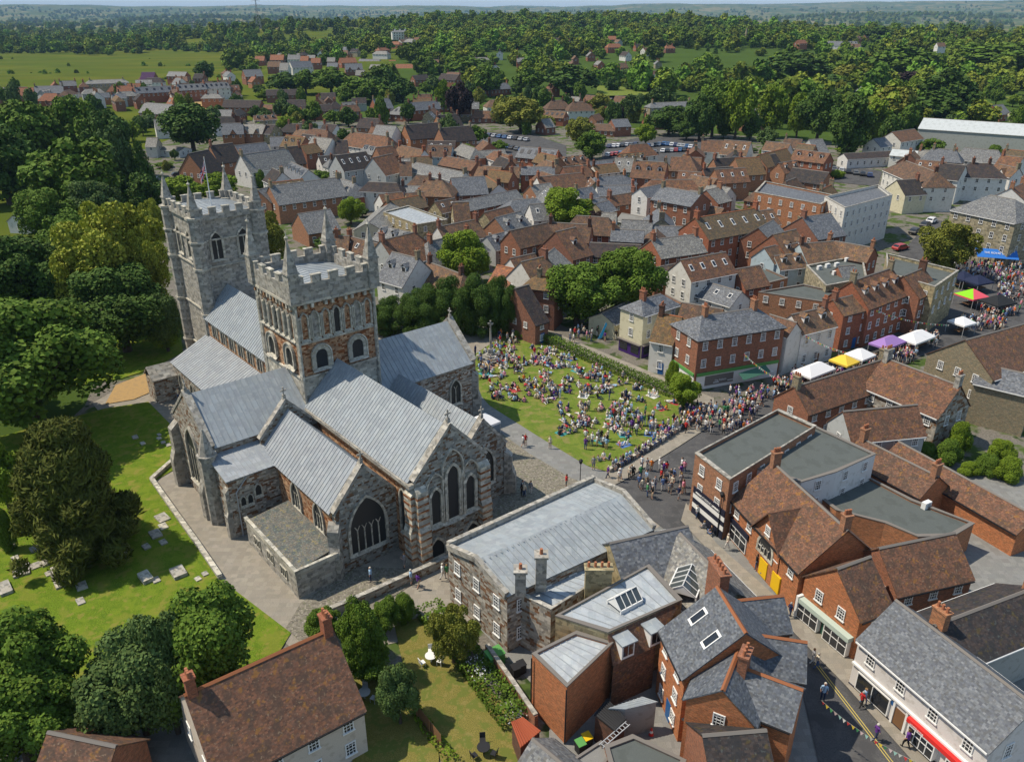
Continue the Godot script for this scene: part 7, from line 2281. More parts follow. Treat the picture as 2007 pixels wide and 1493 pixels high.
const COTTAGES := [
	[79.54, -669.66, 121.25, 11.41, 2.5, 4.31, 36.27, "t", "w", "", 5.74],
	[-27.06, -680.99, 2.48, 9.5, 2.66, 4.01, 37.55, "t", "o", "h", 6.32],
	[154.71, -847.33, 21.47, 7.01, 2.52, 4.37, 45.73, "o", "r", "ch", 15.05],
	[9.58, -725.68, 3.09, 11.06, 3.14, 4.59, 43.73, "s", "r", "c", 8.72],
	[128, -819.66, 33.96, 8.99, 3.4, 4.5, 37.71, "t", "w", "c", 13.73],
	[112.86, -978.09, 1.48, 8.59, 3.59, 4.88, 44.05, "o", "r", "", 18.9],
	[122.48, -718.39, 89.17, 10.45, 2.66, 3.88, 38.47, "s", "y", "c", 8.32],
	[59.83, -898.66, 88.9, 9.72, 3.48, 4.76, 44.61, "t", "y", "c", 17.12],
	[71.95, -704.73, 109.55, 8.62, 3.12, 4.63, 41.37, "s", "r", "c", 7.58],
	[-13.49, -684.84, 88.5, 7.11, 2.92, 4.31, 37.06, "s", "w", "c", 6.52],
	[48.17, -948.18, 0.79, 8.56, 2.59, 5.07, 44.79, "d", "r", "c", 18.47],
	[126.33, -866.85, 17.33, 6.82, 3.45, 3.63, 40.75, "d", "r", "c", 15.9],
	[-26.23, -731.92, 2.29, 10.51, 2.64, 5.02, 40.51, "s", "r", "ch", 9.06],
	[-66.65, -724.76, -2.17, 9.74, 2.41, 4.33, 38.78, "t", "r", "c", 8.67],
	[32.66, -731.95, 91.04, 10.48, 3.46, 3.57, 42.59, "d", "g", "", 9.06],
	[4.84, -801.02, 87.52, 11.25, 2.47, 3.85, 37.9, "s", "r", "c", 12.78],
	[26.8, -794.73, 87.07, 8.03, 2.7, 4.57, 41.41, "o", "r", "c", 12.46],
	[112.7, -918.49, 116.25, 8.74, 2.98, 5.17, 38.65, "t", "g", "c", 17.75],
	[102.59, -775.97, 122.24, 8.83, 3.55, 4.44, 41.42, "d", "w", "c", 11.46],
	[55.23, -750.36, 93.85, 11.19, 2.59, 4.13, 45.42, "t", "r", "", 10.07],
	[49.51, -712.84, 113.03, 6.72, 2.5, 3.88, 37.31, "t", "r", "", 8.02],
	[70.92, -774.75, 93.52, 11.61, 3.52, 4.37, 41.06, "s", "r", "c", 11.39],
	[-11.22, -785.39, 88.87, 9.49, 2.76, 5.09, 37.34, "s", "w", "c", 11.96],
	[88.48, -686.52, 211.74, 7.94, 3.29, 4.38, 44.35, "t", "r", "c", 6.61],
	[-42.93, -629.17, -31.59, 11.36, 2.89, 4.99, 36.25, "t", "o", "c", 3.79],
	[100.3, -850.23, 23.52, 11.62, 3.36, 4.97, 44.59, "o", "r", "h", 15.18],
	[527.42, -1158.25, 29.34, 11.9, 3.04, 3.27, 41.97, "d", "o", "D", 19],
	[358.93, -910.4, -0.92, 8.9, 3.58, 3.28, 40.36, "s", "w", "D", 17.5],
	[388.76, -900.34, -2, 10.28, 3.53, 4.39, 37.25, "t", "r", "k", 17.17],
	[550.76, -1077.1, 29.78, 10.17, 2.79, 4.42, 45.03, "t", "g", "h", 19],
	[558.87, -1244.14, 27.03, 9.51, 2.4, 4, 42.76, "o", "r", "ch", 18.78],
	[577.67, -1260.36, 29.57, 10.15, 3.14, 3.6, 37.99, "o", "w", "D", 18.6],
	[371.48, -879.41, -0.26, 6.9, 2.9, 3.64, 42.56, "d", "y", "h", 16.41],
	[559.92, -1372.69, 30.03, 11.77, 3.02, 3.44, 40.65, "o", "r", "ch", 16.1],
	[450.83, -1041.83, 125.9, 8.25, 3.31, 4.81, 43.44, "s", "g", "ch", 19],
	[538.04, -1284.35, 118.04, 7.86, 3.17, 4.48, 38.34, "d", "y", "c", 18.24],
	[337.49, -859.37, 56.55, 6.94, 2.58, 3.95, 39.31, "s", "w", "c", 15.58],
	[578.83, -1166.58, 32.2, 10.73, 3.54, 3.21, 39.52, "o", "g", "ch", 19],
	[423.27, -877.66, -2.1, 11.74, 2.9, 3.25, 39.36, "d", "g", "ch", 16.34],
	[347.23, -1001.67, -3.33, 6.65, 2.87, 3.53, 38.6, "d", "o", "ch", 19],
	[433.33, -1115.25, 127.92, 8.36, 3.46, 4.7, 40.7, "o", "g", "D", 19],
	[506.98, -1558.53, 27.94, 7.86, 3.41, 4.04, 38.56, "d", "r", "", 9.15],
	[402.93, -1011.75, 38.72, 11.8, 3.26, 4.24, 45.08, "t", "r", "D", 19],
	[336.43, -837.98, 53.37, 7.59, 3.11, 4.63, 41.66, "o", "w", "c", 14.62],
	[444.98, -1089.13, 219.58, 8.88, 2.83, 4.31, 45.2, "d", "o", "D", 19],
	[536.35, -1107.64, 32.59, 11.04, 3.11, 4.79, 38.44, "o", "r", "D", 19],
	[19.52, -247.73, 24.87, 9, 2.77, 5.14, 45.51, "t", "r", "c", 0],
	[57.61, -269.47, -14.59, 9.74, 3.31, 4.45, 39.02, "t", "w", "", 0],
	[25.24, -170.94, -11.84, 7.06, 2.41, 5.54, 38.52, "s", "r", "c", 0],
	[18.27, -180.49, -14.91, 7.33, 3.37, 4.89, 43.91, "t", "r", "h", 0],
	[35.38, -178.02, -9.54, 9, 3.22, 4.01, 38.25, "s", "w", "h", 0],
	[-57.45, -272.9, 33.59, 7.28, 2.47, 4.02, 42.89, "s", "w", "ch", 0],
	[29.27, -147.98, 30.44, 9.25, 2.99, 3.85, 38.29, "d", "r", "D", 0],
	[-47.62, -232.62, 130.25, 9.23, 3.2, 3.96, 38.52, "s", "r", "ch", 0],
	[69.72, -216.32, -43.52, 6.66, 3.16, 3.97, 45.92, "t", "r", "h", 0],
	[76.37, -221.28, 49.94, 7.15, 3.4, 5.3, 45.8, "t", "w", "h", 0],
	[-25.66, -299.71, -7.52, 10.34, 3.09, 5.14, 43.05, "d", "r", "k", 0],
	[64.23, -238.87, 17.22, 10.15, 3.38, 5.37, 44.74, "t", "o", "k", 0],
	[34.83, -186.17, 84.1, 11.18, 3.42, 4.91, 38.35, "s", "y", "c", 0],
	[46.55, -266.12, -12.5, 7.75, 2.51, 4.1, 38.99, "L", "r", "ch", 0],
	[29.25, -239.75, 22.73, 10.26, 3, 4.26, 36.09, "s", "w", "ch", 0],
	[-3.47, -277.95, 116.85, 11.15, 2.64, 4.83, 41.75, "t", "w", "h", 0],
	[31.59, -172.06, 80.82, 6.77, 3.13, 4.19, 37.9, "t", "w", "k", 0],
	[-24.53, -170.56, -40.19, 10.72, 3.22, 5.22, 36.33, "s", "r", "D", 0],
	[86.17, -254.6, 36.09, 8.79, 2.64, 5.45, 45.44, "t", "o", "D", 0],
	[64.1, -286.26, 79.15, 10.22, 3.21, 5.22, 36.14, "T", "r", "c", 0],
	[-2.92, -172.4, 44.21, 7.35, 2.9, 3.86, 39.71, "s", "g", "D", 0],
	[-9.3, -299.27, 110.76, 7.17, 3.42, 5.22, 38.44, "t", "r", "c", 0],
	[-48.64, -289.66, -48, 11.28, 2.79, 5.35, 37.45, "s", "r", "D", 0],
	[-62.18, -277.76, 30.65, 7.46, 3.19, 3.83, 38.65, "d", "w", "k", 0],
	[44.58, -225.24, 1.69, 11.45, 2.79, 5.59, 41.31, "t", "r", "h", 0],
	[57, -186, 26.56, 10.73, 3.27, 5.29, 39.99, "t", "g", "k", 0],
	[69.09, -180.43, 23.87, 9.11, 2.51, 4.8, 41.86, "t", "r", "c", 0],
	[22.02, -253.78, 117.82, 7.17, 2.82, 4.88, 39.52, "L", "r", "D", 0],
	[44.19, -286.73, 27.55, 7.1, 3.41, 5.32, 45.75, "t", "w", "h", 0],
	[-2.26, -267.38, 113.22, 10.23, 2.98, 4.17, 45.45, "d", "r", "c", 0],
	[37.98, -265.47, -10.09, 8.73, 3.56, 3.96, 44.44, "s", "y", "k", 0],
	[-12.09, -174.49, 41.03, 11, 3.38, 4.88, 43.6, "t", "w", "c", 0],
	[52.15, -214.37, 133.07, 10.65, 3.31, 4.07, 36.68, "s", "r", "k", 0],
	[12.3, -259.26, 114.43, 8.99, 2.47, 4.84, 45.54, "t", "g", "ch", 0],
	[45.18, -181.64, -13.01, 6.79, 3.16, 4.25, 44.52, "t", "g", "D", 0],
	[12.75, -172.9, -14.14, 9.4, 3.19, 5.3, 43.71, "t", "o", "c", 0],
	[-35.92, -223.55, -10.92, 8.42, 2.43, 5.59, 39.75, "d", "w", "h", 0],
	[57.3, -222.23, 134.13, 7.11, 3.49, 4.32, 36.02, "s", "w", "c", 0],
	[-69.11, -238.67, -56.02, 8.55, 3.3, 5.19, 43.35, "d", "w", "c", 0],
	[20.16, -276.89, 33.53, 10.64, 2.63, 4.02, 39.68, "t", "r", "D", 0],
	[83.63, -213.95, 52.35, 9.24, 3.51, 4.58, 45.95, "L", "g", "c", 0],
	[-47.19, -223.82, 130.84, 8.54, 2.93, 4.37, 38.79, "s", "r", "h", 0],
	[-80.2, -305.9, -34.36, 10.42, 3.6, 5.4, 44.51, "L", "r", "D", 0],
	[-70.94, -313.83, -35.6, 7.41, 2.79, 4.25, 42.35, "s", "w", "c", 0],
	[-3.51, -187.92, 50.18, 9.24, 3.15, 5.25, 42.85, "t", "y", "", 0],
	[-63.09, -226.13, 36.24, 9.16, 2.64, 5.56, 37.31, "L", "r", "k", 0],
	[64.24, -251.17, 18.07, 11.66, 3.31, 3.87, 43.14, "d", "r", "c", 0],
	[19.42, -218.39, 40.17, 6.59, 2.8, 4.87, 38.66, "s", "w", "c", 0],
	[76.52, -280.58, 75.3, 9.65, 3.24, 4.54, 38.04, "d", "g", "c", 0],
	[8.6, -192.48, 16.34, 9.09, 3.42, 5.6, 40.78, "s", "w", "k", 0],
	[-43.95, -283.76, 38.8, 7.05, 2.8, 5.54, 45.78, "T", "o", "c", 0],
	[-29.68, -266.72, 7.92, 6.83, 3.32, 4.55, 44.38, "L", "r", "c", 0],
	[12.18, -270.62, 124.72, 10.95, 2.8, 5.13, 43.91, "L", "o", "c", 0],
	[28.49, -179.54, -12.26, 6.84, 2.54, 4.95, 45.41, "s", "w", "c", 0],
	[-15.29, -287.93, 116.01, 11.77, 2.97, 5.06, 45.13, "s", "r", "h", 0],
	[-55.44, -350.53, -19.21, 8.83, 3.24, 4.32, 37.8, "t", "y", "c", 0],
	[-3.07, -240.58, -28.47, 7.76, 2.95, 5.26, 40.19, "L", "r", "c", 0],
	[23.18, -231.22, 95.72, 7.34, 2.8, 4.26, 44.22, "t", "y", "k", 0],
	[11.27, -242.13, 116.14, 9.9, 3.2, 3.82, 41.29, "t", "r", "h", 0],
	[-77.55, -315.55, -37.46, 7.56, 3.03, 5.53, 40.59, "d", "r", "k", 0],
	[54.88, -249.33, -19.71, 7.04, 2.68, 3.85, 38.73, "T", "g", "k", 0],
	[28.86, -255.25, 210.05, 8.62, 2.75, 5.03, 37.7, "L", "w", "c", 0],
	[-33.81, -272.02, 7.29, 7.3, 2.6, 4.25, 38.47, "s", "r", "k", 0],
	[-13.17, -162.71, 45.72, 11.23, 3.57, 4.37, 45.65, "s", "w", "ch", 0],
	[39.99, -215.01, 130.27, 9.67, 2.69, 4, 41.64, "T", "g", "k", 0],
	[10.64, -209.41, 103.69, 9.69, 3.09, 5.6, 40.83, "s", "o", "k", 0],
	[-18.51, -229.16, -12.6, 9.04, 3.36, 3.85, 42.14, "s", "g", "h", 0],
	[21.67, -162.93, -10.46, 10.38, 2.76, 4.35, 37.83, "d", "r", "", 0],
	[-77.06, -330.69, -37.12, 10.76, 3.39, 4.78, 45.9, "T", "r", "ch", 0],
	[7.91, -249.9, 1.01, 10.25, 2.46, 5.47, 37.58, "s", "r", "c", 0],
	[-72.07, -290.57, 50.37, 6.93, 3.11, 5.58, 40.22, "L", "r", "c", 0],
	[-76.91, -351.65, -40.29, 8.61, 3.28, 4.49, 44.13, "d", "w", "c", 0],
	[40.6, -278.59, 29.79, 9.81, 3.27, 4.17, 42.07, "L", "r", "D", 0],
	[54.58, -229.81, 132.35, 8.71, 3.17, 5.55, 37.55, "t", "r", "", 0],
	[29.22, -213.96, 35.27, 9.31, 2.47, 4.21, 41.09, "t", "r", "c", 0],
	[-17.13, -202.84, 44.49, 6.54, 2.64, 4.87, 40.93, "t", "y", "k", 0],
	[-85.76, -339.4, -36.39, 7.23, 3.38, 4.23, 38.61, "t", "g", "c", 0],
	[49.39, -197.11, 130.13, 7.35, 2.6, 4.61, 40.63, "t", "r", "", 0],
	[68.95, -261.07, 19.94, 10.38, 3.12, 5.08, 45.68, "d", "o", "c", 0],
	[-27.39, -224.69, -8.91, 7.32, 3.14, 3.91, 38.8, "s", "g", "ch", 0],
	[-129.94, -374.03, 24.04, 9.65, 3.42, 5.29, 37.41, "d", "w", "c", 0],
	[-39.77, -470.03, 20.13, 11.9, 2.6, 3.62, 38.1, "s", "r", "ch", 0],
	[-139.25, -423.45, 89.94, 8.81, 2.6, 3.78, 40.79, "d", "r", "h", 0],
	[-51.3, -490.18, 16.29, 6.91, 3.41, 4.22, 44.88, "t", "r", "c", 0.02],
	[-2.13, -429.63, 1.28, 9.55, 3.51, 3.69, 41.72, "t", "w", "c", 0],
	[-25.44, -492.72, 18.88, 8.48, 2.91, 3.77, 38.07, "s", "y", "", 0.03],
	[-29.71, -416.66, 87.48, 11.42, 2.72, 4.4, 38.63, "d", "r", "c", 0],
	[-86.13, -473.07, 8.58, 7.98, 2.47, 4.6, 44.41, "d", "g", "", 0],
	[-25.43, -427.62, 178.06, 9.45, 3.44, 3.74, 45.03, "t", "y", "D", 0],
	[-39.42, -410.39, 84.44, 11.45, 3.36, 5.31, 37.67, "T", "y", "c", 0],
	[-50.9, -479.48, 14.85, 11.02, 2.58, 4.3, 39.97, "L", "r", "c", 0],
	[-106.21, -460.41, 95.81, 9.02, 3.45, 5.26, 41.63, "t", "o", "c", 0],
	[-115.77, -390.22, 25.57, 10.32, 2.45, 5.21, 36.2, "t", "y", "D", 0],
	[-27.08, -453.87, 23.91, 8.04, 2.99, 5.35, 40.43, "t", "o", "D", 0],
	[-26.19, -462.09, 23.44, 8.79, 3.17, 5.08, 41.15, "d", "y", "k", 0],
	[-130.67, -451.94, -10.53, 9.29, 2.56, 3.66, 36.51, "t", "r", "", 0],
	[-104.85, -480.23, 102.98, 8.53, 2.96, 4.27, 41.94, "t", "r", "", 0],
	[-92.92, -357.57, -17.45, 8.18, 3.56, 4.05, 40.67, "d", "r", "ch", 0],
	[-22.19, -437.35, 179.54, 10.06, 3.13, 5.38, 42.41, "s", "r", "k", 0],
	[-39.07, -396.94, 85.93, 7.54, 3.27, 4.51, 44.45, "s", "y", "k", 0],
	[-96.21, -455, 99.75, 6.8, 3.43, 3.86, 44.62, "d", "g", "ch", 0],
	[-82.5, -425.32, 31.73, 8.86, 2.97, 5.21, 43.57, "t", "r", "c", 0],
	[39.24, -392.87, 60.11, 8.48, 2.63, 4.72, 41.9, "t", "o", "", 0],
	[35.08, -484.78, -32.83, 10.08, 2.44, 4.59, 42.54, "s", "r", "c", 0],
	[53.08, -481.93, -32.13, 9.51, 2.97, 4.16, 37.01, "s", "r", "D", 0],
	[83.94, -456.07, -29.79, 9.9, 2.74, 4.9, 45.73, "s", "w", "D", 0],
	[26.59, -550.57, 122.19, 7.11, 3.09, 5.03, 42.44, "t", "r", "c", 0.95],
	[68.33, -396.74, 19.1, 11.19, 2.83, 3.42, 37.38, "t", "r", "c", 0],
	[-184.28, -606.55, 126.19, 8.62, 3.42, 4.24, 43.26, "o", "o", "c", 1.76],
	[-230.14, -502.64, 35.89, 8.91, 3.13, 5.66, 37.13, "s", "o", "ch", 0.04],
	[-309.02, -589.27, 29.66, 10.38, 3.21, 4.78, 43.27, "s", "r", "c", 0.04],
	[-294.91, -582.75, 115.06, 8.03, 3.01, 4.8, 41.73, "t", "r", "ch", 0.1],
	[-304.84, -524.06, -3.18, 8.24, 3.58, 5.49, 43.92, "d", "r", "c", 0.01],
	[-216.35, -537.76, 37.75, 8.37, 3.39, 5.29, 37.14, "d", "y", "k", 0.28],
	[-230.62, -628.25, -16.26, 8.38, 3.4, 5.61, 40.92, "d", "r", "c", 1.31],
	[-293.04, -613.98, 113.56, 7.58, 2.54, 4.19, 40.14, "o", "w", "k", 0.19],
	[-224.11, -477.74, 121.93, 11.76, 2.56, 5.51, 40.83, "L", "r", "h", 0],
	[-277.24, -499.85, 91.26, 10.52, 2.55, 4.75, 42.09, "s", "r", "h", 0.01],
	[-239.42, -616.59, -16.63, 8.69, 2.81, 5.08, 44.86, "t", "o", "h", 0.97],
	[-256.06, -589.4, 23.44, 10.55, 3.06, 5.66, 37.33, "s", "w", "k", 0.46],
	[-282.78, -510.48, 91.76, 10, 3.25, 5.58, 40.22, "s", "g", "D", 0.02],
	[-269.05, -627.11, 1.54, 10.06, 2.87, 4.75, 43.88, "t", "g", "h", 0.55],
	[-218.48, -568.79, 39.96, 9.74, 3.29, 4.32, 42.83, "t", "w", "ch", 0.62],
	[-252.03, -565.31, 20.73, 8.86, 3.07, 4.6, 43.1, "o", "w", "c", 0.32],
	[-211.75, -587.84, 42.25, 7.71, 2.62, 4.17, 38.21, "t", "g", "h", 0.97],
	[-314.37, -582.36, 123.63, 8.48, 2.66, 5.2, 40.46, "o", "r", "c", 0.02],
	[-230.05, -586.63, 130.31, 11.54, 3.53, 5.64, 44.22, "s", "w", "c", 0.73],
	[-218.84, -442.2, 120.49, 8.95, 2.45, 5.75, 43.73, "t", "r", "c", 0],
	[-215.17, -486.24, 124.85, 7.66, 3.16, 4.97, 43.03, "d", "r", "", 0],
	[-269.37, -582.43, 23.9, 6.98, 2.47, 4.73, 40.51, "s", "w", "D", 0.28],
	[-259.55, -522.68, 31.5, 8.09, 3.22, 5.48, 36.31, "s", "g", "h", 0.07],
	[-202.65, -597, 45.91, 9.99, 2.76, 4.08, 41.73, "t", "o", "c", 1.26],
	[-247.17, -508.97, 30.94, 6.97, 2.65, 4.33, 42.17, "s", "o", "c", 0.04],
	[-200.38, -503.12, 216, 6.8, 3.3, 4.45, 37.97, "t", "w", "c", 0.06],
	[-236.65, -474.36, 125.13, 7.79, 2.74, 4.59, 42.59, "d", "y", "ch", 0],
	[-198.61, -652.96, 123.21, 8.22, 3.34, 5.58, 40.63, "d", "o", "k", 2.64],
	[-223.62, -667.08, 125.03, 9.46, 2.72, 5.38, 38.13, "t", "r", "h", 2.18],
	[-167.45, -511.33, 98.83, 10.1, 2.58, 4.84, 41.1, "T", "w", "c", 0.14],
	[-174.27, -489.8, 186.1, 7.41, 3.02, 5.69, 36.4, "s", "o", "ch", 0.01],
	[-206.43, -517.99, 128.05, 10.85, 2.87, 5.27, 41.21, "t", "r", "c", 0.14],
	[-268.7, -509.92, 91.96, 7.46, 3.18, 5.75, 38.23, "t", "w", "h", 0.03],
	[-179.5, -543.23, 32.69, 7.76, 3.02, 5.08, 44.17, "t", "o", "k", 0.5],
	[-220.68, -551.93, 127.59, 8.32, 2.54, 4.04, 36.43, "s", "o", "h", 0.4],
	[-216.99, -652.03, 126.02, 11.07, 3.12, 5.3, 39.43, "s", "w", "c", 2.08],
	[-232, -496.39, 32.02, 7.76, 2.86, 5.09, 37.77, "s", "g", "c", 0.02],
	[-259.66, -549.82, 108.56, 11.31, 3.24, 4.63, 44.05, "o", "y", "h", 0.18],
	[-233.92, -548.16, 125.85, 7.9, 3.32, 4.34, 43.09, "s", "g", "D", 0.29],
	[-180.45, -500.01, 187.61, 7.15, 2.41, 4.19, 40.26, "d", "g", "k", 0.05],
	[-257.88, -610.99, 3.93, 9.45, 3.08, 4.99, 41.58, "d", "w", "h", 0.61],
	[-241.62, -446.75, 212.78, 11.72, 2.52, 4.7, 42.36, "T", "r", "c", 0],
	[-242.53, -491.19, 122.94, 10.48, 3.52, 5.7, 44.2, "s", "w", "c", 0.01],
	[-221.03, -543.55, 35.31, 7.61, 3.19, 5.21, 39.6, "o", "w", "c", 0.32],
	[-242.75, -1089.42, -32.58, 6.9, 2.75, 5.74, 41.63, "d", "w", "ch", 5.33],
	[-126.96, -843.93, 58.17, 11.79, 2.95, 4.21, 36.68, "o", "r", "ch", 13.51],
	[-174.04, -1032.72, -30.97, 8.24, 3.55, 4.17, 42.74, "d", "w", "D", 12.96],
	[-109.72, -935.18, -37.54, 8.44, 3.47, 5.33, 38.35, "s", "w", "ch", 17.48],
	[-261.03, -1017.49, -35.33, 7.76, 3.4, 5.22, 42.63, "t", "r", "c", 3.54],
	[-153.38, -841.95, 147.14, 9.48, 2.45, 4.88, 45.84, "d", "y", "D", 11.72],
	[-121.58, -1011.23, -30.76, 7.72, 3.09, 4.9, 39.94, "d", "y", "c", 17.6],
	[-176.08, -1057.31, 57.56, 11.87, 3.24, 4.68, 37.01, "t", "r", "", 12.74],
	[-190.26, -814.31, -0.23, 7.53, 2.72, 4.33, 40.24, "s", "r", "k", 7.92],
	[-187.47, -845.49, 87.21, 8.51, 2.88, 5.3, 44.04, "t", "w", "c", 9.05],
	[-158.46, -815.83, 146.93, 7.58, 3.36, 4.9, 45.96, "t", "o", "h", 10.38],
	[-123.4, -920.87, -39.53, 10.46, 3.34, 4.18, 37.63, "o", "r", "h", 16.39],
	[-267.71, -1022.21, -37.25, 11.11, 2.52, 4.04, 37.21, "d", "w", "k", 2.95],
	[-239.63, -900.79, -1.16, 10.07, 2.61, 5.6, 39.81, "s", "y", "ch", 5.11],
	[-219.21, -882.54, -1.78, 7.3, 2.6, 4.14, 39.44, "s", "g", "c", 6.86],
	[-212.78, -875.76, 86.39, 10.41, 3.13, 4.75, 37.84, "d", "r", "ch", 7.37],
	[-257.63, -852.75, -2.32, 10.14, 3.53, 4.11, 44.79, "d", "r", "c", 3.1],
	[-240.75, -875.18, 0.12, 11.37, 2.77, 4.95, 37.71, "d", "o", "c", 4.73],
	[-292.72, -980.17, 56.55, 11.53, 3.44, 4.24, 45.48, "s", "w", "ch", 1.14],
	[-176.49, -895.84, 176.57, 9.01, 3.3, 4.87, 38.27, "s", "w", "k", 11.37],
	[-287.45, -999.82, 52.55, 8.77, 2.59, 4.52, 41.35, "o", "o", "k", 1.46],
	[-155.01, -929.69, 52.85, 10.66, 2.76, 4.99, 37.89, "s", "w", "c", 14.15],
	[-120.84, -949.55, 55.09, 7.87, 3.26, 4.76, 38.4, "t", "w", "c", 17.18],
	[-121.61, -801.33, -23, 10.94, 3.22, 4.34, 36.68, "s", "w", "h", 11.85],
	[-301.76, -1087.54, 54.93, 9, 2.94, 5.75, 36.22, "t", "o", "c", 0.67],
	[-109.98, -1010.46, -32.9, 7.19, 2.93, 4.39, 40.2, "t", "r", "ch", 18.25],
	[100.33, -272.85, -45.34, 11.79, 3.52, 5.67, 38.99, "t", "r", "D", 0],
	[133.03, -272.11, 56.17, 7.84, 3.56, 5.25, 41, "t", "r", "c", 0],
	[145.01, -278.59, -38.86, 11.83, 3.31, 5.03, 38.33, "s", "o", "c", 0],
	[132.38, -257.1, 148.3, 8.63, 3.03, 5.54, 39.22, "t", "w", "k", 0],
	[95.05, -293.42, -46.12, 9.36, 2.52, 5.83, 45.48, "t", "w", "", 0],
	[141.69, -268.7, 146.21, 7.07, 3.35, 6.48, 45.02, "s", "o", "ch", 0],
	[154.85, -270.3, -37.99, 9.98, 3.39, 6.18, 45.26, "s", "w", "h", 0],
	[174.98, -282.87, -41.81, 8.15, 2.67, 4.97, 40.6, "L", "w", "c", 0],
]
const NEAR := [
	[-17.64, -42.79, 36.59, 10.55, 4.5, 4.6, 42, "T", "k1", "cT", 0, "pale pink rendered cottage with weathered red tiled roof beside the garden", ""],
	[-28.85, -38.4, -12.69, 5.08, 2.6, 3.6, 42, "T", "r", "n", 0, "small brick cottage roof with chimney below the churchyard trees", ""],
	[12.39, -59.38, 19.32, 7.73, 3.15, 5, 38, "s", "y", "nX", 0, "grey slate roof between the stone building and the lane", ""],
	[16.2, -46.38, -80.15, 4.96, 4.2, 6.6, 40, "S", "O", "TkX", 0, "bright red brick house with blue slate roof and terracotta ridges, main range", "slate"],
	[15.78, -42.9, 61.47, 6.24, 2.35, 6.6, 40, "S", "O", "TX", 0, "bright red brick rear range with terracotta ridge and white windows", ""],
	[19.42, -49.79, 8.7, 3.99, 2, 6.6, 40, "S", "O", "nTX", 0, "slate cross gable nearest the yellow boards on the red brick house", ""],
	[19.56, -45.41, -12.86, 4.04, 2, 6.6, 40, "S", "O", "nTX", 0, "middle slate cross gable of the red brick house", ""],
	[17.85, -41.55, -30.22, 4.37, 2, 6.6, 40, "S", "O", "nTcX", 0, "slate cross gable with chimney at the street bend", ""],
	[14.85, -38.4, 5.66, 4.21, 3.6, 4, 35, "d", "r", "n", 0, "low dark tiled roof behind the red brick house", ""],
	[28.22, -64.45, -75.28, 12.17, 4.1, 4.8, 42, "T", "O", "cuX", 0, "orange brick shop row with tiled roof and yellow boards", "row"],
	[29.17, -55.15, 25.43, 3.72, 3.1, 4.6, 44, "T", "O", "X", 0, "orange brick gabled shop with green fascia", "gable"],
	[36.28, -58.71, 16.47, 8.04, 3, 4.6, 42, "T", "r", "X", 0, "red brick rear wing with long tiled roof", ""],
	[33.02, -44.96, -66.25, 11.59, 3.35, 5, 38, "S", "k0", "uX", 0, "long white painted shop with blue slate roof and red fascia", "white"],
	[38.58, -51.09, 23.25, 11.5, 2.9, 4.6, 32, "d", "g", "ncX", 0, "grey rendered building with dark roof behind the white shop", ""],
	[44.1, -85.18, 10.57, 9.63, 2.55, 4.6, 46, "T", "g", "", 0, "tiled house with pale gable behind the flat felt roof", ""],
	[52.34, -92.93, -58.35, 10.51, 3.25, 5.2, 46, "T", "q", "cX", 0, "rubble stone museum house with steep tiled roof", ""],
	[43.48, -95.92, 30.51, 17.83, 2.8, 4.6, 42, "T", "r", "cX", 0, "red brick tiled house backing on to the crowded street", ""],
	[42.92, -76.87, -60.42, 9.81, 2.3, 3.6, 38, "T", "O", "cX", 0, "low tiled wing with tall brick chimney beside the felt roof", ""],
	[48.94, -74.28, -65.67, 16.65, 2, 3, 36, "T", "O", "nX", 0, "long low brick outbuilding with tiled roof beside the walled garden", ""],
	[67.6, -102.22, 28.1, 16.53, 4.8, 7, 38, "T", "B", "X", 0, "tall brown brick hall with big tiled roof", ""],
	[65.39, -95.4, -39.18, 6.78, 3.05, 6, 28, "s", "B", "nX", 0, "slate lean-to range in front of the brown brick hall", ""],
	[16.81, -55.67, -69.51, 8.6, 3.2, 4.8, 38, "s", "y", "nX", 0, "grey slate range with parapet along the foreground lane", ""],
	[2.74, -38.71, -46.11, 3.55, 1.9, 2.6, 38, "s", "r", "nX", 0, "small mottled slate shed roof beside the rusty shed", ""],
]
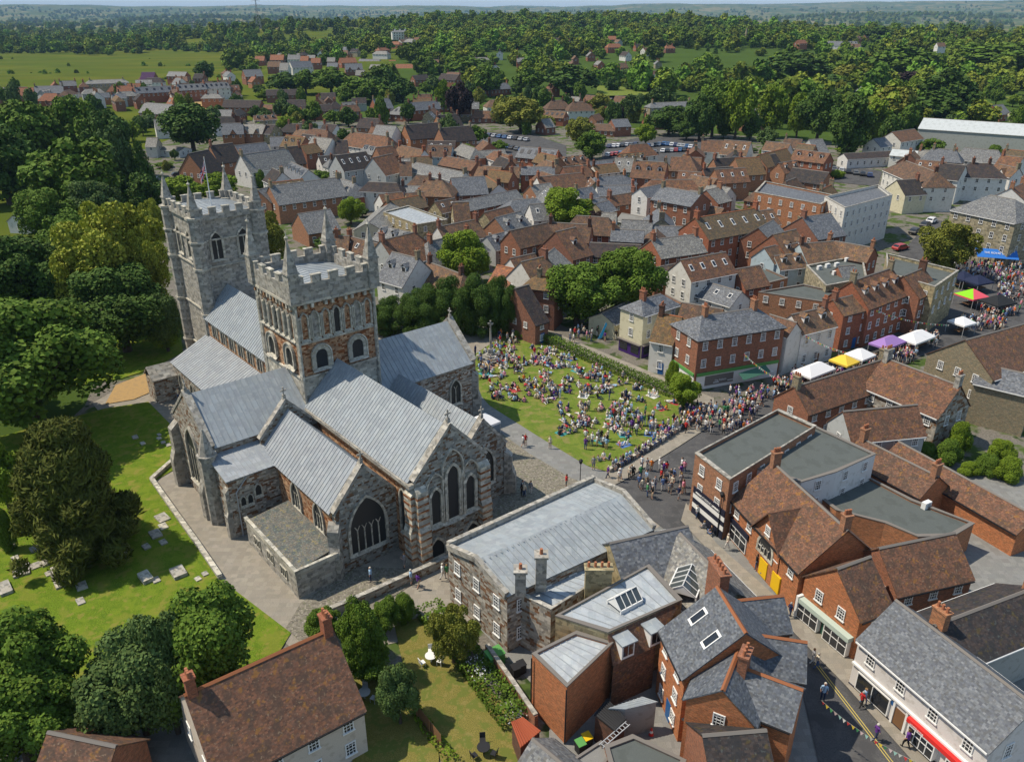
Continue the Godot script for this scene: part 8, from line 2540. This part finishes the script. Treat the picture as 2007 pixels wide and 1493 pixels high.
const FLATS := [
	[7, 0.4, "f", "o", "red brick shop with navy and white striped shop front", [19.58, -74, 31.62, -84.38, 34.62, -80.14, 21.96, -68.66], true],
	[6.4, 0.1, "f", "k", "white rear extension with wide dark felt roof and door", [32.29, -86.17, 39.6, -75.34, 33.95, -71.62, 29.61, -69.62, 25.61, -72.34], true],
	[3.2, 0.2, "f", "o", "low dark felt roofed block in the shop yard", [32.05, -73.24, 39.52, -75.64, 42.39, -71.15, 46.56, -66.8, 43.46, -64.73, 39.87, -64.56, 37.61, -66.88, 33.56, -69.15], false],
	[5.6, 0.15, "l", "O", "tall brick annexe with lead roof beside the back yard", [1.53, -46.38, 5.09, -48.81, 7.84, -47.52, 3.97, -43.04], false],
	[6.4, 0.12, "l", "y", "buff block with long lead roof and glass lantern", [3.47, -49.69, 11.9, -56.15, 13.9, -51.57, 7.44, -47.79], false],
	[5.2, 0.5, "l", "q", "small lead flat roof with skylight behind the stone building", [0.28, -53.58, 5.32, -58.08, 8.77, -56.28, 3.19, -51.36], false],
	[4.6, 0.2, "f", "o", "grey felt roofed block behind the corner shop", [44.14, -136.1, 53.66, -140.54, 59.5, -134.96, 54.12, -130.55], true],
	[4.2, 0.2, "f", "o", "small felt roofed block by the pale blue house", [49.23, -154, 52.48, -145.56, 47.12, -142.09, 42.71, -147.18], true],
	[5.5, 0.4, "f", "y", "felt roof covered with air conditioning units", [56.87, -148.94, 70.46, -156.09, 65.28, -140.77, 56.15, -136.24], false],
	[8, 0.6, "f", "y", "buff stone bank with balustrade beside the square", [71.37, -147.95, 79.42, -136.66, 70.75, -127.35, 66.08, -135.13], true],
	[7, 0.3, "l", "y", "buff stone hall with pale flat roof behind the church", [-30.59, -188.55, -25.44, -195.19, -14.75, -180.8, -21.11, -175.94], true],
	[10, 0.6, "s", "w", "three storey grey Georgian front facing the square", [74.59, -178.02, 91.2, -191.83, 93.02, -204.36, 74.32, -190.07], true],
	[9.5, 0.4, "s", "o", "three storey orange brick Georgian house with slate roof", [60.26, -198.91, 71.77, -184.93, 78.92, -194.64, 66.81, -212.82], true],
	[3.6, 0.1, "f", "w", "white two storey school block by the car park", [-100.36, -386.01, -90.19, -393.73, -85.35, -382.26, -94.77, -367.92], true],
	[2.6, 0.1, "f", "y", "small stone porch block at the end of the library", [9.07, -66.56, 11.09, -68.34, 12.04, -65.7, 10.16, -64.85], false],
	[2.6, 0.1, "f", "r", "dark felt roof below the red brick house", [6.59, -40.58, 8.72, -41.55, 12.16, -39.38, 10.41, -36.59, 6.85, -38.15], false],
	[2.4, 0.08, "g", "o", "tan translucent sheet roof over the yard", [4.17, -39.57, 6.41, -41.21, 7.3, -40.33, 5.45, -37.93], false],
]
const TREES := [
	[55, 185, 340, 110, "A", 0],
	[165, 170, 330, 90, "A", 0],
	[225, 205, 350, 80, "A", 1],
	[20, 230, 400, 120, "A", 1],
	[170, 262, 440, 150, "A", 0],
	[60, 265, 390, 50, "C", 1],
	[130, 300, 430, 90, "A", 5],
	[290, 270, 400, 50, "C", 1],
	[240, 240, 400, 70, "A", 5],
	[110, 200, 330, 70, "A", 0],
	[380, 195, 300, 105, "A", 1],
	[360, 340, 405, 70, "A", 2],
	[430, 335, 400, 80, "A", 2],
	[250, 362, 640, 200, "P", 8],
	[200, 430, 640, 120, "P", 8],
	[300, 420, 650, 90, "P", 8],
	[55, 430, 640, 170, "A", 1],
	[125, 495, 600, 80, "A", 7],
	[250, 500, 690, 190, "A", 1],
	[330, 560, 690, 70, "A", 5],
	[85, 540, 850, 300, "A", 0],
	[20, 830, 1000, 90, "A", 2],
	[165, 795, 1085, 225, "Y", 9],
	[75, 1145, 1420, 190, "A", 0],
	[60, 1275, 1500, 200, "A", 0],
	[290, 1200, 1440, 190, "A", 5],
	[420, 1130, 1400, 220, "A", 0],
	[350, 1165, 1440, 120, "A", 5],
	[715, 1165, 1330, 90, "A", 0],
	[790, 1170, 1215, 50, "S", 0],
	[720, 1255, 1330, 90, "A", 0],
	[785, 1290, 1420, 80, "A", 5],
	[890, 1180, 1300, 100, "P", 3],
	[745, 600, 655, 50, "H", 1],
	[775, 585, 652, 75, "H", 1],
	[830, 562, 655, 85, "H", 1],
	[890, 547, 655, 85, "H", 1],
	[945, 540, 655, 85, "H", 1],
	[985, 545, 655, 62, "H", 1],
	[912, 440, 560, 105, "A", 2],
	[1110, 355, 470, 110, "A", 2],
	[1155, 405, 475, 65, "A", 4],
	[1130, 500, 640, 150, "A", 0],
	[1222, 465, 620, 140, "A", 0],
	[688, 380, 440, 55, "A", 2],
	[530, 400, 540, 85, "P", 3],
	[1337, 725, 800, 70, "A", 2],
	[1318, 712, 765, 30, "S", 2],
	[1025, 640, 662, 35, "S", 2],
	[1845, 420, 545, 110, "P", 3],
	[1815, 872, 900, 49, "S", 0],
	[1870, 827, 890, 42, "S", 2],
	[1960, 862, 900, 42, "S", 2],
	[1930, 892, 930, 42, "S", 0],
	[1975, 900, 940, 50, "S", 2],
	[1895, 905, 930, 35, "S", 2],
	[1850, 862, 910, 49, "S", 0],
	[560, 140, 185, 60, "A", 1],
	[600, 135, 185, 50, "A", 0],
	[650, 130, 185, 70, "A", 0],
	[700, 150, 200, 70, "A", 0],
	[745, 130, 195, 60, "A", 1],
	[790, 150, 200, 50, "A", 1],
	[730, 155, 205, 60, "A", 0],
	[925, 110, 150, 75, "A", 0],
	[870, 150, 225, 35, "P", 2],
	[900, 158, 240, 48, "A", 4],
	[840, 110, 150, 40, "A", 0],
	[960, 125, 190, 50, "A", 0],
	[850, 145, 185, 30, "A", 5],
	[1020, 185, 260, 90, "A", 3],
	[1120, 125, 190, 95, "A", 1],
	[1035, 130, 185, 55, "A", 0],
	[1200, 150, 185, 30, "A", 1],
	[1240, 155, 182, 35, "A", 1],
	[1225, 135, 165, 60, "A", 1],
	[1175, 180, 220, 50, "P", 3],
	[1290, 165, 235, 60, "P", 5],
	[1310, 205, 265, 70, "A", 1],
	[1265, 240, 285, 40, "A", 2],
	[1235, 180, 240, 40, "P", 5],
	[1210, 203, 235, 33, "A", 4],
	[1135, 225, 290, 50, "A", 3],
	[1160, 255, 312, 60, "A", 0],
	[1395, 150, 270, 70, "A", 0],
	[1440, 150, 275, 60, "A", 2],
	[1510, 160, 270, 55, "A", 2],
	[1560, 175, 275, 45, "A", 2],
	[1370, 180, 275, 60, "A", 1],
	[1470, 215, 275, 40, "A", 1],
	[1345, 235, 275, 45, "A", 1],
	[1600, 170, 280, 75, "A", 1],
	[1660, 180, 310, 80, "A", 1],
	[1710, 190, 280, 60, "A", 2],
	[1740, 165, 250, 80, "A", 3],
	[1830, 175, 245, 90, "A", 1],
	[1850, 125, 235, 95, "A", 1],
	[1800, 135, 175, 70, "A", 4],
	[1665, 125, 175, 70, "A", 3],
	[1620, 145, 185, 70, "A", 1],
	[1760, 88, 160, 110, "A", 0],
	[1560, 100, 170, 110, "A", 1],
	[1940, 65, 95, 30, "C", 1],
	[1960, 70, 155, 130, "A", 0],
	[1930, 100, 150, 80, "A", 0],
	[1990, 80, 150, 80, "A", 0],
	[1720, 50, 82, 50, "A", 1],
	[1605, 112, 132, 25, "A", 6],
	[1870, 95, 110, 25, "S", 6],
	[1825, 270, 305, 45, "A", 0],
	[1950, 285, 305, 25, "S", 0],
	[1385, 90, 125, 15, "C", 1],
	[1400, 88, 128, 15, "C", 1],
	[1412, 95, 125, 12, "C", 1],
	[1440, 100, 125, 12, "C", 1],
	[1455, 97, 120, 12, "C", 1],
	[1470, 95, 122, 12, "C", 1],
	[1480, 110, 130, 12, "C", 1],
	[915, 282, 306, 38, "A", 2],
	[565, 225, 265, 35, "A", 2],
	[597, 213, 240, 35, "A", 0],
	[655, 215, 245, 35, "A", 0],
	[402, 118, 160, 36, "A", 1],
	[110, 350, 500, 110, "A", 0],
	[205, 335, 470, 90, "A", 5],
	[290, 335, 440, 80, "A", 1],
	[150, 405, 540, 110, "A", 0],
	[310, 380, 500, 70, "P", 8],
	[15, 520, 660, 110, "A", 0],
	[10, 650, 800, 90, "A", 1],
	[330, 610, 690, 60, "A", 2],
	[20, 1000, 1080, 30, "S", 0],
	[640, 1185, 1260, 70, "A", 0],
	[755, 1170, 1240, 60, "A", 0],
	[700, 1200, 1290, 60, "S", 0],
]
const SPECIAL := {"corner": 188, "cream": 184}

func _ready() -> void:
	sp = sin(deg_to_rad(PITCH)); cp = cos(deg_to_rad(PITCH))
	# camera
	var cam := Camera3D.new()
	cam.name = "camera"
	cam.position = Vector3(0, EYE, 0)
	cam.rotation_degrees = Vector3(-PITCH, 0, 0)
	cam.fov = rad_to_deg(2.0 * atan(746.5 / FOCAL))
	cam.near = .5
	cam.far = 40000
	add_child(cam)
	cam.current = true
	# sky and sun
	var env := Environment.new()
	env.background_mode = Environment.BG_SKY
	var sky := Sky.new()
	var sm := ProceduralSkyMaterial.new()
	sm.sky_top_color = Color(.42, .51, .62)
	sm.sky_horizon_color = Color(.67, .70, .71)
	sm.sky_curve = .12
	sm.ground_horizon_color = Color(.50, .56, .58)
	sm.ground_bottom_color = Color(.22, .25, .22)
	sky.sky_material = sm
	env.sky = sky
	env.background_energy_multiplier = 1.2
	env.tonemap_mode = Environment.TONE_MAPPER_LINEAR
	env.tonemap_exposure = 1.52
	env.fog_enabled = true
	env.fog_density = 0.000055
	env.fog_light_color = Color(.43, .54, .65)
	env.sdfgi_enabled = true
	env.ssao_enabled = true
	env.ssil_enabled = true
	var we := WorldEnvironment.new()
	we.environment = env
	add_child(we)
	var sun := DirectionalLight3D.new()
	sun.name = "sun"
	sun.light_energy = 1.1
	sun.light_color = Color(1.0, .95, .87)
	sun.light_angular_distance = .5
	sun.shadow_enabled = true
	sun.basis = Basis.looking_at(Vector3(cos(deg_to_rad(57)), -sin(deg_to_rad(57)), .06))
	add_child(sun)
	# large structure
	build_materials()
	build_land()
	build_church()
	rng.seed = 11
	for r in HOUSES: house(r)
	for r in COTTAGES: house(r, "", "cottage")
	var named := {}
	rng.seed = 12
	for r in NEAR:
		var t := house(r, r[11])
		if r[12]: named[r[12]] = [t, r]
	build_foreground()
	build_trees()
	# objects
	build_props()
	dress_named(named)
	build_yard(named)
	build_people()
	tell_apart()
func dress_named(named: Dictionary) -> void:
	for k in SPECIAL:
		for o in get_children():
			if o.has_meta("category") and o.get_meta("category") == "house" and Vector2(o.position.x, o.position.z).distance_to(Vector2(HOUSES[SPECIAL[k]][0], HOUSES[SPECIAL[k]][1])) < .01: named[k] = [o, HOUSES[SPECIAL[k]]]
	dress_shops(named)
func tell_apart() -> void:
	# look-alikes that share a label are told apart by how near they stand to the church tower
	var order := ["nearest", "second nearest", "third nearest", "fourth nearest", "fifth nearest", "sixth nearest", "seventh nearest", "eighth nearest", "ninth nearest", "tenth nearest", "eleventh nearest", "twelfth nearest"]
	var sets := {}
	for o in get_children():
		if o is Node3D and o.has_meta("label"):
			var l: String = o.get_meta("label")
			if not sets.has(l): sets[l] = []
			sets[l].append(o)
	var tower := Vector3(-23, 0, -86)
	for l in sets:
		var list: Array = sets[l]
		if list.size() < 2 or list.size() > order.size() or String(l).split(" ").size() > 13: continue
		list.sort_custom(func(a, b): return a.position.distance_to(tower) < b.position.distance_to(tower))
		for i in list.size(): list[i].set_meta("label", l + ", " + order[i] + (" church" if String(l).split(" ").size() > 12 else " the church"))
